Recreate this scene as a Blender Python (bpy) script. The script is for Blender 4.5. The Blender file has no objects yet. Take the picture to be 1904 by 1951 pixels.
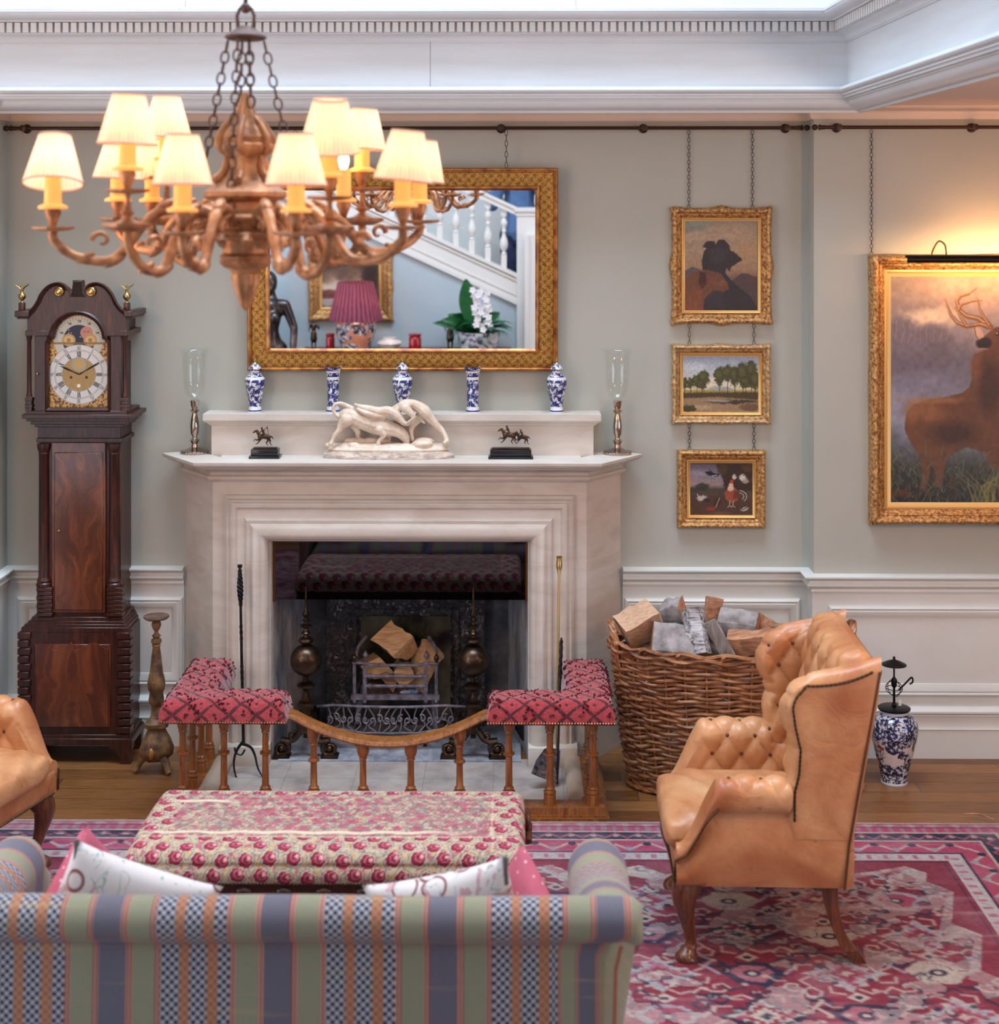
import bpy, bmesh, math, random
import numpy as np
from mathutils import Vector, Matrix, Euler
PI = math.pi
random.seed(7)
SC = bpy.context.scene
COL = SC.collection

# ------------------------------------------------------------ camera, light, exposure
F, CX, HY = 2900.0, 952.0, 420.0          # focal length in px, centre column, horizon row
CAM = Vector((0.0, -7.25, 2.5)); YAW = math.radians(0.6)
cam_d = bpy.data.cameras.new('camera'); cam = bpy.data.objects.new('camera', cam_d); COL.objects.link(cam)
cam.location = CAM; cam.rotation_euler = (PI/2, 0, YAW)
cam_d.sensor_fit = 'AUTO'; cam_d.sensor_width = 36.0; cam_d.lens = F/1951*36.0
cam_d.shift_y = -(975.5-HY)/1951.0
cam_d.clip_start = 0.02
cam_d.dof.use_dof = True; cam_d.dof.focus_distance = 6.7; cam_d.dof.aperture_fstop = 2.8
SC.camera = cam
vs = SC.view_settings
vs.view_transform = 'Standard'; vs.look = 'None'; vs.gamma = 1.0; vs.use_curve_mapping = False; vs.exposure = 0.16
SC.cycles.max_bounces = 7; SC.cycles.diffuse_bounces = 3; SC.cycles.use_adaptive_sampling = True; SC.cycles.adaptive_threshold = 0.06; SC.cycles.glossy_bounces = 4; SC.cycles.transmission_bounces = 6
SC.cycles.transparent_max_bounces = 8
SC.cycles.sample_clamp_indirect = 4.0
wd = bpy.data.worlds.new('sky'); SC.world = wd; wd.use_nodes = True
wd.node_tree.nodes['Background'].inputs[0].default_value = (0.80, 0.88, 1.0, 1)
wd.node_tree.nodes['Background'].inputs[1].default_value = 1.0
def area(name, loc, rot, sx, sy, power, col):
    l = bpy.data.lights.new(name, 'AREA'); l.shape = 'RECTANGLE'; l.size = sx; l.size_y = sy; l.energy = power; l.color = col
    o = bpy.data.objects.new(name, l); COL.objects.link(o); o.location = loc; o.rotation_euler = rot
    return o
# daylight coming down through the roof lantern over the hall
area('skylight_daylight', (0.2, -2.3, 8.3), (0, 0, 0), 5.2, 2.6, 620, (0.68, 0.83, 1.0))
# added cool front fill behind and above the camera, no opening stands there
area('camera_side_fill', (-0.3, -8.2, 3.9), (math.radians(66), 0, 0), 4.6, 1.6, 12, (0.86, 0.93, 1.0))
def bulb(name, loc, power, col, r=.08):
    l = bpy.data.lights.new(name, 'POINT'); l.energy = power; l.color = col; l.shadow_soft_size = r
    o = bpy.data.objects.new(name, l); COL.objects.link(o); o.location = loc
# added cool fill from both side walls, out of view
area('side_wall_fill', (4.22, -4.2, 1.35), (0, PI/2, 0), 1.7, 2.6, 50, (0.60, 0.80, 1.0))
area('side_wall_fill', (-3.27, -4.4, 1.35), (0, -PI/2, 0), 1.7, 2.6, 40, (0.60, 0.80, 1.0))
# added unseen fill points either side of the seating, warming the upper wall
bulb('warm_fill_right', (2.3, -3.5, 2.65), 62, (1.0, .47, .20), .15); bulb('warm_fill_left', (-2.6, -3.5, 2.65), 60, (1.0, .47, .20), .15)
bulb('alcove_fill', (3.4, -1.6, 1.6), 2.5, (1.0, .52, .25), .12)  # added warm fill for the alcove ceiling, no fixture there

# ------------------------------------------------------------ pixel to world
FW = Vector((-math.sin(YAW), math.cos(YAW), 0)); RT = Vector((math.cos(YAW), math.sin(YAW), 0))
def W(px, py, y):
    d = FW + RT*((px-CX)/F) + Vector((0, 0, 1))*((HY-py)/F)
    return CAM + d*((y-CAM.y)/d.y)
def WX(px, y): return W(px, HY, y).x
def WZ(py, y, px=952): return W(px, py, y).z

# ------------------------------------------------------------ helpers: objects
def finish(bm, smooth=40):
    bmesh.ops.recalc_face_normals(bm, faces=bm.faces)
    if smooth:
        a = math.radians(smooth)
        for f in bm.faces: f.smooth = True
        for e in bm.edges:
            if len(e.link_faces) == 2:
                try:
                    if e.calc_face_angle() > a: e.smooth = False
                except ValueError: pass
def obj(name, bm, mat, parent=None, smooth=40, recalc=True):
    if recalc: finish(bm, smooth)
    me = bpy.data.meshes.new(name); bm.to_mesh(me); bm.free()
    return mobj(name, me, mat, parent)
def mobj(name, me, mat, parent=None):
    o = bpy.data.objects.new(name, me); COL.objects.link(o)
    if mat is not None:
        for m in (mat if isinstance(mat, (list, tuple)) else [mat]): me.materials.append(m)
    if parent is not None: attach(o, parent)
    return o
def world_of(p):
    m = p.matrix_basis.copy()
    if p.parent is not None: m = world_of(p.parent) @ p.matrix_parent_inverse @ m
    return m
def attach(o, p):
    o.parent = p; o.matrix_parent_inverse = world_of(p).inverted()
def tag(o, label, cat, group=None, kind=None):
    if label: o['label'] = label
    if cat: o['category'] = cat
    if group: o['group'] = group
    if kind: o['kind'] = kind
    return o
def thing(name, label, cat, loc=(0, 0, 0), rz=0, group=None):
    o = bpy.data.objects.new(name, None); COL.objects.link(o); o.empty_display_size = 0.05
    o.location = loc; o.rotation_euler = (0, 0, rz)
    return tag(o, label, cat, group)
def struct(name, bm, mat, smooth=35):
    o = obj(name, bm, mat, None, smooth); o['kind'] = 'structure'; return o
def copy_tree(o, parent=None):
    c = o.copy(); COL.objects.link(c)
    if parent is not None: c.parent = parent
    for ch in list(o.children): copy_tree(ch, c)
    return c

# ------------------------------------------------------------ helpers: geometry
def box(bm, x0, x1, y0, y1, z0, z1):
    v = [bm.verts.new((x, y, z)) for x in (x0, x1) for y in (y0, y1) for z in (z0, z1)]
    for q in ((0,1,3,2),(4,6,7,5),(0,4,5,1),(2,3,7,6),(0,2,6,4),(1,5,7,3)): bm.faces.new([v[i] for i in q])
    return v
def bbox_(bm, x0, x1, y0, y1, z0, z1, b=0.004, seg=2):
    t = bmesh.new(); box(t, x0, x1, y0, y1, z0, z1)
    bmesh.ops.bevel(t, geom=t.edges[:], offset=b, segments=seg, affect='EDGES', profile=0.5)
    merge(bm, t)
def merge(bm, t, M=None):
    if M is not None: t.transform(M)
    me = bpy.data.meshes.new('tmp'); t.to_mesh(me); t.free(); bm.from_mesh(me); bpy.data.meshes.remove(me)
def grid(bm, P, closed_u=False, closed_v=False, cap0=False, cap1=False):
    """P[i][j] rows of points; rows joined in order; closed_v joins the ends of each row"""
    R = [[bm.verts.new(p) for p in row] for row in P]
    n, m = len(R), len(R[0])
    for i in range(n if closed_u else n-1):
        a, b = R[i], R[(i+1) % n]
        for j in range(m if closed_v else m-1):
            k = (j+1) % m
            try: bm.faces.new((a[j], a[k], b[k], b[j]))
            except ValueError: pass
    if cap0: bm.faces.new(R[0])
    if cap1: bm.faces.new(list(reversed(R[-1])))
    return R
def lathe(bm, prof, seg=24, c=(0, 0, 0), sx=1, sy=1, wob=None, a0=0, ax=None):
    """prof: (r, z) from bottom to top"""
    P = []
    for r, z in prof:
        row = []
        for k in range(seg):
            a = a0+2*PI*k/seg; rr = max(r, 1e-4)*(wob(a, z) if wob else 1)
            row.append((c[0]+rr*math.cos(a)*sx, c[1]+rr*math.sin(a)*sy, c[2]+z))
        P.append(row)
    t = bmesh.new(); grid(t, P, closed_v=True, cap0=True, cap1=True)
    if ax is not None: t.transform(ax)
    merge(bm, t)
def frames_along(pts, up=None):
    pts = [Vector(p) for p in pts]; n = len(pts); T = []
    for i in range(n):
        d = pts[min(i+1, n-1)]-pts[max(i-1, 0)]
        T.append(d.normalized() if d.length > 1e-9 else Vector((0, 0, 1)))
    u = Vector(up) if up else (Vector((0, 0, 1)) if abs(T[0].z) < .9 else Vector((1, 0, 0)))
    A = T[0].cross(u).normalized(); out = []
    for i in range(n):
        A = (A - T[i]*A.dot(T[i]))
        A = A.normalized() if A.length > 1e-6 else T[i].orthogonal().normalized()
        out.append((pts[i], A, T[i].cross(A).normalized(), T[i]))
    return out
def tube(bm, pts, r, seg=8, closed=False, flat=1.0, up=None, cap=True, twist=0):
    n = len(pts)
    rs = r if isinstance(r, (list, tuple)) else [r]*n
    P = []
    for i, (p, A, B, T) in enumerate(frames_along(pts, up)):
        P.append([p+A*(rs[i]*math.cos(2*PI*k/seg+twist*i))+B*(rs[i]*flat*math.sin(2*PI*k/seg+twist*i)) for k in range(seg)])
    grid(bm, P, closed_u=closed, closed_v=True, cap0=cap and not closed, cap1=cap and not closed)
def spline(pts, n=8):
    """Catmull-Rom through points (tuples of any length)"""
    pts = [tuple(p) for p in pts]; out = []
    for i in range(len(pts)-1):
        p0 = pts[max(i-1, 0)]; p1 = pts[i]; p2 = pts[i+1]; p3 = pts[min(i+2, len(pts)-1)]
        for k in range(n):
            t = k/n
            out.append(tuple(.5*((2*b)+(-a+c)*t+(2*a-5*b+4*c-d)*t*t+(-a+3*b-3*c+d)*t**3) for a, b, c, d in zip(p0, p1, p2, p3)))
    out.append(pts[-1]); return out
def prism(bm, poly, h, M=None):
    """poly list of (x, y); extruded along +z by h"""
    t = bmesh.new()
    a = [t.verts.new((x, y, 0)) for x, y in poly]; b = [t.verts.new((x, y, h)) for x, y in poly]
    n = len(poly); t.faces.new(list(reversed(a))); t.faces.new(b)
    for i in range(n): t.faces.new((a[i], a[(i+1) % n], b[(i+1) % n], b[i]))
    merge(bm, t, M)
XZ = Matrix(((1, 0, 0, 0), (0, 0, -1, 0), (0, 1, 0, 0), (0, 0, 0, 1)))     # (x, y, z) -> (x, -z, y): drawing in the x-z plane, thick towards -y
def sweep(bm, path, prof, closed=False, caps=True):
    """path in plan (x, y); prof list of (out, z), out to the LEFT of the travel direction; mitred"""
    n = len(path); P = []
    for i in range(n):
        p = Vector(path[i]).to_2d()
        d0 = (p-Vector(path[i-1]).to_2d()).normalized() if (i > 0 or closed) else None
        d1 = (Vector(path[(i+1) % n]).to_2d()-p).normalized() if (i < n-1 or closed) else None
        if d0 is None: d0 = d1
        if d1 is None: d1 = d0
        n0 = Vector((-d0.y, d0.x)); n1 = Vector((-d1.y, d1.x)); m = (n0+n1).normalized(); m = m/max(m.dot(n0), .2)
        P.append([(p.x+m.x*o, p.y+m.y*o, z) for o, z in prof])
    grid(bm, P, closed_u=closed, closed_v=caps, cap0=caps and not closed, cap1=caps and not closed)
def rect_frame(bm, x0, x1, z0, z1, yb, prof, sub=1, fn=None):
    """picture-frame moulding round a rectangle in the x-z plane; prof: (inward, forward) from the outside edge at the wall"""
    cs = [((x0, z0), (1, 1)), ((x1, z0), (-1, 1)), ((x1, z1), (-1, -1)), ((x0, z1), (1, -1))]
    P = []
    for i in range(4):
        (ax, az), (sx, sz) = cs[i]; (bx, bz), (tx, tz) = cs[(i+1) % 4]
        for k in range(sub):
            t = k/sub; row = []
            for j, (u, f) in enumerate(prof):
                X = (ax+sx*u)*(1-t)+(bx+tx*u)*t; Z = (az+sz*u)*(1-t)+(bz+tz*u)*t
                if fn:
                    dx, df, dz = fn(i, t, j, u, X, Z); X += dx; Z += dz; f2 = f+df
                else: f2 = f
                row.append((X, yb-f2, Z))
            P.append(row)
    grid(bm, P, closed_u=True)
def blob(name, prims, mat, parent=None, vox=0.01, smooth=2, it=2):
    """one continuous body: overlapping balls and tapered limbs fused by a voxel remesh. prims: ('e', c, (rx,ry,rz)[, euler]) or ('c', [pts], [radii])"""
    bm = bmesh.new()
    for p in prims:
        if p[0] == 'e':
            t = bmesh.new(); bmesh.ops.create_icosphere(t, subdivisions=3, radius=1)
            Mx = Matrix.Translation(p[1]) @ (Euler(p[3]).to_matrix().to_4x4() if len(p) > 3 else Matrix()) @ Matrix.Diagonal((*p[2], 1))
            merge(bm, t, Mx)
        else:
            pts = p[1]; rs = p[2]
            q = spline([tuple(a)+(r,) for a, r in zip(pts, rs)], 5)
            tube(bm, [a[:3] for a in q], [max(a[3], .0008) for a in q], 10)
            for a in (q[0], q[-1]):
                t = bmesh.new(); bmesh.ops.create_icosphere(t, subdivisions=2, radius=max(a[3], .0008)); merge(bm, t, Matrix.Translation(a[:3]))
    o = obj(name, bm, mat, parent)
    m = o.modifiers.new('fuse', 'REMESH'); m.mode = 'VOXEL'; m.voxel_size = vox; m.use_smooth_shade = True
    s = o.modifiers.new('soften', 'SMOOTH'); s.factor = .6; s.iterations = it
    return o
def hsh(i, j=0): 
    v = math.sin(i*127.1+j*311.7)*43758.5453; return v-math.floor(v)
# ------------------------------------------------------------ node expressions
class NT:
    def __init__(s, name):
        s.m = bpy.data.materials.new(name); s.m.use_nodes = True; s.t = s.m.node_tree
        s.b = s.t.nodes['Principled BSDF']; s.out = s.t.nodes['Material Output']
    def node(s, kind, **kw):
        n = s.t.nodes.new(kind)
        for k, v in kw.items(): setattr(n, k, v)
        return n
    def put(s, v, sock):
        if isinstance(v, Ex): s.t.links.new(v.s, sock)
        elif isinstance(v, bpy.types.NodeSocket): s.t.links.new(v, sock)
        elif isinstance(v, (tuple, list)) and len(v) == 3 and sock.type == 'RGBA': sock.default_value = (*v, 1)
        else: sock.default_value = v
    def math(s, op, a, b=0.0, c=None):
        n = s.node('ShaderNodeMath', operation=op); s.put(a, n.inputs[0]); s.put(b, n.inputs[1])
        if c is not None: s.put(c, n.inputs[2])
        return Ex(s, n.outputs[0])
    def coord(s, kind='Object'):
        return Ex(s, s.node('ShaderNodeTexCoord').outputs[kind])
    def mapping(s, v, scale=(1, 1, 1), rot=(0, 0, 0), loc=(0, 0, 0)):
        n = s.node('ShaderNodeMapping'); s.put(v, n.inputs[0]); n.inputs['Scale'].default_value = scale
        n.inputs['Rotation'].default_value = rot; n.inputs['Location'].default_value = loc
        return Ex(s, n.outputs[0])
    def noise(s, v, scale=5, detail=4, rough=.55, dist=0, out=0):
        n = s.node('ShaderNodeTexNoise'); s.put(v, n.inputs['Vector']); n.inputs['Scale'].default_value = scale
        n.inputs['Detail'].default_value = detail; n.inputs['Roughness'].default_value = rough; n.inputs['Distortion'].default_value = dist
        return Ex(s, n.outputs[out])
    def vor(s, v, scale=5, feature='F1', out='Distance', rnd=1):
        n = s.node('ShaderNodeTexVoronoi', feature=feature); s.put(v, n.inputs['Vector']); n.inputs['Scale'].default_value = scale
        n.inputs['Randomness'].default_value = rnd
        return Ex(s, n.outputs[out])
    def ramp(s, f, stops, mode='LINEAR'):
        n = s.node('ShaderNodeValToRGB'); n.color_ramp.interpolation = mode; s.put(f, n.inputs[0])
        el = n.color_ramp.elements
        while len(el) < len(stops): el.new(.5)
        for e, (p, c) in zip(el, stops):
            e.position = p
        for e, (p, c) in zip(el, stops): e.color = (*c, 1) if isinstance(c, (tuple, list)) else (c, c, c, 1)
        return Ex(s, n.outputs[0])
    def mix(s, f, a, b, mode='MIX'):
        n = s.node('ShaderNodeMix', data_type='RGBA', blend_type=mode)
        s.put(f, n.inputs[0]); s.put(a, n.inputs[6]); s.put(b, n.inputs[7])
        return Ex(s, n.outputs[2])
    def attr(s, name):
        n = s.node('ShaderNodeAttribute'); n.attribute_name = name; return Ex(s, n.outputs[0])
    def sep(s, v):
        n = s.node('ShaderNodeSeparateXYZ'); s.put(v, n.inputs[0]); return [Ex(s, n.outputs[i]) for i in range(3)]
    def bump(s, h, dist=.002, strength=.6):
        n = s.node('ShaderNodeBump'); s.put(h, n.inputs['Height']); n.inputs['Distance'].default_value = dist
        n.inputs['Strength'].default_value = strength; s.t.links.new(n.outputs[0], s.b.inputs['Normal'])
    def done(s, base=None, rough=.5, metal=0, spec=None, coat=None, sheen=None, alpha=None, trans=None):
        if base is not None: s.put(base, s.b.inputs['Base Color'])
        s.put(rough, s.b.inputs['Roughness']); s.put(metal, s.b.inputs['Metallic'])
        if spec is not None: s.b.inputs['Specular IOR Level'].default_value = spec
        if coat is not None: s.b.inputs['Coat Weight'].default_value = coat; s.b.inputs['Coat Roughness'].default_value = .15
        if sheen is not None: s.b.inputs['Sheen Weight'].default_value = sheen; s.b.inputs['Sheen Roughness'].default_value = .5
        if trans is not None: s.b.inputs['Transmission Weight'].default_value = trans
        return s.m
class Ex:
    def __init__(s, n, k): s.n = n; s.s = k
    def __add__(s, o): return s.n.math('ADD', s, o)
    __radd__ = __add__
    def __mul__(s, o): return s.n.math('MULTIPLY', s, o)
    __rmul__ = __mul__
    def __sub__(s, o): return s.n.math('SUBTRACT', s, o)
    def __rsub__(s, o): return s.n.math('SUBTRACT', o, s)
    def __truediv__(s, o): return s.n.math('DIVIDE', s, o)
    def __gt__(s, o): return s.n.math('GREATER_THAN', s, o)
    def __lt__(s, o): return s.n.math('LESS_THAN', s, o)
    def frac(s): return s.n.math('FRACT', s)
    def abs(s): return s.n.math('ABSOLUTE', s)
    def sin(s): return s.n.math('SINE', s)
    def floor(s): return s.n.math('FLOOR', s)
    def min(s, o): return s.n.math('MINIMUM', s, o)
    def max(s, o): return s.n.math('MAXIMUM', s, o)
def srgb(r, g, b):
    f = lambda c: ((c/255+.055)/1.055)**2.4 if c > 10.3 else c/255/12.92
    return (f(r), f(g), f(b))
def plain(name, c, rough=.5, metal=0, c2=None, sc=8, bump=0, bsc=60, stretch=(1, 1, 1), **kw):
    n = NT(name); v = n.mapping(n.coord(), scale=stretch)
    base = c
    if c2 is not None: base = n.mix(n.ramp(n.noise(v, sc, 5), [(.35, 0), (.65, 1)]), c, c2)
    if bump: n.bump(n.noise(v, bsc, 4), bump, .7)
    return n.done(base, rough, metal, **kw)

M = {}
M['wall'] = plain('sage_wall_paint', srgb(180, 180, 170), .85, c2=srgb(176, 177, 167), sc=2, bump=.0006, bsc=220)
M['cream'] = plain('cream_gloss_paint', srgb(230, 232, 228), .42, c2=srgb(224, 225, 220), sc=3)
M['white'] = plain('white_paint', srgb(224, 223, 222), .6, c2=srgb(218, 216, 212), sc=1.5)
M['white2'] = plain('white_stair_paint', srgb(222, 220, 216), .4)
M['blue'] = plain('blue_grey_wall_paint', srgb(176, 190, 198), .8, c2=srgb(172, 186, 194), sc=2)
# stone
n = NT('sandstone'); v = n.coord(); st = n.noise(n.mapping(v, (2, 2, 6)), 2.2, 5, .55, .5); gr = n.noise(v, 260, 3)
x, y, z = n.sep(v)
j = ((z-.54).abs() < .0015).max(((z-.93).abs() < .0015))
base = n.ramp(st, [(.3, srgb(200, 188, 176)), (.5, srgb(212, 202, 191)), (.7, srgb(220, 212, 202))])
base = n.mix(gr*.22, base, srgb(160, 140, 124)); base = n.mix(j*.5, base, srgb(225, 215, 205))
n.bump(gr, .0008, .5); M['stone'] = n.done(base, .8)
n = NT('hearth_stone'); v = n.coord(); s1 = n.noise(v, 5, 6, .6); s2 = n.vor(v, 90); x, y, z = n.sep(v)
base = n.ramp(s1, [(.3, srgb(132, 120, 114)), (.5, srgb(164, 150, 142)), (.7, srgb(182, 168, 158))])
base = n.mix((s2 < .13)*(n.noise(v, 12) > .5), base, srgb(40, 36, 36))
gx = (((x+.1)/.31).frac() < .012).max((y+.47).abs() < .003)
base = n.mix(gx*.5, base, srgb(110, 98, 92)); n.bump(s1, .003, .5); M['hearth'] = n.done(base, .85)
n = NT('ash_covered_stone'); v = n.coord(); s1 = n.noise(v, 9, 8, .7); sp = n.vor(v, 120) < .2
base = n.ramp(s1, [(.3, srgb(88, 88, 94)), (.5, srgb(140, 142, 150)), (.7, srgb(178, 180, 188))])
base = n.mix(sp*(n.noise(v, 10) > .52), base, srgb(26, 24, 24)); n.bump(s1, .006, .8); M['ash'] = n.done(base, .95)
n = NT('sooty_stone'); v = n.coord(); s1 = n.noise(v, 7, 8, .7)
base = n.ramp(s1, [(.3, srgb(50, 48, 52)), (.55, srgb(92, 90, 94)), (.75, srgb(136, 134, 138))]); n.bump(s1, .004, .5); M['soot'] = n.done(base, .9)
n = NT('soot_streaked_jamb'); v = n.coord(); s1 = n.noise(n.mapping(v, (3, 3, 1)), 5, 8, .7)
base = n.ramp(s1, [(.3, srgb(92, 92, 96)), (.5, srgb(150, 150, 154)), (.7, srgb(184, 184, 188))]); n.bump(s1, .004, .5); M['jamb'] = n.done(base, .9)
# oak floor
n = NT('oak_floor_boards'); v = n.coord(); x, y, z = n.sep(v)
row = (y/.115).floor(); off = (row*12.9898).sin()*4.3; brd = ((x+off)/1.9).floor()
rnd = ((row*78.233+brd*37.7).sin()*43758.5).frac()
gn = n.noise(n.mapping(v, (1.2, 22, 1)), 6, 8, .62, .4); pt = n.noise(v, 3, 4)
base = n.ramp(gn*.6+rnd*.25+pt*.15, [(.3, srgb(78, 46, 24)), (.45, srgb(118, 76, 40)), (.6, srgb(146, 98, 56)), (.75, srgb(164, 116, 70))])
gap = ((y/.115).frac() < .03).max((((x+off)/1.9).frac() < .002))
base = n.mix(gap*.8, base, srgb(50, 26, 10)); n.bump(gn*.3-gap, .0015, .5)
M['floor'] = n.done(base, n.ramp(pt, [(.3, .28), (.7, .42)]), spec=.5)
def wood(name, c0, c1, c2, rough=.3, st=(14, 14, 1.5), sc=4, coat=.3, dist=1.2, bump=.0004):
    n = NT(name); g = n.noise(n.mapping(n.coord(), st), sc, 7, .6, dist)
    base = n.ramp(g, [(.3, c0), (.5, c1), (.72, c2)])
    if bump: n.bump(g, bump, .5)
    return n.done(base, rough, coat=coat)
M['mahog'] = wood('mahogany', srgb(28, 10, 6), srgb(58, 24, 15), srgb(86, 40, 25), .36, coat=.08)
M['oak'] = wood('golden_oak', srgb(104, 58, 24), srgb(150, 92, 44), srgb(182, 120, 62), .35)
M['walnut'] = wood('dark_walnut', srgb(46, 22, 12), srgb(84, 44, 24), srgb(120, 68, 38), .28)
M['beech'] = wood('reddish_chair_leg_wood', srgb(64, 30, 16), srgb(102, 54, 32), srgb(132, 76, 46), .3)
M['ebony'] = plain('black_polished_base', srgb(24, 22, 26), .2)
def flame(name, cx, amp):
    n = NT(name); v = n.coord(); x, y, z = n.sep(v)
    ax = (x-cx).abs()
    wz = n.noise(v, 3.2, 3, .5, 1.5)
    comb = n.node('ShaderNodeCombineXYZ'); n.put(ax*26-z*amp+wz*5, comb.inputs[0]); n.put(z*3+ax*6, comb.inputs[2])
    g = n.noise(Ex(n, comb.outputs[0]), 0.8, 6, .6, .5); bl = n.noise(v, 5, 3)
    base = n.ramp(g*.75+bl*.25, [(.28, srgb(56, 22, 12)), (.48, srgb(88, 42, 22)), (.60, srgb(116, 60, 32)), (.74, srgb(146, 86, 48))])
    return n.done(base, .3, coat=.35)
# leather
n = NT('tan_leather'); v = n.coord(); g = n.noise(v, 5, 5, .6); sp = n.noise(v, 38, 3, .6); fine = n.vor(v, 260)
wear = n.noise(v, 2.3, 3, .5, .6)
base = n.ramp(g, [(.3, srgb(180, 116, 72)), (.5, srgb(202, 144, 98)), (.7, srgb(216, 164, 118))])
base = n.mix(n.ramp(wear, [(.48, 0), (.68, .75)]), base, srgb(154, 80, 42))
base = n.mix(n.ramp(sp, [(.66, 0), (.74, .5)]), base, srgb(138, 76, 40))
cr = (n.noise(v, 6, 3, .5, 1.6)-.5).abs()*6.0; cr = cr.min(1.0); n.bump(fine*.12+g*.4+cr*.55, .0042, .55); M['leather'] = n.done(base, n.ramp(g, [(.3, .42), (.7, .34)]), spec=.5)
M['nails'] = plain('antique_brass_nails', srgb(92, 70, 48), .35, .9)
M['button'] = plain('leather_button', srgb(92, 50, 24), .5)
# metals
M['gilt'] = plain('gilt_frame', srgb(196, 150, 86), .42, .55, c2=srgb(150, 96, 40), sc=14, bump=.0025, bsc=70)
M['giltc'] = plain('carved_gilt', srgb(222, 176, 112), .45, .4, c2=srgb(132, 78, 40), sc=75, bump=.005, bsc=85)
M['gilts'] = plain('gilt_slip', srgb(226, 180, 110), .4, .5)
M['giltp'] = plain('pale_gilt', srgb(226, 192, 140), .45, .35, c2=srgb(150, 106, 64), sc=70, bump=.004, bsc=85)
n = NT('mirror_frame_ornament'); v = n.coord(); x, y, z = n.sep(v)
a1 = n.vor(v, 190, 'SMOOTH_F1'); a2 = ((x*150).sin()*(z*150).sin()); base = n.mix(n.ramp(a1+a2*.2, [(.3, 0), (.5, 1)]), srgb(128, 82, 28), srgb(184, 136, 64))
n.bump(a1+a2*.25, .0015, .6); M['giltm'] = n.done(base, .42, .55)
M['brass'] = plain('brass', srgb(190, 156, 98), .28, 1.0)
M['bronze'] = plain('dark_bronze', srgb(92, 72, 56), .3, .9, c2=srgb(54, 42, 36), sc=14)
M['iron'] = plain('black_iron', srgb(50, 48, 50), .45, .8, c2=srgb(34, 32, 34), sc=20)
M['grey_iron'] = plain('ash_dusted_iron', srgb(142, 136, 150), .55, .3, c2=srgb(92, 86, 98), sc=30, bump=.001)
n = NT('cast_iron_fireback'); v = n.coord(); s1 = n.noise(v, 30, 5, .6, 1.6); n.bump(n.ramp(s1, [(.4, 0), (.6, 1)]), .012, 1.0)
M['fireback'] = n.done(n.ramp(s1, [(.35, srgb(52, 48, 50)), (.65, srgb(146, 138, 140))]), .45, .3)
M['rod'] = plain('dark_brown_metal_rail', srgb(62, 38, 28), .4, .5)
M['silver'] = plain('polished_silver', srgb(190, 172, 158), .13, 1.0)
M['mirror'] = plain('mirror_glass', (.93, .94, .94), .005, 1.0)
def thin_glass(name, ior, tint, rough=.01, gcol=(1, 1, 1)):
    n = NT(name); fr = n.node('ShaderNodeFresnel'); fr.inputs[0].default_value = ior
    tr = n.node('ShaderNodeBsdfTransparent'); tr.inputs[0].default_value = (*tint, 1); gl = n.node('ShaderNodeBsdfGlossy'); gl.inputs['Roughness'].default_value = rough; gl.inputs['Color'].default_value = (*gcol, 1)
    ms = n.node('ShaderNodeMixShader'); n.t.links.new(fr.outputs[0], ms.inputs[0]); n.t.links.new(tr.outputs[0], ms.inputs[1]); n.t.links.new(gl.outputs[0], ms.inputs[2]); n.t.links.new(ms.outputs[0], n.out.inputs[0]); return n.m
M['glass'] = thin_glass('clear_glass', 1.3, (.96, .97, .96))
_t = M['glass'].node_tree; _f = next(q for q in _t.nodes if q.type == 'FRESNEL'); _m = next(q for q in _t.nodes if q.type == 'MIX_SHADER')
_lw = _t.nodes.new('ShaderNodeLayerWeight'); _lw.inputs[0].default_value = .5; _p = _t.nodes.new('ShaderNodeMath'); _p.operation = 'POWER'; _p.inputs[1].default_value = 4.0
_q = _t.nodes.new('ShaderNodeMath'); _q.operation = 'MULTIPLY_ADD'; _q.inputs[1].default_value = .55; _q.inputs[2].default_value = .05
_t.links.new(_lw.outputs['Facing'], _p.inputs[0]); _t.links.new(_p.outputs[0], _q.inputs[0]); _t.links.new(_q.outputs[0], _m.inputs[0]); _t.nodes.remove(_f)
M['screen'] = thin_glass('smoked_glass', 1.9, (.10, .10, .12), .02, (.8, .8, .9))
M['ivory'] = plain('ivory_marble', srgb(232, 214, 194), .42, c2=srgb(208, 184, 162), sc=22, bump=.0035, bsc=75)
M['black_metal'] = plain('black_metal', srgb(22, 22, 22), .4, .6)
def porcelain(name, sc, sx=1, blue=srgb(34, 40, 108), wt=srgb(228, 228, 232), th=.5, bands=None):
    n = NT(name); v = n.coord(); x, y, z = n.sep(v)
    a = n.noise(v, sc, 5, .7, .8)
    k = n.ramp(a, [(th-.03, 0), (th+.03, 1)])
    if bands:
        for lo, hi, w in bands: k = n.mix((z > lo)*(z < hi), k, (w, w, w))
    return n.done(n.mix(k, wt, blue), .12, coat=.5)
M['delft'] = porcelain('blue_and_white_porcelain', 46, bands=[(-.1, .006, 0), (.006, .012, 1), (.012, .028, 0), (.155, .168, 0), (.188, .196, 0)], th=.47)
M['delft_lid'] = porcelain('blue_and_white_lid', 90, th=.5)
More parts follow.
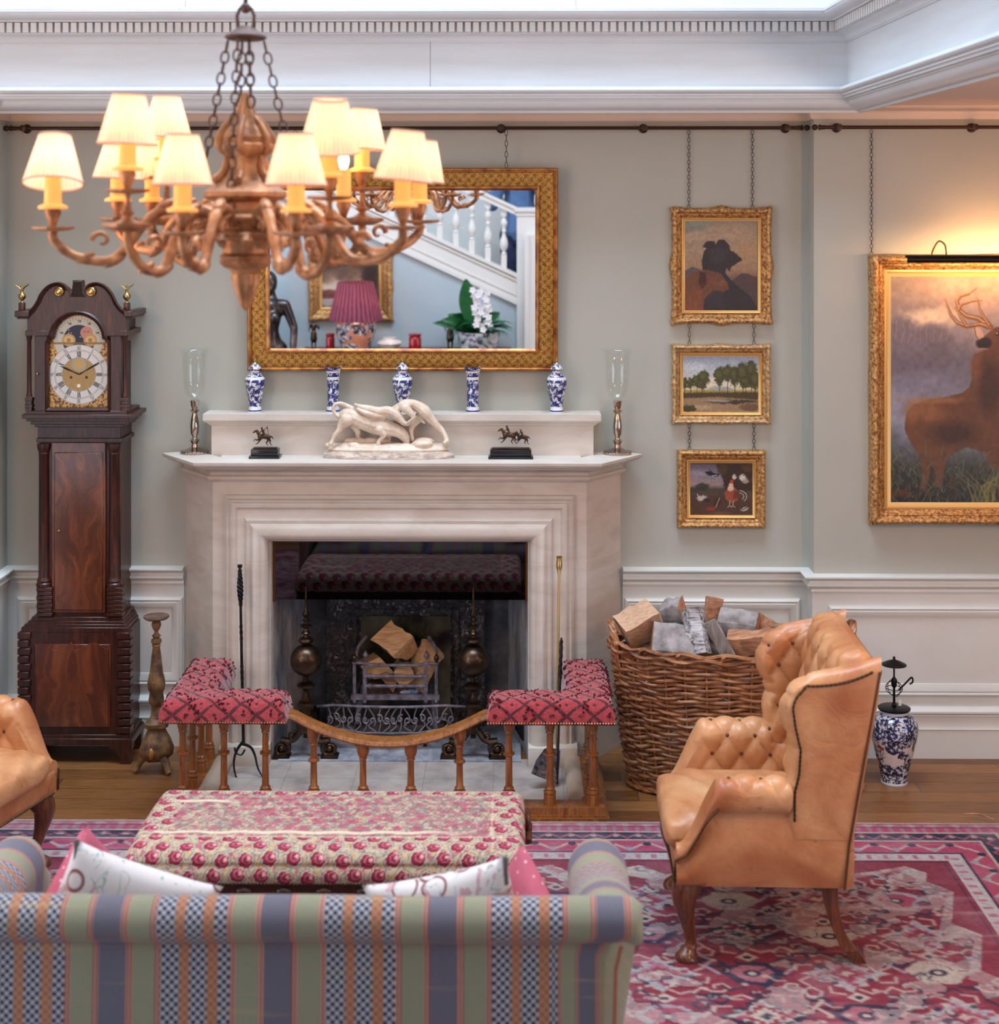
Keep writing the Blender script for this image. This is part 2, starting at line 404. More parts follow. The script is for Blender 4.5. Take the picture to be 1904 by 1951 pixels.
# gilt chandelier wood
M['chand'] = plain('weathered_gilt_wood', srgb(200, 142, 96), .46, .35, c2=srgb(140, 90, 58), sc=26, bump=.0025, bsc=60)
M['chand_d'] = plain('dark_chandelier_chain', srgb(92, 66, 58), .5, .5)
M['candle'] = plain('amber_candle_tube', srgb(240, 176, 96), .5)
def emis(m, col, st):
    b = m.node_tree.nodes['Principled BSDF']; b.inputs['Emission Color'].default_value = (*col, 1); b.inputs['Emission Strength'].default_value = st; return m
emis(M['candle'], (1.0, .42, .09), .45)
def shade_mat(name, c, emc, est, pleat, rough=.8, c2=None):
    n = NT(name); v = n.coord(); x, y, z = n.sep(v)
    at = n.math('ARCTAN2', y, x); p = (at*pleat).sin(); p2 = n.noise(n.mapping(v, (60, 60, 2)), 1, 2)
    k = n.ramp(p*.35+p2, [(.2, 0), (.8, 1)])
    base = n.mix(k, c2 or tuple(q*.72 for q in c), c)
    n.done(base, rough)
    n.b.inputs['Emission Color'].default_value = (*emc, 1); n.b.inputs['Emission Strength'].default_value = est
    tr = n.node('ShaderNodeBsdfTranslucent'); n.put(base, tr.inputs[0])
    ms = n.node('ShaderNodeMixShader'); ms.inputs[0].default_value = .45
    n.t.links.new(n.b.outputs[0], ms.inputs[1]); n.t.links.new(tr.outputs[0], ms.inputs[2]); n.t.links.new(ms.outputs[0], n.out.inputs[0])
    return n.m
M['shade'] = shade_mat('pleated_cream_silk', srgb(255, 232, 212), (1.0, .50, .27), .30, 40)
M['shade_trim'] = plain('shade_piping', srgb(196, 150, 130), .7)
M['pink_shade'] = shade_mat('pleated_plum_silk', srgb(150, 84, 110), (1, .4, .4), 0.0, 34, c2=srgb(104, 48, 72))
M['bulb'] = emis(plain('lit_bulb', (1, 1, 1), .5), (1.0, .66, .32), 9.0)
M['black_hole'] = plain('matt_black', (.006, .006, .006), .9)
def vcol(name, rough=.6, metal=0, bump=0, bsc=300, **kw):
    n = NT(name)
    if bump: n.bump(n.noise(n.coord(), bsc, 3), bump, .7)
    return n.done(n.attr('Col'), rough, metal, **kw)
M['canvas'] = vcol('oil_painting', .45, bump=.0006, bsc=180)
M['rug'] = vcol('rug_wool', .95, bump=.006, bsc=260)
M['tapestry'] = vcol('printed_upholstery', .9, bump=.002, bsc=300)
M['dial'] = vcol('clock_dial_metal', .35, .25)
M['imari'] = vcol('imari_porcelain', .12, coat=.5)

# ------------------------------------------------------------ colour painting on fine meshes
def vnoise(X, Y, seed=0):
    xi = np.floor(X); yi = np.floor(Y); fx = X-xi; fy = Y-yi; fx = fx*fx*(3-2*fx); fy = fy*fy*(3-2*fy)
    def h(a, b): 
        v = np.sin(a*127.1+b*311.7+seed*74.7)*43758.5453; return v-np.floor(v)
    return (h(xi, yi)*(1-fx)+h(xi+1, yi)*fx)*(1-fy)+(h(xi, yi+1)*(1-fx)+h(xi+1, yi+1)*fx)*fy
def fbm(X, Y, o=5, seed=0):
    r = 0; a = .5
    for k in range(o): r = r+a*vnoise(X, Y, seed+k); X = X*2.03; Y = Y*2.03; a *= .5
    return r/(1-.5**o)
class Cv:
    """a little painter: x right 0..W, y down 0..H in picture units, colours sRGB 0..255"""
    def __init__(s, X, Y, c=(128, 128, 128)):
        s.X = X; s.Y = Y; s.a = np.empty(X.shape+(3,)); s.a[:] = c
    def mix(s, m, c):
        m = np.clip(m, 0, 1)[..., None]; s.a = s.a*(1-m)+np.array(c, float)*m
    def poly(s, pts, c, soft=.6, al=1, rag=0, rs=.3, seed=0):
        X, Y = s.X, s.Y
        if rag:
            X = X+(fbm(X*rs, Y*rs, 3, seed)-.5)*rag*2; Y = Y+(fbm(X*rs+9, Y*rs+5, 3, seed+3)-.5)*rag*2
        ins = np.zeros(X.shape, bool); dist = np.full(X.shape, 1e9); n = len(pts)
        for i in range(n):
            x0, y0 = pts[i]; x1, y1 = pts[(i+1) % n]
            if y0 != y1: ins ^= ((y0 > Y) != (y1 > Y)) & (X < (x1-x0)*(Y-y0)/(y1-y0)+x0)
            dx, dy = x1-x0, y1-y0; L = dx*dx+dy*dy+1e-9; t = np.clip(((X-x0)*dx+(Y-y0)*dy)/L, 0, 1)
            dist = np.minimum(dist, np.hypot(X-x0-t*dx, Y-y0-t*dy))
        sd = np.where(ins, -dist, dist); m = np.clip(.5-sd/(2*soft), 0, 1); s.mix(m*al, c); return m
    def ell(s, cx, cy, rx, ry, c, al=1, soft=.25, rag=0, rs=.3, seed=0, rot=0):
        X, Y = s.X-cx, s.Y-cy
        if rag:
            X = X+(fbm(s.X*rs, s.Y*rs, 4, seed)-.5)*rag*2; Y = Y+(fbm(s.X*rs+9, s.Y*rs+5, 4, seed+3)-.5)*rag*2
        if rot: X, Y = X*math.cos(rot)+Y*math.sin(rot), -X*math.sin(rot)+Y*math.cos(rot)
        r = np.sqrt((X/rx)**2+(Y/ry)**2); s.mix(np.clip((1-r)/soft+.5, 0, 1)*al, c)
    def line(s, pts, w, c, al=1, soft=.6):
        w = w if isinstance(w, (list, tuple)) else [w]*len(pts); best = np.full(s.X.shape, 1e9)
        for i in range(len(pts)-1):
            x0, y0 = pts[i]; x1, y1 = pts[i+1]; dx, dy = x1-x0, y1-y0; L = dx*dx+dy*dy+1e-9
            t = np.clip(((s.X-x0)*dx+(s.Y-y0)*dy)/L, 0, 1)
            best = np.minimum(best, np.hypot(s.X-x0-t*dx, s.Y-y0-t*dy)-(w[i]*(1-t)+w[i+1]*t)/2)
        s.mix(np.clip(.5-best/(2*soft), 0, 1)*al, c)
    def grad(s, stops):
        ys = [p for p, _ in stops]
        for k in range(3): s.a[..., k] = np.interp(s.Y, ys, [c[k] for _, c in stops])
    def rough(s, amt, sc=.2, seed=0, sx=1):
        s.a *= (1+amt*(fbm(s.X*sc*sx, s.Y*sc, 5, seed)-.5)*2)[..., None]
def set_col(me, a):
    a = np.clip(a.reshape(-1, 3)/255, 0, 1); lin = np.where(a > .04045, ((a+.055)/1.055)**2.4, a/12.92)
    at = me.color_attributes.new('Col', 'FLOAT_COLOR', 'POINT')
    at.data.foreach_set('color', np.concatenate([lin, np.ones((len(lin), 1))], 1).astype(np.float32).ravel())
def grid_mesh(name, V):
    """V: (n, m, 3) array -> mesh with shared vertices in row order"""
    n, m = V.shape[:2]; me = bpy.data.meshes.new(name)
    idx = np.arange(n*m).reshape(n, m); f = np.stack([idx[:-1, :-1], idx[:-1, 1:], idx[1:, 1:], idx[1:, :-1]], -1).reshape(-1, 4)
    me.vertices.add(n*m); me.vertices.foreach_set('co', V.astype(np.float32).ravel())
    me.loops.add(f.size); me.loops.foreach_set('vertex_index', f.ravel().astype(np.int32))
    me.polygons.add(len(f)); me.polygons.foreach_set('loop_start', (np.arange(len(f))*4).astype(np.int32))
    me.polygons.foreach_set('loop_total', np.full(len(f), 4, np.int32)) if bpy.app.version < (4, 0, 0) else None
    me.update(calc_edges=True); me.validate(); me.polygons.foreach_set('use_smooth', np.ones(len(me.polygons), bool)); me.update()
    return me
# ============================================================ THE ROOM
XL = -2.43; XL2 = -3.35; XJ = WX(1541, 0); XR = 4.3; YS = -0.13; XF = -0.535      # left corner, jog, right wall, right section plane, fireplace axis
bm = bmesh.new(); box(bm, XL-.3, XR+.2, -8.5, .6, -.12, 0); struct('floor', bm, M['floor'])
bm = bmesh.new()
box(bm, XL-.2, XF-.62, 0, .15, 0, 3.1); box(bm, XF+.62, XJ, 0, .15, 0, 3.1); box(bm, XF-.62, XF+.62, 0, .15, 1.06, 3.1)
struct('wall_back', bm, M['wall'])
bm = bmesh.new(); box(bm, XJ, XR+.2, YS, .15, 0, 3.1); struct('wall_alcove', bm, M['wall'])
bm = bmesh.new(); box(bm, XL-.2, XL, -.55, .15, 0, 3.05); box(bm, XL2, XL, -.55, -.45, 0, 3.05); box(bm, XL2-.2, XL2, -8.4, -.45, 0, 3.05); struct('wall_left', bm, M['wall'])
bm = bmesh.new(); box(bm, XR, XR+.2, -8.4, .15, 0, 3.1); struct('wall_right', bm, M['wall'])
bm = bmesh.new(); box(bm, XL2-.2, XL2, -8.4, .15, 3.05, 8.5); box(bm, XL2-.2, XR+.2, .0, .15, 3.1, 8.5); box(bm, XR, XR+.2, -8.4, .15, 3.1, 8.5)
struct('wall_gallery', bm, M['white'])
bm = bmesh.new(); box(bm, XL2-.2, XR+.2, -8.5, -8.35, 0, 8.5); struct('wall_stair', bm, M['white'])
bm = bmesh.new(); box(bm, XL2-.2, XR+.2, -8.5, .15, 8.4, 8.5); struct('ceiling_upper', bm, M['white'])
for k, (x, y, s) in enumerate(((XR, -4.2, -1), (XL2, -4.4, 1))):
    bm = bmesh.new()
    for a, b, c, d in ((y-1.2, y-1.1, .4, 2.7), (y+1.1, y+1.2, .4, 2.7), (y-1.2, y+1.2, .4, .5), (y-1.2, y+1.2, 2.6, 2.7)): box(bm, min(x, x+s*.04), max(x, x+s*.04), a, b, c, d)
    struct('window_added_%d' % (k+1), bm, M['cream'])  # unseen frames added to dress the side fill lights
CP = [(1.80, -8.35), (1.50, -.35), (XL2, -.35)]
n_ = (1.50, -.35)
bm = bmesh.new()
t = bmesh.new(); 
for q in ([(1.62, -.2), (XR, -.2), (XR, -8.35), (1.92, -8.35)], [(XL2, -.23), (1.62, -.23), (1.62, -.0), (XL2, -.0)], [(1.62, -.2), (XR, -.2), (XR, 0), (1.62, 0)]):
    prism(bm, q, .07, Matrix.Translation((0, 0, 3.03)))
struct('ceiling', bm, plain('ceiling_paint', srgb(224, 200, 186), .7))
# gallery beam with its mouldings
nb = NT('gallery_beam_paint'); v = nb.coord(); x, y, z = nb.sep(v)
g = nb.noise(nb.mapping(v, (1, 1, 8)), 2, 4)
base = nb.ramp(g, [(.35, srgb(214, 220, 224)), (.65, srgb(222, 228, 233))])
jx = WX(820, -.35); ln = ((x-jx).abs() < .0022)*(z > 3.105)*(z < 3.31)*(y > -.5)
jx2 = WX(355, -.35); ln2 = ((x-jx2).abs() < .002)*(z > 3.44); jx3 = WX(1097, -.35); ln3 = ((x-jx3).abs() < .002)*(z > 3.44)
base = nb.mix(ln.max(ln2).max(ln3)*.6, base, srgb(120, 112, 104)); beam_m = nb.done(base, .5)
prof = [(-.12, 3.06), (-.12, 3.0), (-.085, 2.992), (-.075, 2.992), (-.075, 3.004)] + \
       [(-.07+.062*math.sin(a), 3.045-.042*math.cos(a)) for a in np.linspace(0, PI/2, 7)] + \
       [(.0, 3.045), (.0, 3.052), (.018, 3.052), (.018, 3.064), (.028, 3.064), (.028, 3.072)] + \
       [(.022+.022*math.sin(a), 3.089-.017*math.cos(a)) for a in np.linspace(.2, PI, 8)] + [(.0, 3.108), (0, 3.305), (.008, 3.305), (.008, 3.311)] + \
       [(.012+.034*(1-math.cos(a)), 3.312+.026*math.sin(a)) for a in np.linspace(0, PI/2, 6)] + [(.052, 3.34), (.055, 3.34), (.055, 3.392), (.088, 3.392), (.088, 3.4)] + \
       [(.09+.045*(math.sin(a)), 3.4+.034*(1-math.cos(a))*.8) for a in np.linspace(0, PI/2, 7)] + [(.138, 3.43), (.138, 3.444), (.128, 3.452), (.02, 3.462), (.02, 6.2), (-.12, 6.2)]
bm = bmesh.new(); sweep(bm, CP, prof, caps=True); struct('trim_1', bm, beam_m, 30)
bm = bmesh.new()
def dent(a, b, n):
    a = Vector(a); b = Vector(b); d = (b-a).normalized(); o = Vector((-d.y, d.x)); L = (b-a).length; k = int(L/.0362)
    for i in range(k):
        p = a+d*(.0362*(i+.5)); q = [p-d*.0128+o*.05, p+d*.0128+o*.05, p+d*.0128+o*.078, p-d*.0128+o*.078]
        prism(bm, [(c.x, c.y) for c in q], .044, Matrix.Translation((0, 0, 3.346)))
dent((1.47, -.35), (-2.75, -.35), 0); dent((1.66, -4.6), (1.503, -.43), 0)
struct('trim_2', bm, M['white'])
# gallery floor slab above the alcove, crown mouldings on the walls
bm = bmesh.new(); box(bm, 1.95, XR, -8.35, 0, 3.12, 3.3); struct('ceiling_gallery', bm, M['white'])
cp = [(-.02, 2.972), (.012, 2.972), (.018, 2.98)] + [(.02+.05*(1-math.cos(a)), 2.985+.035*math.sin(a)) for a in np.linspace(0, PI/2, 6)] + [(.085, 3.022), (.085, 3.035), (-.02, 3.035)]
bm = bmesh.new(); sweep(bm, [(XR, YS), (XJ, YS), (XJ, 0), (XL, 0), (XL, -.45)], cp); struct('trim_3', bm, plain('crown_paint', srgb(226, 204, 188), .5))
# dado rail, wainscot, skirting
dp = [(-.01, .762), (.012, .762), (.016, .772), (.012, .782), (.02, .79), (.036, .8), (.036, .808), (.026, .814), (.026, .824), (.042, .832), (.05, .84), (.05, .846), (0, .852), (-.01, .852)]
sk = [(-.01, 0), (.03, 0), (.03, .13), (.034, .136), (.026, .15), (.026, .192), (.032, .196), (.03, .204), (.044, .214), (.044, .222), (.026, .232), (.02, .24), (-.01, .24)]
paths = [[(XR, YS), (XJ, YS), (XJ, 0), (.51, 0)], [(-1.58, 0), (XL, 0), (XL, -.45)]]
for k, pth in enumerate(paths):
    bm = bmesh.new(); sweep(bm, pth, dp); struct('trim_%d' % (4+k), bm, M['cream'], 30)
    bm = bmesh.new(); sweep(bm, pth, sk); struct('baseboard_%s' % ('right', 'left')[k], bm, M['cream'], 30)
    bm = bmesh.new(); sweep(bm, pth, [(-.01, .2), (.008, .2), (.008, .78), (-.01, .78)]); struct('trim_%d' % (6+k), bm, M['cream'])
pf = [(0, 0), (.002, .012), (.012, .02), (.02, .014), (.026, .018), (.044, .012), (.05, .006), (.056, .004), (.058, 0)]
rects = [(WX(1190, 0), WX(1524, 0), 0), (WX(34, 0), WX(350, 0), 0), (WX(1578, YS), 3.9, YS)]
for k, (a, b, yy) in enumerate(rects):
    bm = bmesh.new(); rect_frame(bm, a, b, .285, .706, yy-.008, pf); struct('trim_%d' % (8+k), bm, M['cream'], 30)
# picture rails: brown metal tubes on rosettes with ball finials
def rail(x0, x1, yw, zs, ros, ends, label, grp=None):
    t = thing('picture_rail', label, 'picture rail', (x0, yw-.03, zs))
    bm = bmesh.new(); tube(bm, [(x0, yw-.055, zs), (x1, yw-.055, zs)], .0085, 12); obj('rod', bm, M['rod'], t)
    for e, s in ends:
        bm = bmesh.new()
        for dx, r, w in ((.012, .013, .008), (-.002, .010, .02)): tube(bm, [(e+s*dx-w/2, yw-.055, zs), (e+s*dx+w/2, yw-.055, zs)], r, 12)
        bmesh.ops.create_uvsphere(bm, u_segments=14, v_segments=10, radius=.014, matrix=Matrix.Translation((e+s*.034, yw-.055, zs)))
        obj('ball_finial', bm, M['rod'], t)
    for px in ros:
        xx = WX(px, yw); bm = bmesh.new()
        lathe(bm, [(0, 0), (.022, 0), (.022, .006), (.014, .012), (.01, .05), (.015, .058), (.015, .072), (0, .074)], 18, ax=Matrix.Translation((xx, yw, zs)) @ Matrix.Rotation(PI/2, 4, 'X'))
        obj('rosette_bracket', bm, M['rod'], t)
ZR = WZ(244, -.055)
rail(WX(26, -.055), WX(1524, -.055), 0, ZR, (52, 955, 1226, 1496), ((WX(26, -.055), -1), (WX(1524, -.055), 1)), 'long dark metal picture rail above the mirror and clock')
ZR2 = WZ(243, YS-.055)
rail(WX(1567, YS-.055), 3.9, YS, ZR2, (1594, 1851, 2200), ((WX(1567, YS-.055), -1), (3.9, 1)), 'dark metal picture rail above the large stag painting')
# chains
def chain(name, label, x, y, z0, z1, mat, grp=None, L=.021, w=.005, r=.0012, parent=None, x1=None, y1=None):
    bm = bmesh.new(); a = Vector((x, y, z0)); b = Vector((x if x1 is None else x1, y if y1 is None else y1, z1)); d = b-a
    n = max(2, int(d.length/(L*.8))); Z = d.normalized(); A = Z.orthogonal().normalized(); B = Z.cross(A)
    for i in range(n):
        c = a+d*((i+.5)/n); u = A if i % 2 else B; u2 = (A*.75+B*.66) if i % 2 else (B*.75-A*.66)
        pts = [c+Z*(L/2*.98*math.cos(t))+u2*(w*math.sin(t)) for t in np.linspace(0, 2*PI, 11)[:-1]]
        tube(bm, pts, r, 5, closed=True)
    o = obj(name, bm, mat, parent)
    if parent is None: tag(o, label, 'chain', grp)
    return o
# ============================================================ CHIMNEYPIECE
fp = thing('stone_fireplace', 'large pale sandstone chimneypiece with canted sides and moulded opening', 'fireplace', (XF, -.24, 0))
ZT = 1.40; HW0, HW1, YF = 1.035, .862, -.24; OW, OZ = .592, 1.022
# body: canted side walls and the front slab with the opening
bm = bmesh.new()
for s in (-1, 1):
    q = [(XF+s*HW0, -.0), (XF+s*HW1, YF), (XF+s*.80, YF), (XF+s*.66, -.0)]
    prism(bm, q if s > 0 else q, 1.37)
box(bm, XF-.80, XF+.80, YF, -.0, 1.19, 1.37)
box(bm, XF-.80, XF-.66, YF+.0, 0, 0, 1.189); box(bm, XF+.66, XF+.80, YF, 0, 0, 1.189)
obj('surround', bm, M['stone'], fp, 30)
# bolection moulding round the opening (three sides)
bp = [(.215, .0), (.212, .018), (.2, .03), (.19, .022), (.182, .022), (.18, .034), (.172, .038), (.16, .036), (.15, .026)] + \
     [(.15-.035*t, .026+.012*t) for t in (.3, .6, 1)] + [(.110, .052), (.104, .056)] + [(.055+.047*math.cos(a), .02+.05*math.sin(a)) for a in np.linspace(.75, PI*.98, 9)] + [(.006, .008), (.0, .006), (0, -.07), (.2, -.07)]
bm = bmesh.new()
P = []
for (cx, cz, dx, dz) in ((XF-OW, .0, -1, 0), (XF-OW, OZ, -1, 1), (XF+OW, OZ, 1, 1), (XF+OW, .0, 1, 0)):
    P.append([(cx+dx*u, YF-f, cz+dz*u) for u, f in bp])
grid(bm, P); obj('moulded_architrave', bm, M['stone'], fp, 28)
for s in (-1, 1):
    bm = bmesh.new(); bbox_(bm, XF+s*OW-(.0 if s > 0 else .228), XF+s*OW+(.228 if s > 0 else 0), YF-.085, YF+.02, 0, .10, .006)
    obj('plinth_block', bm, M['stone'], fp)
# shelf, sweeping mouldings (travel +x -> out is +y; travel -x -> out is -y)
sh = [(XF+HW0, .0), (XF+HW1, YF), (XF-HW1, YF), (XF-HW0, .0)]
sp = [(-.05, 1.295), (.004, 1.295), (.01, 1.305), (.024, 1.305), (.03, 1.315), (.03, 1.322), (.014, 1.33)] + [(.014+.05*(1-math.cos(a)), 1.33+.03*math.sin(a)) for a in np.linspace(0, PI/2, 6)] + \
     [(.068, 1.364), (.082, 1.366)] + [(.082+.024*math.sin(a), 1.37+.012*(1-math.cos(a))) for a in np.linspace(0, PI/2, 4)] + [(.118, 1.383), (.122, 1.388), (.124, ZT), (-.05, ZT)]
bm = bmesh.new(); sweep(bm, sh, sp); box(bm, XF-.84, XF+.84, YF+.03, 0, 1.32, ZT-.0015); box(bm, XF-.99, XF+.99, -.06, 0, 1.32, ZT-.0015)
obj('mantel_shelf', bm, M['stone'], fp, 28)
x0, x1 = WX(403, -.12), WX(1131, -.12); ZU = 1.595
bm = bmesh.new(); box(bm, x0, x1, -.12, 0, ZT-.03, ZU-.02)
up = [(-.03, 1.535), (.0, 1.535), (.004, 1.541), (.012, 1.543), (.012, 1.549), (.02, 1.553), (.03, 1.561), (.034, 1.566), (.034, ZU), (-.03, ZU)]
sweep(bm, [(x1, 0), (x1, -.12), (x0, -.12), (x0, 0)], up); box(bm, x0+.01, x1-.01, -.11, 0, ZU-.03, ZU-.0004)
obj('overmantel_shelf', bm, M['stone'], fp, 28)
# firebox lining
fb = thing('firebox', 'sooty stone lined fireplace recess with ash-covered hearth', 'firebox', (XF, 0, 0))
fb['kind'] = 'structure'; 
for k in ('label', 'category'): del fb[k]
fb.name = 'trim_11'
YB = .28; BW = .50
bm = bmesh.new()
for s in (-1, 1):
    a = [(XF+s*(OW+.001), YF+.06), (XF+s*BW, YB), (XF+s*(BW+.1), YB), (XF+s*(OW+.07), YF+.06)]
    prism(bm, a, 1.30)
obj('stone_cheek', bm, M['jamb'], fb, 30)
bm = bmesh.new(); box(bm, XF-.6, XF+.6, YB, YB+.08, 0, 1.4); box(bm, XF-.60, XF+.60, YF+.07, YB+.05, 1.3, 1.38); obj('rear_wall', bm, M['soot'], fb)
# hearth
hz = .012
bm = bmesh.new(); box(bm, XF-.86, XF+.86, -.80, YF+.02, 0.0, hz); o = struct('floor_hearth', bm, M['hearth'])
bm = bmesh.new(); box(bm, XF-.56, XF+.56, YF-.02, YB, 0.0, hz+.004)
bmesh.ops.subdivide_edges(bm, edges=bm.edges[:], cuts=5)
struct('floor_ash', bm, M['ash'])
bm = bmesh.new()
for s in (-1, 1):
    cx = XF+s*.80
    tube(bm, [(cx, -.262, .03), (cx, -.80, .03)], .044, 14, flat=.85)
struct('trim_12', bm, plain('stone_kerb', srgb(196, 178, 158), .7, c2=srgb(176, 158, 140), sc=6))
# fireback
t = thing('fireback', 'ornate cast iron fireback behind the grate', 'fireback', (-.54, .25, 0))
bm = bmesh.new()
n = 90; m_ = 80; X0, X1, Z0, Z1 = -.54-.388, -.54+.388, .01, .78
P = []
for j in range(m_+1):
    row = []
    for i in range(n+1):
        u = i/n; w = j/m_; xx = X0+(X1-X0)*u; zz = Z0+(Z1-Z0)*w; q = abs(xx+.54)
        h = .006*math.sin(26*q*3+4*math.sin(zz*30))*math.cos(zz*55+3*math.sin(q*30))
        if q < .235 and zz < .56: h = -.004
        if .235 <= q < .262 and zz < .58: h = .02
        if .56 <= zz < .59 and q < .262: h = .02
        if q > .27:
            for zb in (.40, .435, .33): 
                if abs(zz-zb) < .012: h = .014
        if q > .375 or zz > .765: h = .012
        row.append((xx, .235-h, zz))
    P.append(row)
grid(bm, P); obj('relief_plate', bm, M['fireback'], t)
bm = bmesh.new(); box(bm, -.54-.22, -.54+.22, .225, .24, .05, .555); obj('smoked_back_panel', bm, plain('smoke_stained_plate', srgb(120, 112, 92), .35, .5, c2=srgb(30, 28, 24), sc=6), t)
# iron fire basket
def knob(bm, x, y, z, r):
    lathe(bm, [(0, -r*1.7), (r*.5, -r*1.6), (r*.45, -r*1.1), (r*.9, -r*.6), (r, 0), (r*.8, r*.6), (r*.35, r*1.05), (r*.45, r*1.3), (0, r*1.7)], 12, (x, y, z))
gx = -.57
g = thing('fire_grate', 'iron fire basket holding logs between the two andirons', 'fire grate', (gx, -.02, .0))
def S_(px, y): return WX(px, y)
yg = -.03
bm = bmesh.new()
for pz in (1318, 1336, ): pass
zt, z1_, z2_, zb_ = WZ(1268, yg), WZ(1289, yg), WZ(1308, yg), WZ(1325, yg)
hx = .145
tube(bm, [(gx-hx-.06, yg+.01, zt+.008), (gx-hx+.01, yg, zt+.008), (gx-hx+.03, yg, zt), (gx+hx-.03, yg, zt), (gx+hx-.01, yg, zt+.008), (gx+hx+.06, yg+.01, zt+.008)], .0075, 8)
for zz in (z1_, z2_):
    tube(bm, [(gx-hx, yg, zz), (gx+hx, yg, zz)], .0085, 10)
    for s in (-1, 1): tube(bm, [(gx+s*(hx-.03), yg, zz), (gx+s*(hx-.018), yg, zz)], .013, 10)
obj('front_bars', bm, M['grey_iron'], g)
bm = bmesh.new()
box(bm, gx-hx-.065, gx+hx+.065, yg-.012, yg+.012, zb_-.02, zb_+.002)
for s in (-1, 1):
    box(bm, gx+s*hx-.009, gx+s*hx+.009, yg-.006, yg+.006, zb_, zt+.01)
    tube(bm, [(gx+s*(hx+.05), yg, zb_-.02), (gx+s*(hx+.05), yg, zt)], .009, 8)
    tube(bm, [(gx+s*(hx+.05), yg, zt), (gx+s*(hx+.04), .2, zt)], .008, 8); tube(bm, [(gx+s*(hx+.05), yg, zb_), (gx+s*(hx+.04), .2, zb_)], .008, 8)
    tube(bm, spline([(gx+s*(hx+.05), .0, zt), (gx+s*(hx+.04), .05, zt+.06), (gx+s*(hx+.005), .1, zt+.10)], 6), .009, 8)
    for dx in (.0, .05): bmesh.ops.create_uvsphere(bm, u_segments=10, v_segments=8, radius=.011, matrix=Matrix.Translation((gx+s*(hx+dx), yg-.004, zb_-.028)))
for k in range(9): box(bm, gx-hx+.035*k, gx-hx+.035*k+.01, yg, .2, zb_-.01, zb_)
obj('basket_frame', bm, M['grey_iron'], g)
for s in (-1, 1):
    bm = bmesh.new(); knob(bm, gx+s*(hx+.05), yg, zt+.035, .013); obj('finial', bm, M['bronze'], g)
    bm = bmesh.new(); knob(bm, gx+s*(hx), yg+.03, zt+.04, .013); obj('finial', bm, M['grey_iron'], g)
for s in (-1, 1):
    for yy in (.0, .18):
        bm = bmesh.new(); tube(bm, [(gx+s*(hx+.03), yy, zb_-.01), (gx+s*(hx+.05), yy, .015)], .01, 8); obj('foot', bm, M['grey_iron'], g)
# pierced apron in front of the grate
ap = thing('pierced_apron', 'pierced steel apron with scrolling foliage below the fire basket', 'fire apron', (gx, -.1, .0))
bm = bmesh.new(); ya = -.085
xa0, xa1 = WX(604, ya), WX(886, ya); zA1, zA0 = WZ(1342, ya), WZ(1392, ya)
def yap(x): q = (x-(xa0+xa1)/2)/((xa1-xa0)/2); return ya-.045*(1-q*q)
top = []; bot = []
for i in range(61):
    x = xa0+(xa1-xa0)*i/60; q = abs(x-(xa0+xa1)/2)/((xa1-xa0)/2)
    top.append((x, yap(x), zA1-.012*max(0, q-.75)*4)); bot.append((x, yap(x), zA0+.02*abs(math.sin(q*PI*1.5+PI/2))**1.0*q))
tube(bm, top, .0065, 8, flat=1); tube(bm, bot, .0045, 8)
obj('rim', bm, M['grey_iron'], ap)
bm = bmesh.new()
for s in (-1, 1):
    cxm = (xa0+xa1)/2
    for k in range(9):
        cx = cxm+s*(.015+.034*k); zc = (zA1+zA0)/2+.006*math.sin(k*2.1)
        for r0, ph in ((.017, 0), (.011, 2.2)):
            pts = []
            for a in np.linspace(0, 4.6, 16):
                rr = r0*(1-.14*a); X = cx+s*rr*math.cos(a+ph+k); Z = zc+rr*1.25*math.sin(a+ph+k)*(1 if k % 2 else -1)
                pts.append((X, yap(X), min(max(Z, zA0+.006), zA1-.004)))
            tube(bm, pts, .0042, 5)
        w_ = .018*math.sin(k*1.9+1); tube(bm, spline([(cx-w_, yap(cx-w_), zA0+.008), (cx+w_, yap(cx+w_), zA0+(zc-zA0)*.6), (cx-w_*.6, yap(cx-w_*.6), zc+.01), (cx+w_, yap(cx+w_), zA1-.006)], 4), .0035, 5)
obj('foliage_scrollwork', bm, plain('dark_steel', srgb(128, 124, 134), .45, .4), ap)
bm = bmesh.new()
for s in (-1, 1): box(bm, (xa0+xa1)/2+s*.16-.008, (xa0+xa1)/2+s*.16+.008, -.07, -.055, .012, zA0+.02)
obj('foot', bm, M['iron'], ap)
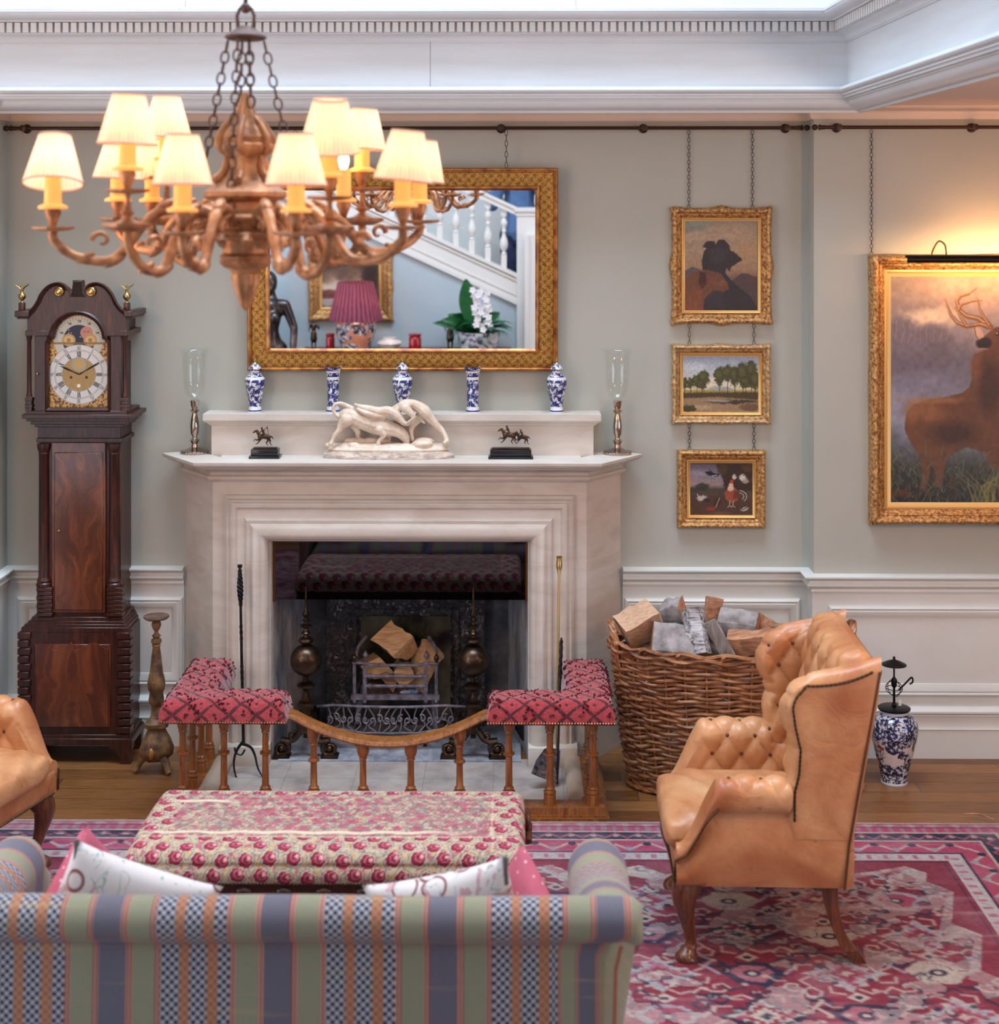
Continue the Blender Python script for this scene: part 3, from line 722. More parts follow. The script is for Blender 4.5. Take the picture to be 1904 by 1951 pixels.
# andirons
def andiron(px, label):
    y = -.20; x = WX(px, y); t = thing('andiron', label, 'andiron', (x, y, hz), group='pair of ball andirons')
    pr = [(0, .265), (.017, .267), (.02, .285), (.013, .3), (.011, .318), (.022, .332), (.04, .34), (.042, .348), (.03, .356), (.012, .362), (.010, .385), (.02, .392)]
    bm = bmesh.new(); lathe(bm, pr, 24, (x, y, 0)); obj('baluster_stem', bm, M['bronze'], t)
    bm = bmesh.new(); bmesh.ops.create_uvsphere(bm, u_segments=36, v_segments=24, radius=.073, matrix=Matrix.Translation((x, y, .462))); obj('ball', bm, M['bronze'], t)
    pr = [(.022, .53), (.014, .537), (.03, .543), (.036, .552), (.03, .562), (.012, .568), (.010, .58), (.022, .588), (.012, .597), (.009, .607), (.026, .617), (.028, .623), (.01, .63), (.009, .64), (.018, .646), (.009, .652), (.008, .658), (.015, .668), (.016, .676), (.008, .69), (.007, .712), (.004, .745), (.0055, .752), (.004, .76), (.002, .80)]
    bm = bmesh.new(); lathe(bm, pr, 20, (x, y, 0)); obj('spire_finial', bm, M['bronze'], t)
    bm = bmesh.new()
    for h, z0, z1 in ((.036, .252, .265), (.026, .21, .252), (.032, .205, .212), (.045, .18, .2), (.038, .198, .206), (.03, .13, .18)): bbox_(bm, x-h, x+h, y-h, y+h, z0, z1, .003)
    bbox_(bm, x-.016, x+.016, y-.03, y-.024, .218, .244, .002)
    obj('pedestal', bm, M['bronze'], t)
    for s in (-1, 1):
        bm = bmesh.new(); c = Vector((x+s*.112, y, .055)); pts = []
        for a in np.linspace(0, 2*PI*1.6, 34): rr = .04*(1-a/(2*PI*1.6)*.82); pts.append((c.x+s*rr*math.cos(a+PI*.5), y-.01, c.z+rr*math.sin(a+PI*.5)))
        arm = spline([(x+s*.01, y-.01, .16), (x+s*.045, y-.01, .105), (x+s*.08, y-.01, .088)], 6)
        tube(bm, arm[:-1]+pts, [.015]*(len(arm)-1)+list(np.linspace(.013, .006, len(pts))), 8, flat=1.5, up=(0, 1, 0))
        bmesh.ops.create_uvsphere(bm, u_segments=12, v_segments=8, radius=.016, matrix=Matrix.Translation((c.x, y-.012, c.z)))
        pts = []; c2 = Vector((x+s*.062, y, .12))
        for a in np.linspace(0, 8, 22): rr = .02*(1-a/8*.8); pts.append((c2.x-s*rr*math.cos(a), y-.012, c2.z-rr*math.sin(a)))
        tube(bm, pts, .006, 6)
        for k in range(4): bbox_(bm, c.x-.04+.006*k, c.x+.04-.006*k, y-.04+.006*k, y+.04-.006*k, hz+.001+.006*k if k else hz, hz+.008+.006*k, .001)
        obj('scroll_foot', bm, M['bronze'], t)
    bm = bmesh.new(); box(bm, x-.012, x+.012, y, .2, .10, .125); box(bm, x-.012, x+.012, .17, .2, hz, .11); obj('log_bar', bm, M['iron'], t)
andiron(583, 'left of the two bronze andirons with ball and spire'); andiron(902, 'right of the two bronze andirons with ball and spire')
# logs: split wedges with end grain
def bark_wood(name, face, bark):
    n = NT(name); v = n.coord('Generated'); o_ = n.coord(); g = n.noise(n.mapping(o_, (8, 40, 40)), 3, 6)
    return n.done(n.mix(g, face, tuple(c*.6 for c in face)), .8)
M['split'] = plain('split_wood', srgb(232, 192, 146), .8, c2=srgb(196, 148, 102), sc=3, stretch=(3, 24, 24), bump=.002, bsc=30)
M['split2'] = plain('weathered_split_wood', srgb(206, 152, 116), .8, c2=srgb(150, 100, 72), sc=3, stretch=(3, 20, 20), bump=.003, bsc=24)
M['bark'] = plain('grey_bark', srgb(168, 162, 160), .9, c2=srgb(116, 108, 106), sc=16, bump=.004, bsc=50)
M['birch'] = plain('birch_bark', srgb(208, 204, 206), .8, c2=srgb(74, 66, 66), sc=9, stretch=(1.2, 8, 8), bump=.002)
M['dbark'] = plain('brown_bark', srgb(124, 88, 68), .9, c2=srgb(76, 52, 40), sc=18, bump=.004, bsc=50)
def log(label, c, d, L, R, a0, a1, mats, roll=0, grp=None, cat='log', bark=None):
    """quarter or half log: axis d, sector a0..a1; face 0 split, bark on the arc"""
    d = Vector(d).normalized(); A = d.orthogonal().normalized(); B = d.cross(A)
    Q = Matrix.Rotation(roll, 3, d); A = Q @ A; B = Q @ B
    if bark is not None:
        m0 = Vector(bark); m0 = (m0-d*m0.dot(d)).normalized(); am = (a0+a1)/2; n0 = d.cross(m0)
        A = m0*math.cos(am)-n0*math.sin(am); B = d.cross(A)
    t = bmesh.new(); n = 9; secs = []
    arc = [(0, 0)] + [(R*(1+.07*math.sin(5*a+roll))*math.cos(a), R*(1+.07*math.sin(5*a+roll))*math.sin(a)) for a in np.linspace(a0, a1, n)]
    if a1-a0 > 6.2: arc = arc[1:]
    cx = sum(p[0] for p in arc)/len(arc); cy = sum(p[1] for p in arc)/len(arc)
    for k in range(7):
        s = (k/6-.5)*L; w = 1+.05*math.sin(k*2.3+roll*3)
        secs.append([t.verts.new(Vector(c)+d*s+A*((p[0]-cx)*w+.004*math.sin(k+p[1]*60))+B*((p[1]-cy)*w)) for p in arc])
    m = len(arc)
    for k in range(6):
        for j in range(m):
            f = t.faces.new((secs[k][j], secs[k][(j+1) % m], secs[k+1][(j+1) % m], secs[k+1][j]))
            f.material_index = 1 if (a1-a0 > 6.2 or 1 <= j < m-1) else 0
    for e in (secs[0], list(reversed(secs[-1]))): t.faces.new(e).material_index = 0
    o = obj('firewood_log', t, mats, None, 32); tag(o, label, cat, grp); return o
G1 = 'logs lying in the fire basket'
log('large split log on top of the fire basket pile', W(752, 1232, .07), (.75, -.55, -.38), .15, .125, .2, 1.9, [M['split'], M['dbark']], .5, G1, bark=(.1, -.2, -1))
log('split log at the left side of the fire basket', W(712, 1276, .085), (.25, -.95, .1), .15, .095, .3, 2.2, [M['split'], M['dbark']], 2.2, G1, bark=(-.3, .2, -1))
log('small round log low in the middle of the fire basket', W(768, 1280, .085), (.1, -1, .05), .15, .05, 0, 6.283, [M['split'], M['bark']], .4, G1)
log('reddish split log between the left and middle logs of the fire basket', W(741, 1290, .085), (.15, -1, .1), .14, .055, .3, 3.4, [M['split2'], M['dbark']], 1.2, G1)
log('tall split log leaning at the right of the fire basket', W(812, 1268, .085), (.40, -.25, .85), .21, .085, .3, 2.6, [M['split'], M['dbark']], 4.2, G1, bark=(.6, .9, -.3))
log('dark charred log lying at the bottom of the fire basket', W(752, 1310, .10), (1, .05, 0), .25, .04, 0, 6.283, [M['dbark'], M['dbark']], .4, G1)
bm = bmesh.new(); 
for k in range(3):
    bmesh.ops.create_icosphere(bm, subdivisions=2, radius=.02, matrix=Matrix.Translation(W(772+k*9, 1318, .0)) @ Matrix.Diagonal((1.2, .6, .5, 1)))
for v_ in bm.verts: v_.co += Vector((hsh(v_.co.x*999)-.5, 0, hsh(v_.co.z*999)-.5))*.01
tag(obj('crumpled_paper', bm, plain('blue_printed_paper', srgb(58, 122, 196), .7, c2=srgb(196, 204, 214), sc=20), None, 0), 'crumpled blue paper firelighter at the bottom of the fire basket', 'paper')
# glass smoke screen across the top of the opening
t = thing('glass_smoke_screen', 'dark reflective glass panel across the top of the fireplace opening', 'fire screen', (XF, -.22, .70))
zlo = WZ(1145, -.215); bm = bmesh.new()
ang = math.radians(0.0)
box(bm, XF-OW+.012, XF+OW-.006, -.196, -.190, zlo, OZ-.012); obj('glass_pane', bm, M['screen'], t)
bm = bmesh.new(); box(bm, XF-OW+.002, XF-OW+.012, -.2, -.186, zlo-.01, OZ); box(bm, XF+OW-.010, XF+OW-.001, -.2, -.186, zlo-.01, OZ); box(bm, XF-OW+.002, XF+OW-.001, -.2, -.186, OZ-.012, OZ); obj('metal_edging', bm, plain('dull_copper', srgb(120, 74, 44), .4, .7), t)
# ventilation grilles in the cheeks
for s, lab in ((1, 'black slotted grille in the right cheek of the fireplace'),):
    t = thing('vent_grille', lab, 'grille', (XF+s*.57, -.05, .2))
    bm = bmesh.new(); 
    P0 = Vector((XF+s*.574, -.10, 0)); P1 = Vector((XF+s*.541, .06, 0)); dd = P1-P0
    for k in range(9):
        a = P0+dd*(k/8); tube(bm, [(a.x-s*.004, a.y, .06+.0*k), (a.x-s*.004, a.y, .27-.012*k)], .004, 5)
    tube(bm, [(P0.x-s*.004, P0.y, .27), (P1.x-s*.004, P1.y, .175)], .005, 5); tube(bm, [(P0.x-s*.004, P0.y, .06), (P1.x-s*.004, P1.y, .06)], .005, 5)
    obj('slats', bm, M['iron'], t)
# ============================================================ LONGCASE CLOCK
yc = -.262; ck = thing('longcase_clock', 'tall mahogany longcase clock with brass dial and swan-neck hood', 'clock', (WX(140, yc), yc/2, 0))
def cxz(px, py, y=yc): p = W(px, py, y); return (p.x, p.z)
def cbox(bm, px0, px1, py0, py1, y0, y1, b=.002):
    (xa, za), (xb, zb) = cxz(px0, py1, y0), cxz(px1, py0, y0); bbox_(bm, xa, xb, y0, y1, za, zb, b, 1)
M['flame1'] = flame('flame_mahogany_door', WX(149, yc), 5); M['flame2'] = flame('flame_mahogany_panel', WX(137, yc), -4)
bk = -.012
def steps(bm, items):
    """stacked mouldings going round front and sides: (px0, px1, py_top, py_bot, yfront)"""
    for a, b_, t0, t1, yf in items: cbox(bm, a, b_, t0, t1, yf, bk, .0025)
bm = bmesh.new(); steps(bm, [(37, 243, 1204, 1400, -.25), (34, 247, 1400, 1408, -.262), (31, 251, 1408, 1420, -.27), (40, 240, 1196, 1206, -.25), (46, 238, 1190, 1198, -.242), (53, 236, 1184, 1192, -.234), (60, 234, 1176, 1186, -.228)])
obj('base_case', bm, M['mahog'], ck)
bm = bmesh.new(); cbox(bm, 66, 210, 1228, 1385, -.256, -.24); 
pan = [(x, z) for x, z in [cxz(*p) for p in ([(70, 1384), (206, 1384), (206, 1238)] + [(206-4-i*6.6, 1232-7*math.sin(i/10*2*PI-.8)) for i in range(0, 10)] + [(137, 1222)] + [(131-i*6.2, 1232+7*math.sin(i/10*2*PI-.8)) for i in range(0, 10)] + [(70, 1238)])]]
prism(bm, pan, .011, Matrix.Translation((0, -.255, 0)) @ XZ)
obj('fielded_panel', bm, M['flame2'], ck)
for s in (0, 1):
    bm = bmesh.new()
    for k in range(13):
        y0 = 1206+k*15; w = 3 if k % 2 else 0
        if s: cbox(bm, 222+w, 248, y0, y0+12, -.266, -.20, .002)
        else: cbox(bm, 33, 57-w, y0, y0+12, -.266, -.20, .002)
    obj('corner_quoins', bm, M['mahog'], ck)
for (pa, pb, sgn) in ((31, 62, 1), (251, 212, -1)):
    bm = bmesh.new()
    q = [(pa, 1418), (pb+sgn*8, 1418), (pb+sgn*2, 1426), (pb-sgn*8, 1431), (pb-sgn*14, 1440), (pa+sgn*20, 1450), (pa+sgn*22, 1456), (pa-sgn*-2, 1456), (pa+sgn*5, 1446), (pa+sgn*4, 1436), (pa, 1428)]
    prism(bm, [cxz(*p, -.27) for p in q], .05, Matrix.Translation((0, -.222, 0)) @ XZ)
    obj('bracket_foot', bm, M['mahog'], ck)
    bm = bmesh.new(); x = cxz(pa+sgn*14, 0)[0]; box(bm, x-.03, x+.03, -.07, -.015, 0, .12); obj('rear_foot', bm, M['mahog'], ck)
# trunk
bm = bmesh.new(); steps(bm, [(76, 230, 842, 1178, -.205)]); obj('trunk', bm, M['mahog'], ck)
bm = bmesh.new(); cbox(bm, 98, 201, 843, 1168, -.218, -.2, .003); cbox(bm, 103, 196, 862, 1163, -.223, -.21, .004)
obj('trunk_door', bm, M['flame1'], ck)
d_ = ck.children[-1]
bm = bmesh.new(); bmesh.ops.create_uvsphere(bm, u_segments=10, v_segments=8, radius=.006, matrix=Matrix.Translation(W(112, 1012, -.226))); obj('escutcheon', bm, M['brass'], d_)
for pxm in (84, 218):
    p = W(pxm, 1000, -.205); zb, zt = WZ(1118, -.205), WZ(846, -.205); L = zt-zb
    bm = bmesh.new(); pr = [(.036, 0), (.036, .012), (.03, .018), (.033, .026), (.028, .034), (.0255, .045), (.0245, L*.3), (.0235, L-.05), (.026, L-.046), (.024, L-.04), (.03, L-.025), (.032, L-.012), (.032, L)]
    lathe(bm, pr, 48, (p.x, -.205, zb), wob=lambda a, z: 1-.035*abs(math.sin(a*8)) if .05 < z < .4 else 1)
    obj('column', bm, M['mahog'], ck)
    bm = bmesh.new()
    for k in range(7): cbox(bm, pxm-15+(k % 2), pxm+15-(k % 2), 1120+k*8, 1127+k*8, -.240, -.19, .0015)
    obj('column_pedestal', bm, M['mahog'], ck)
# throat mouldings below the hood
bm = bmesh.new(); steps(bm, [(69, 234, 835, 843, -.225), (72, 230, 812, 836, -.215), (66, 236, 808, 814, -.235), (58, 240, 802, 809, -.248), (50, 246, 797, 803, -.262), (41, 252, 790, 798, -.28)])
obj('throat_moulding', bm, M['mahog'], ck)
# hood
bm = bmesh.new()
cbox(bm, 66, 230, 655, 792, -.20, bk); cbox(bm, 50, 241, 783, 791, -.262, bk); cbox(bm, 52, 239, 600, 640, -.20, bk, .002)
for a_, b_ in ((48, 92), (208, 243)): cbox(bm, a_, b_, 630, 640, -.266, bk, .002)
obj('hood_case', bm, M['mahog'], ck)
arc = lambda cx, cy, r, a0, a1, n=24: [(cx+r*math.cos(math.radians(a)), cy-r*math.sin(math.radians(a))) for a in np.linspace(a0, a1, n)]
neckR = [(186, 640), (241, 640), (241, 604), (228, 596), (218, 582), (210, 563), (200, 550), (185, 543), (172, 545), (164, 552), (161, 562), (163, 566), (157, 558), (156, 545), (155, 536)]
neckL = [(294-a, b) for a, b in reversed(neckR)]
bm = bmesh.new(); q = arc(150, 646, 54, 5, 175) 
poly = [(48+0, 640)] + [(96, 640)] + list(reversed(arc(150, 646, 54, 6, 174))) + [(203, 640)] + neckR[1:] + neckL[:-1]
prism(bm, [cxz(*p, -.265) for p in poly], .055, Matrix.Translation((0, -.21, 0)) @ XZ)
obj('swan_neck_tympanum', bm, M['mahog'], ck)
for s in (0, 1):
    c = spline([(246, 598), (232, 592), (221, 578), (212, 560), (200, 547), (185, 541), (172, 544), (166, 552)], 6)
    if not s: c = [(294-a, b) for a, b in c]
    bm = bmesh.new()
    pr = [(0, -.012), (.006, -.012), (.010, -.004), (.016, .0), (.022, .008), (.022, .012), (0, .012)]
    pts = [Vector((cxz(a, b, -.262)[0], -.262, cxz(a, b, -.262)[1])) for a, b in c]; P = []
    for i, p in enumerate(pts):
        d = (pts[min(i+1, len(pts)-1)]-pts[max(i-1, 0)]).normalized(); nn = Vector((-d.z, 0, d.x)); nn = nn if nn.z > 0 or (abs(nn.z) < .3) else -nn
        if s: nn = Vector((d.z, 0, -d.x))
        P.append([p+Vector((0, -o, 0))+nn*h*.8 for o, h in pr])
    grid(bm, P, closed_v=True, cap0=True, cap1=True)
    (xa, za), (xb, zb) = cxz(236 if s else 28, 604, -.28), cxz(250 if s else 56, 594, -.28)
    bbox_(bm, xa if s else xa, xb+.004 if s else xb, -.285, bk, za, zb+.004, .003, 1); bbox_(bm, xa+.006, xb-.004, -.272, bk, za-.01, za, .003, 1)
    obj('cornice_scroll', bm, M['mahog'], ck)
    px = 173 if s else 112
    bm = bmesh.new(); lathe(bm, [(0, 0), (.023, 0), (.023, .004), (.018, .009), (.012, .006), (.006, .012), (0, .012)], 20, wob=lambda a, z: 1+.05*math.sin(a*8), ax=Matrix.Translation(W(px, 556, -.272)) @ Matrix.Rotation(PI/2, 4, 'X'))
    obj('brass_rosette', bm, M['brass'], ck)
    px = 242 if s else 42; p = W(px, 590, -.235); bm = bmesh.new()
    bbox_(bm, p.x-.013, p.x+.013, p.y-.013, p.y+.013, WZ(598, -.235), WZ(577, -.235), .002); obj('finial_plinth', bm, M['mahog'], ck)
    zz = WZ(577, -.235); bm = bmesh.new()
    lathe(bm, [(0, 0), (.008, 0), (.004, .008), (.009, .012), (.017, .022), (.0185, .03), (.016, .038), (.006, .047), (.004, .05)], 18, (p.x, p.y, zz))
    for e in (-1, 1): tube(bm, [(p.x, p.y, zz+.055), (p.x+e*.012, p.y, zz+.072), (p.x+e*.024, p.y, zz+.078), (p.x+e*.034, p.y, zz+.09)], [.006, .007, .006, .001], 8, flat=.5)
    tube(bm, [(p.x-.004, p.y, zz+.045), (p.x, p.y, zz+.058), (p.x-.003, p.y, zz+.078), (p.x-.012, p.y, zz+.084)], [.005, .008, .005, .002], 8)
    obj('brass_eagle_finial', bm, M['brass'], ck)
bm = bmesh.new(); cbox(bm, 138, 157, 534, 538, -.272, -.23); q = [(140, 538), (155, 538), (157, 552), (165, 566), (130, 566), (137, 552)]
prism(bm, [cxz(*p, -.265) for p in q], .05, Matrix.Translation((0, -.215, 0)) @ XZ); obj('centre_plinth', bm, M['mahog'], ck)
# hood door with arched frame
for k in range(2):
    pass
outer = [(88, 784), (212, 784), (212, 650)] + arc(150, 648, 58, 2, 178) + [(88, 650)]
inner = [(94, 776), (206, 776), (206, 652), (201, 648), (201, 646)] + arc(150, 646, 46, 0, 180) + [(99, 646), (99, 648), (94, 652)]
def ring(bm, out, inn, yf, th):
    # ring between two outlines resampled by angle about a common centre
    def res(poly, c, n=160):
        L = [0]; P = poly+[poly[0]]
        for a, b in zip(P, P[1:]): L.append(L[-1]+math.dist(a, b))
        dense = []
        for i in range(900):
            s = L[-1]*i/900; k = max(j for j in range(len(L)) if L[j] <= s); k = min(k, len(P)-2); t = (s-L[k])/max(L[k+1]-L[k], 1e-9)
            x = P[k][0]*(1-t)+P[k+1][0]*t; y = P[k][1]*(1-t)+P[k+1][1]*t; dense.append((math.atan2(y-c[1], x-c[0]), x, y))
        r = []
        for i in range(n):
            a = -PI+2*PI*i/n; b = min(dense, key=lambda d: abs(math.atan2(math.sin(d[0]-a), math.cos(d[0]-a)))); r.append((b[1], b[2]))
        return r
    c = (150, 705); o = res(out, c); i_ = res(inn, c)
    mid = [((a[0]*.6+b[0]*.4), (a[1]*.6+b[1]*.4)) for a, b in zip(o, i_)]
    rows = []
    for pl, dy in ((o, 0), (o, th*.7), (mid, th), (i_, th*.55), (i_, 0)):
        rows.append([(cxz(*p, yf)[0], yf-dy, cxz(*p, yf)[1]) for p in pl])
    grid(bm, rows, closed_v=True)
bm = bmesh.new(); ring(bm, outer, inner, -.244, .026); o = obj('hood_door', bm, M['mahog'], ck)
bm = bmesh.new(); bmesh.ops.create_uvsphere(bm, u_segments=10, v_segments=8, radius=.005, matrix=Matrix.Translation(W(71, 713, -.268))); obj('door_knob', bm, M['silver'], o)
for a_, b_ in ((66, 90), (210, 231)): bm = bmesh.new(); cbox(bm, a_, b_, 640, 786, -.256, -.2); obj('hood_stile', bm, M['mahog'], ck)
for pxm in (54, 237):
    p = W(pxm, 700, -.258); zb, zt = WZ(757, -.258), WZ(641, -.258); L = zt-zb; bm = bmesh.new()
    lathe(bm, [(.014, 0), (.014, .006), (.011, .012), (.0115, .02), (.0105, .04), (.0095, L-.02), (.012, L-.015), (.013, L-.006), (.014, L)], 20, (p.x, -.245, zb)); obj('hood_column', bm, M['mahog'], ck)
    bm = bmesh.new(); 
    for k in range(4): cbox(bm, pxm-7+(k % 2), pxm+7-(k % 2), 758+k*6.5, 764+k*6.5, -.262, -.225, .001)
    obj('hood_column_base', bm, M['mahog'], ck)
# dial
yd = -.238; U = np.linspace(90, 210, 200); V_ = np.linspace(598, 780, 290); X_, Y_ = np.meshgrid(U, V_)
cv = Cv(X_, Y_, (120, 84, 46)); cv.rough(.5, .25); 
sp_ = fbm(X_*.35, Y_*.35, 4, 3); cv.mix((sp_ > .5)*.75, (214, 160, 84)); cv.mix((sp_ < .38)*.7, (60, 36, 20))
cv.ell(150, 648, 47, 45, (176, 172, 158), soft=.03)
for k in range(25): 
    a = PI*k/24; cv.line([(150+41*math.cos(a), 648-39*math.sin(a)), (150+45*math.cos(a), 648-43*math.sin(a))], .7, (70, 60, 50), .8)
for k in (3, 8, 12, 16, 21):
    a = PI*k/24; x, y = 150+37*math.cos(a), 648-36*math.sin(a); cv.line([(x-2, y-2), (x+1, y-1), (x-1, y+2)], .8, (50, 44, 40)); cv.ell(x+3, y, 1.8, 2.4, (50, 44, 40), .7, .5)
cv.ell(150, 650, 30, 31, (24, 26, 50), soft=.04)
for k in range(16): cv.ell(126+48*hsh(k, 1), 625+20*hsh(k, 2), .9, .9, (230, 200, 140))
cv.ell(165, 634, 12, 12, (176, 116, 98), soft=.1); cv.ell(161, 632, 2, 1.6, (110, 64, 56), .8); cv.ell(168, 632, 2, 1.6, (110, 64, 56), .8); cv.line([(162, 640), (167, 640)], 1, (110, 50, 46))
for cxx in (131, 172): cv.ell(cxx, 648, 13, 12, (170, 132, 78), soft=.08, ); cv.ell(cxx, 648, 9, 8, (206, 170, 110), .7); cv.ell(cxx, 648, 4, 4, (120, 84, 50), .7)
cv.poly([(90, 652), (210, 652), (210, 656), (90, 656)], (120, 84, 46), .8, .8)
cx, cy = 150.5, 713.5
cv.ell(cx, cy, 57, 57, (196, 188, 180), soft=.02); cv.ell(cx, cy, 31.5, 31.5, (164, 130, 76), soft=.03)
R_ = np.hypot(X_-cx, Y_-cy); T_ = np.arctan2(Y_-cy, X_-cx)
hat = (np.abs(np.sin((X_+Y_)*.55)) < .25) | (np.abs(np.sin((X_-Y_)*.55)) < .25); cv.mix((hat & (R_ < 31))*.5, (108, 76, 34))
for r0, w in ((56.5, .6), (46.5, .5), (44.5, .3), (32, .7)): cv.mix(np.clip(1-np.abs(R_-r0)/w, 0, 1)*.8, (70, 62, 56))
cv.mix(((np.abs(((T_/(2*PI)*60) % 1)-.5) > .44) & (R_ > 44) & (R_ < 47))*.7, (70, 62, 56))
rom = ['XII', 'I', 'II', 'III', 'IIII', 'V', 'VI', 'VII', 'VIII', 'IX', 'X', 'XI']
for k, s in enumerate(rom):
    a = -PI/2+k*PI/6; ux, uy = math.cos(a), math.sin(a); tx, ty = -uy, ux; wid = sum({'I': 2.1, 'V': 4, 'X': 4}[c] for c in s); o = -wid/2
    P2 = lambda u, r: (cx+ux*r+tx*u, cy+uy*r+ty*u)
    for c in s:
        w = {'I': 2.1, 'V': 4, 'X': 4}[c]; m = o+w/2
        if c == 'I': cv.line([P2(m, 33.5), P2(m, 43.5)], 1.3, (34, 30, 30))
        elif c == 'V': cv.line([P2(m-1.5, 43.5), P2(m, 33.5)], 1.4, (34, 30, 30)); cv.line([P2(m+1.5, 43.5), P2(m, 33.5)], .7, (34, 30, 30))
        else: cv.line([P2(m-1.6, 43.5), P2(m+1.6, 33.5)], 1.4, (34, 30, 30)); cv.line([P2(m+1.6, 43.5), P2(m-1.6, 33.5)], .7, (34, 30, 30))
        o += w
SEG = {'0': 'abcdef', '1': 'bc', '2': 'abged', '3': 'abgcd', '4': 'fgbc', '5': 'afgcd', '6': 'afgedc'}
for k in range(12):
    a = -PI/2+(k if k else 12)*PI/6; ux, uy = math.cos(a), math.sin(a); tx, ty = -uy, ux; s = str(5*(k or 12))
    for q, c in enumerate(s):
        m = (q-(len(s)-1)/2)*3.4; P2 = lambda u, r: (cx+ux*r+tx*(m+u), cy+uy*r+ty*(m+u))
        A = {'a': ((-1, 54), (1, 54)), 'b': ((1, 54), (1, 51)), 'c': ((1, 51), (1, 48)), 'd': ((-1, 48), (1, 48)), 'e': ((-1, 51), (-1, 48)), 'f': ((-1, 54), (-1, 51)), 'g': ((-1, 51), (1, 51))}
        for e in SEG[c]: cv.line([P2(*A[e][0]), P2(*A[e][1])], .55, (60, 54, 50), .9)
cv.ell(cx, 694, 14, 14, (150, 140, 120), soft=.08); cv.ell(cx, 694, 9.5, 9.5, (176, 138, 74), soft=.1)
cv.ell(135.5, 719, 2.6, 2.6, (36, 26, 18)); cv.ell(165, 719, 2.6, 2.6, (36, 26, 18)); cv.poly([(147, 732), (153, 732), (153, 738), (147, 738)], (220, 214, 206))
pa, pb = W(90, 598, yd), W(210, 780, yd)
Vt = np.stack([pa.x+(X_-90)/120*(pb.x-pa.x), np.full(X_.shape, yd), pa.z+(Y_-598)/182*(pb.z-pa.z)], -1)
me = grid_mesh('dial', Vt); set_col(me, cv.a); dial = mobj('dial', me, M['dial'], ck)
bm = bmesh.new(); box(bm, pa.x-.01, pb.x+.01, yd+.003, -.2, pb.z-.01, WZ(645, yd)); prism(bm, [cxz(*p, yd) for p in arc(150, 648, 52, 0, 180)], .03, Matrix.Translation((0, -.205, 0)) @ XZ); obj('dial_backing', bm, M['mahog'], ck)
for (ax_, ay_, w) in ((114, 697, .0026), (187, 692, .0022)):
    bm = bmesh.new(); a = W(cx, cy, yd-.008); b = W(ax_, ay_, yd-.008); tube(bm, [a, a.lerp(b, .3), a.lerp(b, .7), b], [w*1.3, w*.8, w*1.6, w*.3], 6, flat=.4, up=(0, 1, 0)); obj('clock_hand', bm, M['black_metal'], dial)
# ============================================================ TORCHERE
tx = W(298, 1300, -.36); t = thing('candle_stand', 'old carved dark wooden torchere stand between clock and fender', 'candle stand', (tx.x, -.36, 0))
M['oldwood'] = plain('old_carved_wood', srgb(74, 52, 40), .6, c2=srgb(140, 104, 62), sc=22, bump=.003, bsc=60)
bm = bmesh.new(); lathe(bm, [(0, .685), (.02, .686), (.05, .693), (.058, .7), (.057, .707), (0, .708)], 28, (tx.x, -.36, 0)); obj('top_plate', bm, plain('worn_wood_top', srgb(112, 84, 68), .7, c2=srgb(78, 56, 44), sc=20), t)
bm = bmesh.new()
lathe(bm, [(.02, .30), (.03, .31), (.036, .325), (.03, .36), (.038, .375), (.041, .40), (.036, .43), (.03, .45), (.023, .52), (.016, .565), (.02, .572), (.017, .578), (.024, .588), (.022, .60), (.012, .606), (.02, .616), (.01, .626), (.008, .636), (.016, .648), (.022, .665), (.02, .676), (.012, .684), (.012, .687)], 28, (tx.x, -.36, 0), wob=lambda a, z: 1-.09*abs(math.sin(a*7)) if .31 < z < .56 else 1)
obj('fluted_stem', bm, M['oldwood'], t)
bm = bmesh.new(); lathe(bm, [(0, .05), (.045, .055), (.07, .08), (.074, .11), (.06, .15), (.042, .185), (.036, .2), (.05, .205), (.052, .225), (.034, .235), (.024, .26), (.02, .30)], 36, (tx.x, -.36, 0), wob=lambda a, z: 1+.10*math.cos(a*3+.6)+.03*math.sin(a*9), a0=0)
obj('tripod_base', bm, M['oldwood'], t)
for k in range(3):
    a = 2*PI*k/3-.7; bm = bmesh.new()
    c = Vector((tx.x, -.36, 0)); d = Vector((math.cos(a), math.sin(a), 0))
    tube(bm, [c+d*.05+Vector((0, 0, .075)), c+d*.075+Vector((0, 0, .05)), c+d*.085+Vector((0, 0, .022)), c+d*.098+Vector((0, 0, .012))], [.02, .016, .014, .011], 8); obj('paw_foot', bm, M['oldwood'], t)
    bm = bmesh.new(); e = c+Vector((math.cos(a+PI/3), math.sin(a+PI/3), 0))*.066+Vector((0, 0, .1))
    bmesh.ops.create_uvsphere(bm, u_segments=12, v_segments=10, radius=1, matrix=Matrix.Translation(e) @ Matrix.Rotation(a+PI/3, 4, 'Z') @ Matrix.Diagonal((.008, .018, .026, 1))); obj('gilt_boss', bm, M['gilt'], t)
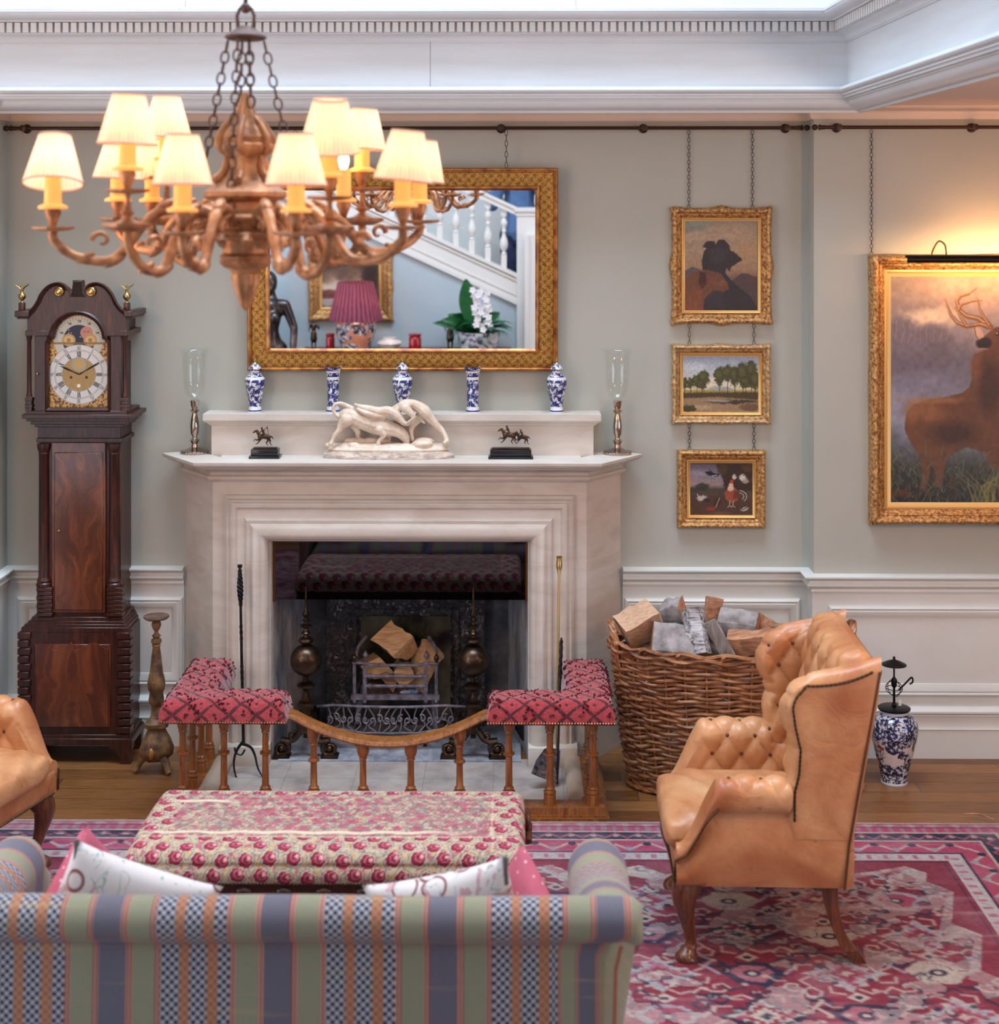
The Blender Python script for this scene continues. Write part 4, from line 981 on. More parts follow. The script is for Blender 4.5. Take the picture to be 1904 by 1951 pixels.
# ============================================================ CHANDELIER
d0 = 3.9; yC = CAM.y+d0
c0 = W(468, 420, yC)
ch = thing('chandelier', 'carved giltwood chandelier with small pleated lampshades hanging on chains', 'chandelier', (c0.x, yC, 2.2))
S0 = F/d0
def cz(py): return 2.5+(420-py)/S0
def lat(name, prof, seg=40, wob=None, mat='chand', parent=ch):
    bm = bmesh.new(); lathe(bm, [(w/2/S0, cz(py)) for py, w in prof], seg, (c0.x, yC, 0), wob=wob); return obj(name, bm, M[mat], parent)
flu = lambda n, a_: (lambda a, z: 1+a_*math.cos(a*n))
lat('pendant_finial', [(592, 4), (584, 18), (572, 26), (560, 34), (545, 44), (530, 50), (522, 48)], wob=flu(6, .1))
lat('lower_bulb', [(524, 46), (515, 56), (508, 84), (500, 98), (494, 92), (488, 98), (482, 84), (470, 84), (455, 78)], wob=flu(12, .03))
lat('leaf_pan', [(458, 70), (452, 120), (450, 170), (446, 182), (440, 170), (436, 146), (422, 144), (420, 150)], wob=flu(14, .05))
lat('gadrooned_drum', [(422, 150), (420, 168), (414, 174), (408, 164), (405, 124), (400, 118), (386, 116), (382, 124), (380, 146), (374, 158), (366, 156), (358, 136), (350, 110), (344, 96)], wob=flu(24, .012))
lat('carved_baluster', [(346, 96), (330, 70), (316, 62), (300, 70), (288, 96), (276, 100), (270, 84), (262, 92), (250, 80), (238, 60), (228, 50), (214, 36), (196, 24), (182, 16), (176, 8)], wob=flu(8, .09))
# leaf drops round the pan
for k in range(12):
    a = 2*PI*k/12+.2; bm = bmesh.new(); x, y = c0.x+.118*math.cos(a), yC+.118*math.sin(a)
    tube(bm, [(x, y, cz(448)), (x+.012*math.cos(a), y+.012*math.sin(a), cz(456)), (x, y, cz(466)), (x-.006*math.cos(a), y-.006*math.sin(a), cz(472))], [.012, .016, .011, .003], 8, flat=.6); obj('leaf_drop', bm, M['chand'], ch)
for k in range(6):
    a = 2*PI*k/6+.5; bm = bmesh.new(); pts = [(.028, 225), (.055, 245), (.072, 268), (.062, 285), (.045, 292), (.05, 310), (.06, 330), (.085, 345)]
    tube(bm, [(c0.x+r*math.cos(a), yC+r*math.sin(a), cz(p)) for r, p in spline(pts, 4)], .0085, 8, flat=1.3); obj('acanthus_scroll', bm, M['chand'], ch)
# canopy, hook, chains
lat('crown_plate', [(76, 62), (72, 80), (68, 78), (60, 54), (54, 36), (50, 30)], mat='chand_d')
bm = bmesh.new(); zt = cz(52)
for s in (-1, 1): tube(bm, [(c0.x+s*.02, yC, zt), (c0.x+s*.022, yC, zt+.03), (c0.x+s*.014, yC, zt+.05), (c0.x, yC, zt+.056)], .0045, 8)
bmesh.ops.create_uvsphere(bm, u_segments=14, v_segments=10, radius=.014, matrix=Matrix.Translation((c0.x, yC, zt+.05))); tube(bm, [(c0.x, yC, zt+.06), (c0.x, yC, 8.4)], .006, 8); obj('hook_and_rod', bm, M['chand_d'], ch)
for a, r2, pe in ((.1, .112, 295), (PI-.1, .104, 300), (-PI/2-.25, .10, 445), (PI/2, .1, 300), (-.9, .03, 205), (2.2, .03, 205)):
    r1 = .047 if r2 > .05 else .02
    chain('suspension_chain', '', c0.x+r1*math.cos(a), yC+r1*math.sin(a), cz(78), cz(pe), M['chand_d'], L=.034, w=.010, r=.0026, parent=ch, x1=c0.x+r2*math.cos(a), y1=yC+r2*math.sin(a))
# branches
def branch(px, pyb, d, lower=True, shade=True, tilt=0, root=None, small=1.0, side=0, tx=0):
    """px, pyb: the shade's bottom centre; d: distance from camera"""
    y = CAM.y+d; B = W(px, pyb, y); s = F/d
    k = .147*small; R1, R0, Hh = k*.5, k*.27, k*.84
    if shade:
        T = Matrix.Translation(B) @ Euler((tx, tilt, 0)).to_matrix().to_4x4()
        bm = bmesh.new(); n = 96; P = []
        for j in range(9):
            t = j/8; r = R1+(R0-R1)*t; 
            P.append([(r*(1+.012*math.cos(48*a))*math.cos(a), r*(1+.012*math.cos(48*a))*math.sin(a), Hh*t) for a in np.linspace(0, 2*PI, n+1)[:-1]])
        grid(bm, P, closed_v=True)
        o = obj('lamp_shade', bm, M['shade'], ch); o.matrix_parent_inverse = world_of(ch).inverted() @ T
        for r, z in ((R1, 0), (R0, Hh)):
            bm = bmesh.new(); tube(bm, [(r*math.cos(a), r*math.sin(a), z) for a in np.linspace(0, 2*PI, 33)[:-1]], .0022, 6, closed=True); q = obj('piping', bm, M['shade_trim'], o); q.matrix_parent_inverse = Matrix()
            q.parent = o
    ct = B.z+(.012 if shade else .0); cb = ct-.075
    bm = bmesh.new(); lathe(bm, [(0, cb), (.036, cb), (.036, cb+.007), (.021, cb+.013), (.0195, ct+.012), (0, ct+.014)], 16, (B.x, y, 0), sx=1); obj('candle_tube', bm, M['candle'], ch)
    bm = bmesh.new(); lathe(bm, [(0, ct+.012), (.010, ct+.016), (.015, ct+.036), (.012, ct+.056), (.003, ct+.078), (0, ct+.08)], 12, (B.x, y, 0)); bl = obj('bulb', bm, M['bulb'], ch)
    l = bpy.data.lights.new('chandelier_bulb', 'POINT'); l.energy = .42; l.color = (1.0, .58, .26); l.shadow_soft_size = .03
    lo = bpy.data.objects.new('chandelier_bulb', l); COL.objects.link(lo); lo.location = (B.x, y, ct+.04); attach(lo, ch)
    bm = bmesh.new(); lathe(bm, [(0, cb-.045), (.007, cb-.045), (.012, cb-.03), (.02, cb-.01), (.018, cb)], 14, (B.x, y, 0))
    lathe(bm, [(0, cb-.056), (.03, cb-.054), (.05, cb-.05), (.052, cb-.044), (.03, cb-.046), (0, cb-.046)], 20, (B.x, y, 0), wob=flu(8, .06)); obj('drip_pan', bm, M['chand'], ch)
    return Vector((B.x, y, cb-.055))
def arm(A, Bp, sag=.07):
    d = Bp-A; h = Vector((d.x, d.y, 0)); L = h.length; u = h.normalized()
    def at(t, z): p = A+h*t; return (p.x, p.y, z)
    z0, z1 = A.z, Bp.z
    pts = [at(0, z0), at(.12, z0+.028), at(.3, max(z0, z1)+.035), at(.45, (z0+z1)/2), at(.62, min(z0, z1)-sag), at(.84, z1-sag*.95), at(.985, z1-sag*.4), at(1, z1)]
    q = spline(pts, 6); n = len(q)
    bm = bmesh.new(); tube(bm, q, [(.016-.005*i/n)*(1+.10*math.sin(i*1.35)*(i % 14 < 7)) for i in range(n)], 10)
    for (t0, zz, r, sg) in ((.70, z1-sag*.35, .024, 1), (.22, z0-.012, .02, -1)):      # the scrolls curled inside each bend
        c = A+h*t0; sp = []
        for a in np.linspace(0, 5.2, 16): rr = r*(1-a/5.2*.75); sp.append((c.x+u.x*rr*math.cos(a)*sg, c.y+u.y*rr*math.cos(a)*sg, zz+rr*math.sin(a)))
        tube(bm, sp, [.008-.0003*i for i in range(16)], 7)
    for t0, zz, r in ((.3, max(z0, z1)+.045, .02), (.62, min(z0, z1)-sag-.004, .022), (.8, z1-sag*.95, .018), (.15, z0+.02, .018)):
        c = A+h*t0; bmesh.ops.create_icosphere(bm, subdivisions=2, radius=1, matrix=Matrix.Translation((c.x, c.y, zz)) @ Matrix.Rotation(math.atan2(h.y, h.x), 4, 'Z') @ Matrix.Rotation(.5, 4, 'Y') @ Matrix.Diagonal((r*1.5, r*.75, r*.6, 1)))
    obj('scroll_arm', bm, M['chand'], ch)
body = lambda p, zp: Vector((c0.x+.085*(Vector((p.x-c0.x, p.y-yC, 0)).normalized().x), yC+.085*(Vector((p.x-c0.x, p.y-yC, 0)).normalized().y), cz(zp)))
BR = [(101, 350, 3.78, 1, -.03, 1.0), (348, 352, 3.50, 1, .0, .93), (225, 340, 4.15, 1, .06, .92), (290, 342, 4.25, 1, 0, .9), (564, 353, 3.5, 1, 0, .96), (768, 344, 3.62, 1, .1, .96), (800, 345, 4.2, 1, .1, .92)]
for px, py, d, sh_, tl, sm in BR:
    p = branch(px, py, d, True, True, tl, small=sm, tx=-.24 if px == 101 else 0); arm(body(p, 425), p)
for px, py, d, sh_, tl, sm, pan in ((243, 275, 3.62, 1, .03, .96, 440), (318, 262, 4.2, 1, .0, .92, 430), (628, 288, 3.62, 1, .04, 1.0, 445), (690, 284, 4.2, 1, .06, .9, 430), (655, 332, 4.15, 0, 0, .9, 430)):
    p = branch(px, py, d, False, bool(sh_), tl, small=sm, tx=.2 if px == 628 else 0); zp = cz(pan)
    bm = bmesh.new(); H_ = p.z-zp
    if H_ > .03:
        lathe(bm, [(.0, 0), (.03, .0), (.056, .012), (.058, .02), (.03, .022), (.014, .03), (.008, H_*.4), (.018, H_*.5), (.009, H_*.6), (.006, H_*.9), (.01, H_+.008)], 18, (p.x, p.y, zp), wob=flu(7, .05)); obj('candle_stem', bm, M['chand'], ch)
    arm(body(p, 432), Vector((p.x, p.y, zp if H_ > .03 else p.z)), .09)
# ============================================================ MIRROR
ym = -.03
TH = math.radians(1.65)
mr = thing('wall_mirror', 'large rectangular gilt-framed mirror hanging above the fireplace', 'mirror', (WX(768, ym), ym, WZ(706, ym)))
def R4(px0, px1, py0, py1, y): a = W(px0, py1, y); b = W(px1, py0, y); return a.x, b.x, a.z, b.z
x0, x1, z0, z1 = R4(473, 1063, 320, 706, ym)
bm = bmesh.new(); rect_frame(bm, x0, x1, z0, z1, ym, [(0, -.01), (0, .02), (.004, .026), (.012, .028), (.016, .024), (.020, .024), (.022, .020)]); rect_frame(bm, x0, x1, z0, z1, ym, [(.086, .018), (.088, .024), (.096, .026), (.098, .022), (.1, .016), (.106, .01), (.108, .0)])
obj('frame_edges', bm, plain('burnished_gilt', srgb(196, 132, 62), .3, .6, c2=srgb(124, 60, 30), sc=18), mr)
bm = bmesh.new(); rect_frame(bm, x0, x1, z0, z1, ym, [(.02, .016), (.03, .02), (.05, .021), (.075, .017), (.09, .014)]); obj('ornamented_frieze', bm, M['giltm'], mr)
gx0, gx1, gz0, gz1 = R4(513, 1024, 360, 666, ym)
bm = bmesh.new(); box(bm, gx0-.008, gx1+.008, ym-.006, ym, gz0-.008, gz1+.008); glass = obj('mirror_glass', bm, M['mirror'], mr)
for px in (565, 965):
    xx = WX(px, ym-.02); chain('hanging_chain', '', xx, ym-.02, z1+.0, ZR-.01, M['rod'], L=.03, w=.007, r=.0016, parent=mr)
mr.rotation_euler = (TH, 0, 0)
piv = Vector(mr.location); nrm = Vector((0, -math.cos(TH), -math.sin(TH))); mp = piv+Vector((0, -.006, 0))
def MR(px, py, y):
    """point seen in the mirror at (px, py), lying in the plane y"""
    d = FW + RT*((px-CX)/F) + Vector((0, 0, 1))*((HY-py)/F)
    h = CAM+d*((mp-CAM).dot(nrm)/d.dot(nrm)); r = d-nrm*2*d.dot(nrm); return h+r*((y-h.y)/r.y)
# ============================================================ PAINTINGS
def ornate(t, x0, x1, z0, z1, yw, w, dp, mat, cb=.0, mb=.0, seed=0, sub=44, amp=.004):
    """carved moulding: cb/mb how far corners/middles swell outwards"""
    prof = [(0, -.02), (0, dp*.35), (w*.06, dp*.7), (w*.16, dp*.95), (w*.28, dp*1.05), (w*.4, dp*.98), (w*.5, dp*.8), (w*.6, dp*.62), (w*.66, dp*.66), (w*.72, dp*.6), (w*.8, dp*.42), (w*.9, dp*.3), (w, dp*.22)]
    L = (x1-x0, z1-z0)
    def fn(i, t_, j, u, X, Z):
        e = min(t_, 1-t_); b = cb*max(0, 1-e/.14)**.8*(.7+.3*math.cos(e*60)) + mb*max(0, 1-abs(t_-.5)/.12)**.8
        k = max(0, 1-j/5); dx = dz = 0
        if i == 0: dz = -b*k
        elif i == 1: dx = b*k
        elif i == 2: dz = b*k
        else: dx = -b*k
        ln = L[i % 2]; q = t_*ln
        h = 0
        if 1 < j < 7: h = amp*(math.sin(q*190+j*1.7+seed)*math.cos(q*83+j*2.9+seed*2)+.5*math.sin(q*330+j))
        if j in (8,): h += .0018*math.sin(q*420)
        return dx, h+b*.15*k, dz
    bm = bmesh.new(); rect_frame(bm, x0, x1, z0, z1, yw, prof, sub=sub, fn=fn); obj('carved_frame', bm, mat, t, 60)
def canvas(t, x0, x1, z0, z1, y, U0, U1, V0, V1, nu, nv, paint, name='canvas'):
    X_, Y_ = np.meshgrid(np.linspace(U0, U1, nu), np.linspace(V0, V1, nv)); cv = Cv(X_, Y_); paint(cv)
    Vt = np.stack([x0+(X_-U0)/(U1-U0)*(x1-x0), np.full(X_.shape, y), z1-(Y_-V0)/(V1-V0)*(z1-z0)], -1)
    me = grid_mesh(name, Vt); set_col(me, cv.a); return mobj(name, me, M['canvas'], t)
def picture(label, o, c, yw, w, dp, mat, zo, paint, nu, nv, cb, mb, chains, zchain, seed, slip=.012, amp=.003):
    yy = yw-dp; x0, x1, z0, z1 = R4(*o, yy+.01); a0, a1, b0, b1 = R4(*c, yw-.012)
    t = thing('framed_painting', label, 'painting', ((x0+x1)/2, yw-.002, z0))
    ww = (a0-x0)-slip
    ornate(t, x0, x1, z0, z1, yw-.002, ww, dp, mat, cb, mb, seed, amp=amp)
    bm = bmesh.new(); rect_frame(bm, x0+ww-.002, x1-ww+.002, z0+ww-.002, z1-ww+.002, yw, [(0, .01), (.0, .018), (slip*.3, .02), (slip*.6, .015), (slip+.004, .012), (slip+.004, .006)]); obj('gilt_slip', bm, M['gilts'], t)
    canvas(t, a0-.003, a1+.003, b0-.003, b1+.003, yw-.0125, *zo, nu, nv, paint)
    bm = bmesh.new(); box(bm, x0+.01, x1-.01, yw-.010, yw-.001, z0+.01, z1-.01); obj('backing_board', bm, M['mahog'], t)
    for px in chains: xx = WX(px, yw-.012); chain('hanging_chain', '', xx, yw-.012, z1-.004, zchain, M['rod'], L=.022, w=.0065, r=.0014, parent=t)
    return t
def p_dog(c):
    c.grad([(470, (128, 120, 104)), (600, (158, 134, 110)), (680, (150, 118, 92)), (740, (92, 72, 62)), (860, (60, 46, 44))])
    c.ell(200, 490, 70, 28, (122, 134, 122), .7, .8, 14, .04); c.ell(350, 520, 110, 40, (176, 146, 118), .6, .8, 14, .03, 2); c.ell(430, 600, 60, 40, (168, 128, 92), .6, .8); c.ell(200, 540, 50, 20, (186, 156, 128), .6, .8, 10, .04, 5)
    c.poly([(155, 690), (190, 672), (225, 682), (225, 780), (155, 800)], (84, 74, 80), 2); c.poly([(345, 740), (400, 700), (430, 702), (470, 718), (470, 860), (345, 860)], (70, 56, 56), 2, rag=3)
    c.poly([(235, 583), (248, 563), (262, 560), (285, 562), (288, 575), (303, 555), (325, 553), (350, 578), (352, 598), (375, 612), (400, 636), (398, 648), (380, 656), (358, 672), (350, 692), (335, 678), (332, 700), (350, 722), (390, 760), (440, 800), (468, 850), (468, 862), (240, 862), (235, 800), (245, 760), (236, 700), (230, 650), (240, 605), (252, 590), (238, 588)], (36, 34, 40), 1.5, rag=3.5, rs=.25)
    c.poly([(262, 600), (300, 590), (340, 600), (330, 640), (300, 660), (270, 650)], (52, 52, 62), 8, .6, 6); c.ell(336, 607, 3, 2, (90, 60, 30)); c.poly([(260, 720), (300, 730), (330, 850), (250, 860)], (54, 48, 56), 8, .5)
    c.poly([(155, 735), (190, 694), (250, 683), (310, 698), (340, 740), (348, 768), (320, 782), (285, 772), (262, 790), (242, 815), (236, 862), (155, 862)], (104, 62, 44), 2, rag=4)
    c.poly([(222, 692), (250, 698), (250, 745), (232, 768), (216, 742)], (58, 30, 28), 2, rag=2); c.poly([(170, 780), (230, 770), (230, 862), (165, 862)], (134, 74, 44), 8, .5, 6); c.ell(318, 742, 18, 12, (132, 78, 56), .6, .6)
    
    for k in range(120):
        x = 240+60*hsh(k, 3)+.35*max(0, 280*hsh(k, 4)-100); y = 575+280*hsh(k, 4); c.line([(x, y), (x+5, y+12+8*hsh(k, 5))], 1.6, (62, 60, 70) if k % 2 else (26, 24, 30), .4, 1)
    for k in range(80): x = 165+165*hsh(k, 6); y = 700+150*hsh(k, 7); c.line([(x, y), (x-6, y+14)], 1.8, (140, 88, 60) if k % 2 else (76, 42, 32), .35 if x+y < 1080 else .0, 1)
    c.line([(396, 640), (372, 646), (352, 650)], 1.5, (16, 14, 18), .7, .6); c.ell(396, 638, 4, 3.4, (14, 12, 14)); c.ell(336, 607, 4, 3, (20, 14, 12)); c.ell(337, 606, 1.6, 1.3, (170, 120, 70)); c.rough(.14, .12, 4)
def p_land(c):
    c.grad([(1063, (150, 166, 184)), (1130, (176, 184, 190)), (1195, (214, 200, 172)), (1215, (196, 186, 150))])
    c.ell(200, 1110, 60, 18, (200, 204, 208), .6, .8, 14, .05); c.ell(300, 1175, 90, 20, (222, 206, 180), .6, .8, 10, .05)
    c.poly([(240, 1214), (290, 1196), (340, 1200), (380, 1214)], (140, 150, 160), 2, .8)
    c.poly([(142, 1214), (476, 1214), (476, 1240), (142, 1240)], (160, 142, 72), 2, rag=2); c.poly([(142, 1226), (476, 1222), (476, 1262), (142, 1258)], (70, 58, 34), 3, rag=5); c.poly([(142, 1250), (300, 1244), (476, 1258), (476, 1312), (142, 1312)], (150, 122, 92), 3, rag=5)
    c.ell(360, 1266, 110, 9, (52, 42, 36), .9, .5, 8, .08); c.ell(300, 1262, 60, 5, (176, 172, 166), .7, .6, 5, .08); c.ell(210, 1290, 60, 10, (186, 164, 132), .6, .6, 6, .07); c.ell(440, 1290, 50, 16, (96, 70, 50), .8, .5, 8, .07); c.ell(170, 1296, 34, 16, (54, 56, 28), .9, .4, 10, .1)
    for x, y, w, h in ((152, 1180, 14, 26), (178, 1180, 16, 24), (205, 1172, 18, 28), (236, 1158, 26, 32), (228, 1190, 20, 20), (305, 1150, 24, 40), (340, 1138, 22, 38), (372, 1150, 22, 44), (408, 1140, 28, 50), (445, 1125, 24, 42), (462, 1170, 26, 40), (420, 1180, 30, 26)):
        c.line([(x, y+h*.4), (x+1, 1228)], 3, (54, 40, 28), .9); c.ell(x, y, w, h, (58, 60, 30), .92, .25, 11, .13, x); c.ell(x-5, y-8, w*.5, h*.4, (104, 96, 48), .55, .6, 8, .2, x+3)
    c.rough(.2, .3, 7)
def p_bird(c):
    c.grad([(1535, (92, 84, 100)), (1600, (132, 118, 126)), (1630, (150, 124, 118)), (1650, (70, 60, 52)), (1770, (96, 68, 50))])
    c.ell(210, 1575, 40, 14, (158, 150, 158), .5, .8, 10, .06); c.poly([(290, 1535), (456, 1535), (456, 1660), (330, 1650), (318, 1600)], (52, 36, 26), 5, rag=10, rs=.1); c.ell(320, 1560, 22, 26, (74, 56, 36), .8, .5, 8, .1); c.ell(430, 1555, 26, 16, (96, 66, 40), .6, .6, 6)
    c.ell(230, 1640, 30, 18, (48, 48, 40), .9, .4, 8, .15); c.ell(190, 1655, 20, 12, (56, 54, 46), .9, .4, 6, .15); c.poly([(172, 1672), (456, 1690), (456, 1770), (172, 1770)], (74, 50, 38), 6, .8)
    c.poly([(240, 1572), (262, 1568), (290, 1580), (308, 1578), (300, 1592), (275, 1592), (252, 1584)], (24, 24, 34), 1.5); c.line([(262, 1560), (276, 1580)], 4, (40, 40, 54)); c.line([(272, 1590), (296, 1586)], 2.5, (214, 210, 206))
    c.ell(372, 1594, 9, 12, (206, 196, 186), .95, .4, 4); c.ell(376, 1588, 3, 3, (180, 60, 44)); c.ell(408, 1596, 15, 15, (214, 204, 190), .95, .4, 5); c.ell(420, 1612, 16, 12, (180, 164, 146), .8, .5, 4); c.ell(412, 1588, 3, 2, (60, 40, 34))
    c.poly([(355, 1614), (364, 1612), (370, 1640), (392, 1660), (388, 1700), (360, 1712), (334, 1696), (328, 1668), (342, 1645)], (146, 72, 50), 2, rag=3); c.poly([(350, 1620), (366, 1620), (370, 1650), (352, 1660), (340, 1650)], (222, 196, 170), 2, .85, 2)
    c.poly([(352, 1612), (358, 1606), (368, 1610), (366, 1622), (356, 1624)], (196, 50, 38), 1); c.poly([(372, 1655), (396, 1662), (384, 1690), (366, 1690)], (94, 40, 34), 3, .8)
    for k, r in enumerate((34, 28, 21)): c.line([(394+r*math.sin(a)*.95, 1668-r*math.cos(a)*.8+14) for a in np.linspace(.1, 2.4, 9)], 3.5, (206, 188, 168) if k != 1 else (60, 46, 44), .85)
    for x in (352, 368): c.line([(x, 1700), (x-2, 1724), (x-10, 1730)], 2.2, (212, 196, 176)); c.line([(x-2, 1724), (x+8, 1730)], 2, (212, 196, 176))
    c.ell(228, 1690, 24, 11, (196, 186, 176), .9, .5, 6, .12); c.ell(250, 1698, 16, 9, (40, 34, 36), .9, .5, 4); c.line([(208, 1672), (214, 1690)], 4, (190, 180, 170)); c.ell(296, 1706, 18, 18, (70, 36, 30), .9, .5, 6); c.ell(268, 1738, 20, 9, (150, 54, 38), .9, .5, 5); c.line([(290, 1730), (306, 1690)], 3, (190, 180, 170), .8)
    c.ell(418, 1738, 18, 8, (196, 190, 184), .9, .5, 4, rot=-.4); c.line([(408, 1742), (438, 1726)], 4, (30, 30, 34)); c.ell(310, 1756, 50, 6, (112, 84, 62), .6, .7); c.rough(.18, .2, 9)
def p_stag(c):
    c.grad([(708, (136, 116, 104)), (800, (150, 128, 120)), (900, (150, 134, 136)), (1100, (104, 100, 116)), (1350, (128, 130, 146)), (1480, (96, 100, 108)), (1560, (52, 54, 50)), (1722, (34, 32, 28))])
    f = fbm(c.X*.006, c.Y*.006, 5, 2); c.a *= (.72+.56*f)[..., None]
    c.ell(1230, 900, 120, 36, (232, 204, 176), .75, .9, 26, .03); c.ell(1480, 780, 260, 60, (186, 158, 136), .35, .9, 20, .02)
    c.poly([(1063, 905), (1100, 888), (1150, 905), (1190, 930), (1240, 925), (1300, 940), (1340, 1000), (1330, 1120), (1063, 1150)], (102, 92, 104), 14, .7, rag=12, rs=.05)
    for k in range(9): x = 1090+k*28; c.line([(x, 915+6*(k % 3)), (x+10*math.sin(k), 960), (x-6, 1000+20*hsh(k))], 3, (176, 166, 172), .35, 3)
    for k in range(220):
        x = 1063+1000*hsh(k, 3); y = 1500+210*hsh(k, 4); l = 26+44*hsh(k, 5); a = -1.9+1.5*hsh(k, 6); g = hsh(k, 7)
        c.line([(x, y), (x+l*math.cos(a)*.6, y+l*math.sin(a)*.7)], 3.2, (60+60*g, 72+50*g, 70+30*g), .55, 1.5)
    body = [(1128, 1345), (1140, 1308), (1170, 1280), (1230, 1258), (1310, 1248), (1375, 1232), (1412, 1205), (1424, 1160), (1420, 1100), (1432, 1065), (1475, 1046), (1450, 1036), (1440, 1015), (1448, 1000), (1480, 980), (1520, 948), (1560, 934), (1620, 950), (1650, 1010), (1670, 1110), (1700, 1250), (1705, 1400), (1680, 1560), (1650, 1600), (1620, 1580), (1600, 1500), (1550, 1560), (1500, 1560), (1480, 1490), (1400, 1468), (1345, 1492), (1312, 1520), (1300, 1570), (1290, 1640), (1262, 1640), (1262, 1570), (1240, 1540), (1236, 1590), (1222, 1650), (1196, 1650), (1200, 1570), (1190, 1500), (1150, 1440), (1126, 1390)]
    c.poly(body, (104, 66, 44), 3, rag=4, rs=.1)
    c.ell(1230, 1310, 100, 46, (146, 94, 58), .7, .9, 10, .05); c.ell(1370, 1290, 90, 40, (96, 58, 36), .6, .8, 10); c.ell(1340, 1405, 100, 50, (52, 34, 28), .7, .9, 14, .06); c.ell(1500, 1200, 50, 120, (56, 34, 26), .7, .7, 10); c.ell(1180, 1400, 36, 70, (104, 66, 40), .5, .8, 8); c.ell(1250, 1262, 130, 16, (168, 116, 76), .55, .9, 8, .05); c.ell(1160, 1320, 26, 50, (150, 98, 62), .5, .9, 8, .05); c.ell(1440, 1120, 24, 70, (128, 82, 54), .5, .9, 8, .05)
    for k in range(300):
        x = 1063+560*hsh(k, 33); y = 1500+220*hsh(k, 34); l = 30+60*hsh(k, 35); a = -2.6+2.0*hsh(k, 36); g = hsh(k, 37)
        c.line([(x, y), (x+l*math.cos(a)*.4, y+l*math.sin(a)*.6), (x+l*math.cos(a), y+l*math.sin(a)*.8)], [4, 3, 1], (50+70*g, 62+66*g, 58+46*g) if k % 3 else (96, 74, 50), .7, 1.2)
    c.ell(1475, 1012, 34, 26, (38, 28, 28), .95, .4, 3); c.ell(1458, 1018, 6, 5, (16, 12, 12)); c.ell(1476, 1018, 5, 5, (16, 12, 12)); c.ell(1470, 1038, 24, 5, (180, 156, 140), .6, .5); c.ell(1535, 972, 8, 8, (20, 12, 10)); c.ell(1533, 970, 2.5, 2.5, (230, 220, 210))
    c.poly([(1424, 935), (1440, 932), (1470, 965), (1476, 985), (1450, 1000), (1434, 975)], (196, 160, 136), 3, .9); c.line([(1432, 940), (1440, 980), (1455, 1000)], 4, (70, 44, 34), .8, 2)
    A = (122, 84, 60)
    for pts, w in (([(1500, 940), (1450, 905), (1400, 895), (1370, 870), (1355, 830), (1372, 808), (1410, 798), (1444, 772)], [26, 24, 21, 19, 17, 15, 11, 4]), ([(1400, 940), (1360, 925), (1330, 890), (1304, 822)], [17, 17, 14, 4]), ([(1505, 945), (1460, 930), (1400, 940), (1350, 860)], [24, 20, 17, 9]), ([(1500, 935), (1475, 900), (1455, 860), (1448, 818)], [19, 15, 11, 4]), ([(1365, 868), (1375, 845), (1420, 832), (1466, 826)], [15, 13, 9, 3])):
        c.line(pts, w, A, 1, 2); c.line([(a-2, b-3) for a, b in pts], [q*.35 for q in w], (206, 166, 128), .7, 2)
    for k in range(40):
        x = 1480+300*hsh(k, 11)-120*hsh(k, 12); c.line([(x, 1722), (x-40+80*hsh(k, 13), 1640), (x-110+220*hsh(k, 14), 1540+60*hsh(k, 15))], [12, 8, 2], (98+40*hsh(k, 16), 96+36*hsh(k, 16), 70), .7, 3)
    c.ell(1100, 1670, 60, 16, (92, 52, 32), .7, .7, 12, .08); c.rough(.12, .05, 3)
picture('gilt-framed painting of a dark long-nosed hound in profile, topmost of three', (1281, 1471, 396, 617), (1305, 1442, 421, 590), 0, .05, .04, M['giltc'], (155, 468, 470, 860), p_dog, 150, 186, .014, .016, (1313, 1434), ZR-.01, 1)
picture('gilt-framed wooded river landscape painting between the hound and farmyard pictures', (1281, 1469, 657, 808), (1302, 1444, 680, 784), 0, .05, .04, M['giltp'], (142, 476, 1063, 1312), p_land, 180, 136, .008, .006, (1314, 1437), WZ(616, 0), 2)
picture('gilt-framed farmyard painting with a rooster, lowest of three', (1291, 1460, 858, 1007), (1315, 1434, 885, 981), 0, .05, .036, M['giltc'], (172, 455, 1535, 1768), p_bird, 160, 132, .0, .0, (1314, 1437), WZ(807, 0), 5)
SX1 = 1698+(2063-1063)/2.322
pst = picture('very large gilt-framed painting of an antlered stag in mist, lit by a lamp', (1660, SX1+38, 486, 1001), (1698, SX1, 522, 962), YS, .085, .06, M['giltc'], (1063, 2063, 708, 1722), p_stag, 330, 336, .006, .004, (1661, 2120), ZR2-.01, 3, .03, .004)
# picture light
pl = thing('picture_light', 'black bar picture light clipped above the stag painting', 'picture light', W(1900, 495, YS-.1))
yl = YS-.2; bm = bmesh.new(); a = W(1727, 495, yl); b = W(2075, 495, yl)
P = []
for k in range(13): an = PI*.12+PI*1.12*k/12; P.append((.02*math.cos(an), .02*math.sin(an)))
grid(bm, [[(a.x, yl+py_, a.z+pz_+.001) for py_, pz_ in P], [(b.x, yl+py_, b.z+pz_+.001) for py_, pz_ in P]])
obj('lamp_bar', bm, M['black_metal'], pl)
for px in (1803, 2000):
    bm = bmesh.new(); q = W(px, 492, yl); tube(bm, spline([(q.x+.002, yl, q.z+.015), (q.x+.0, yl+.02, q.z+.06), (q.x-.015, yl+.07, q.z+.075), (q.x-.025, yl+.13, q.z+.03), (q.x-.025, YS-.05, q.z-.01)], 6), .004, 8); obj('brass_arm', bm, M['brass'], pl)
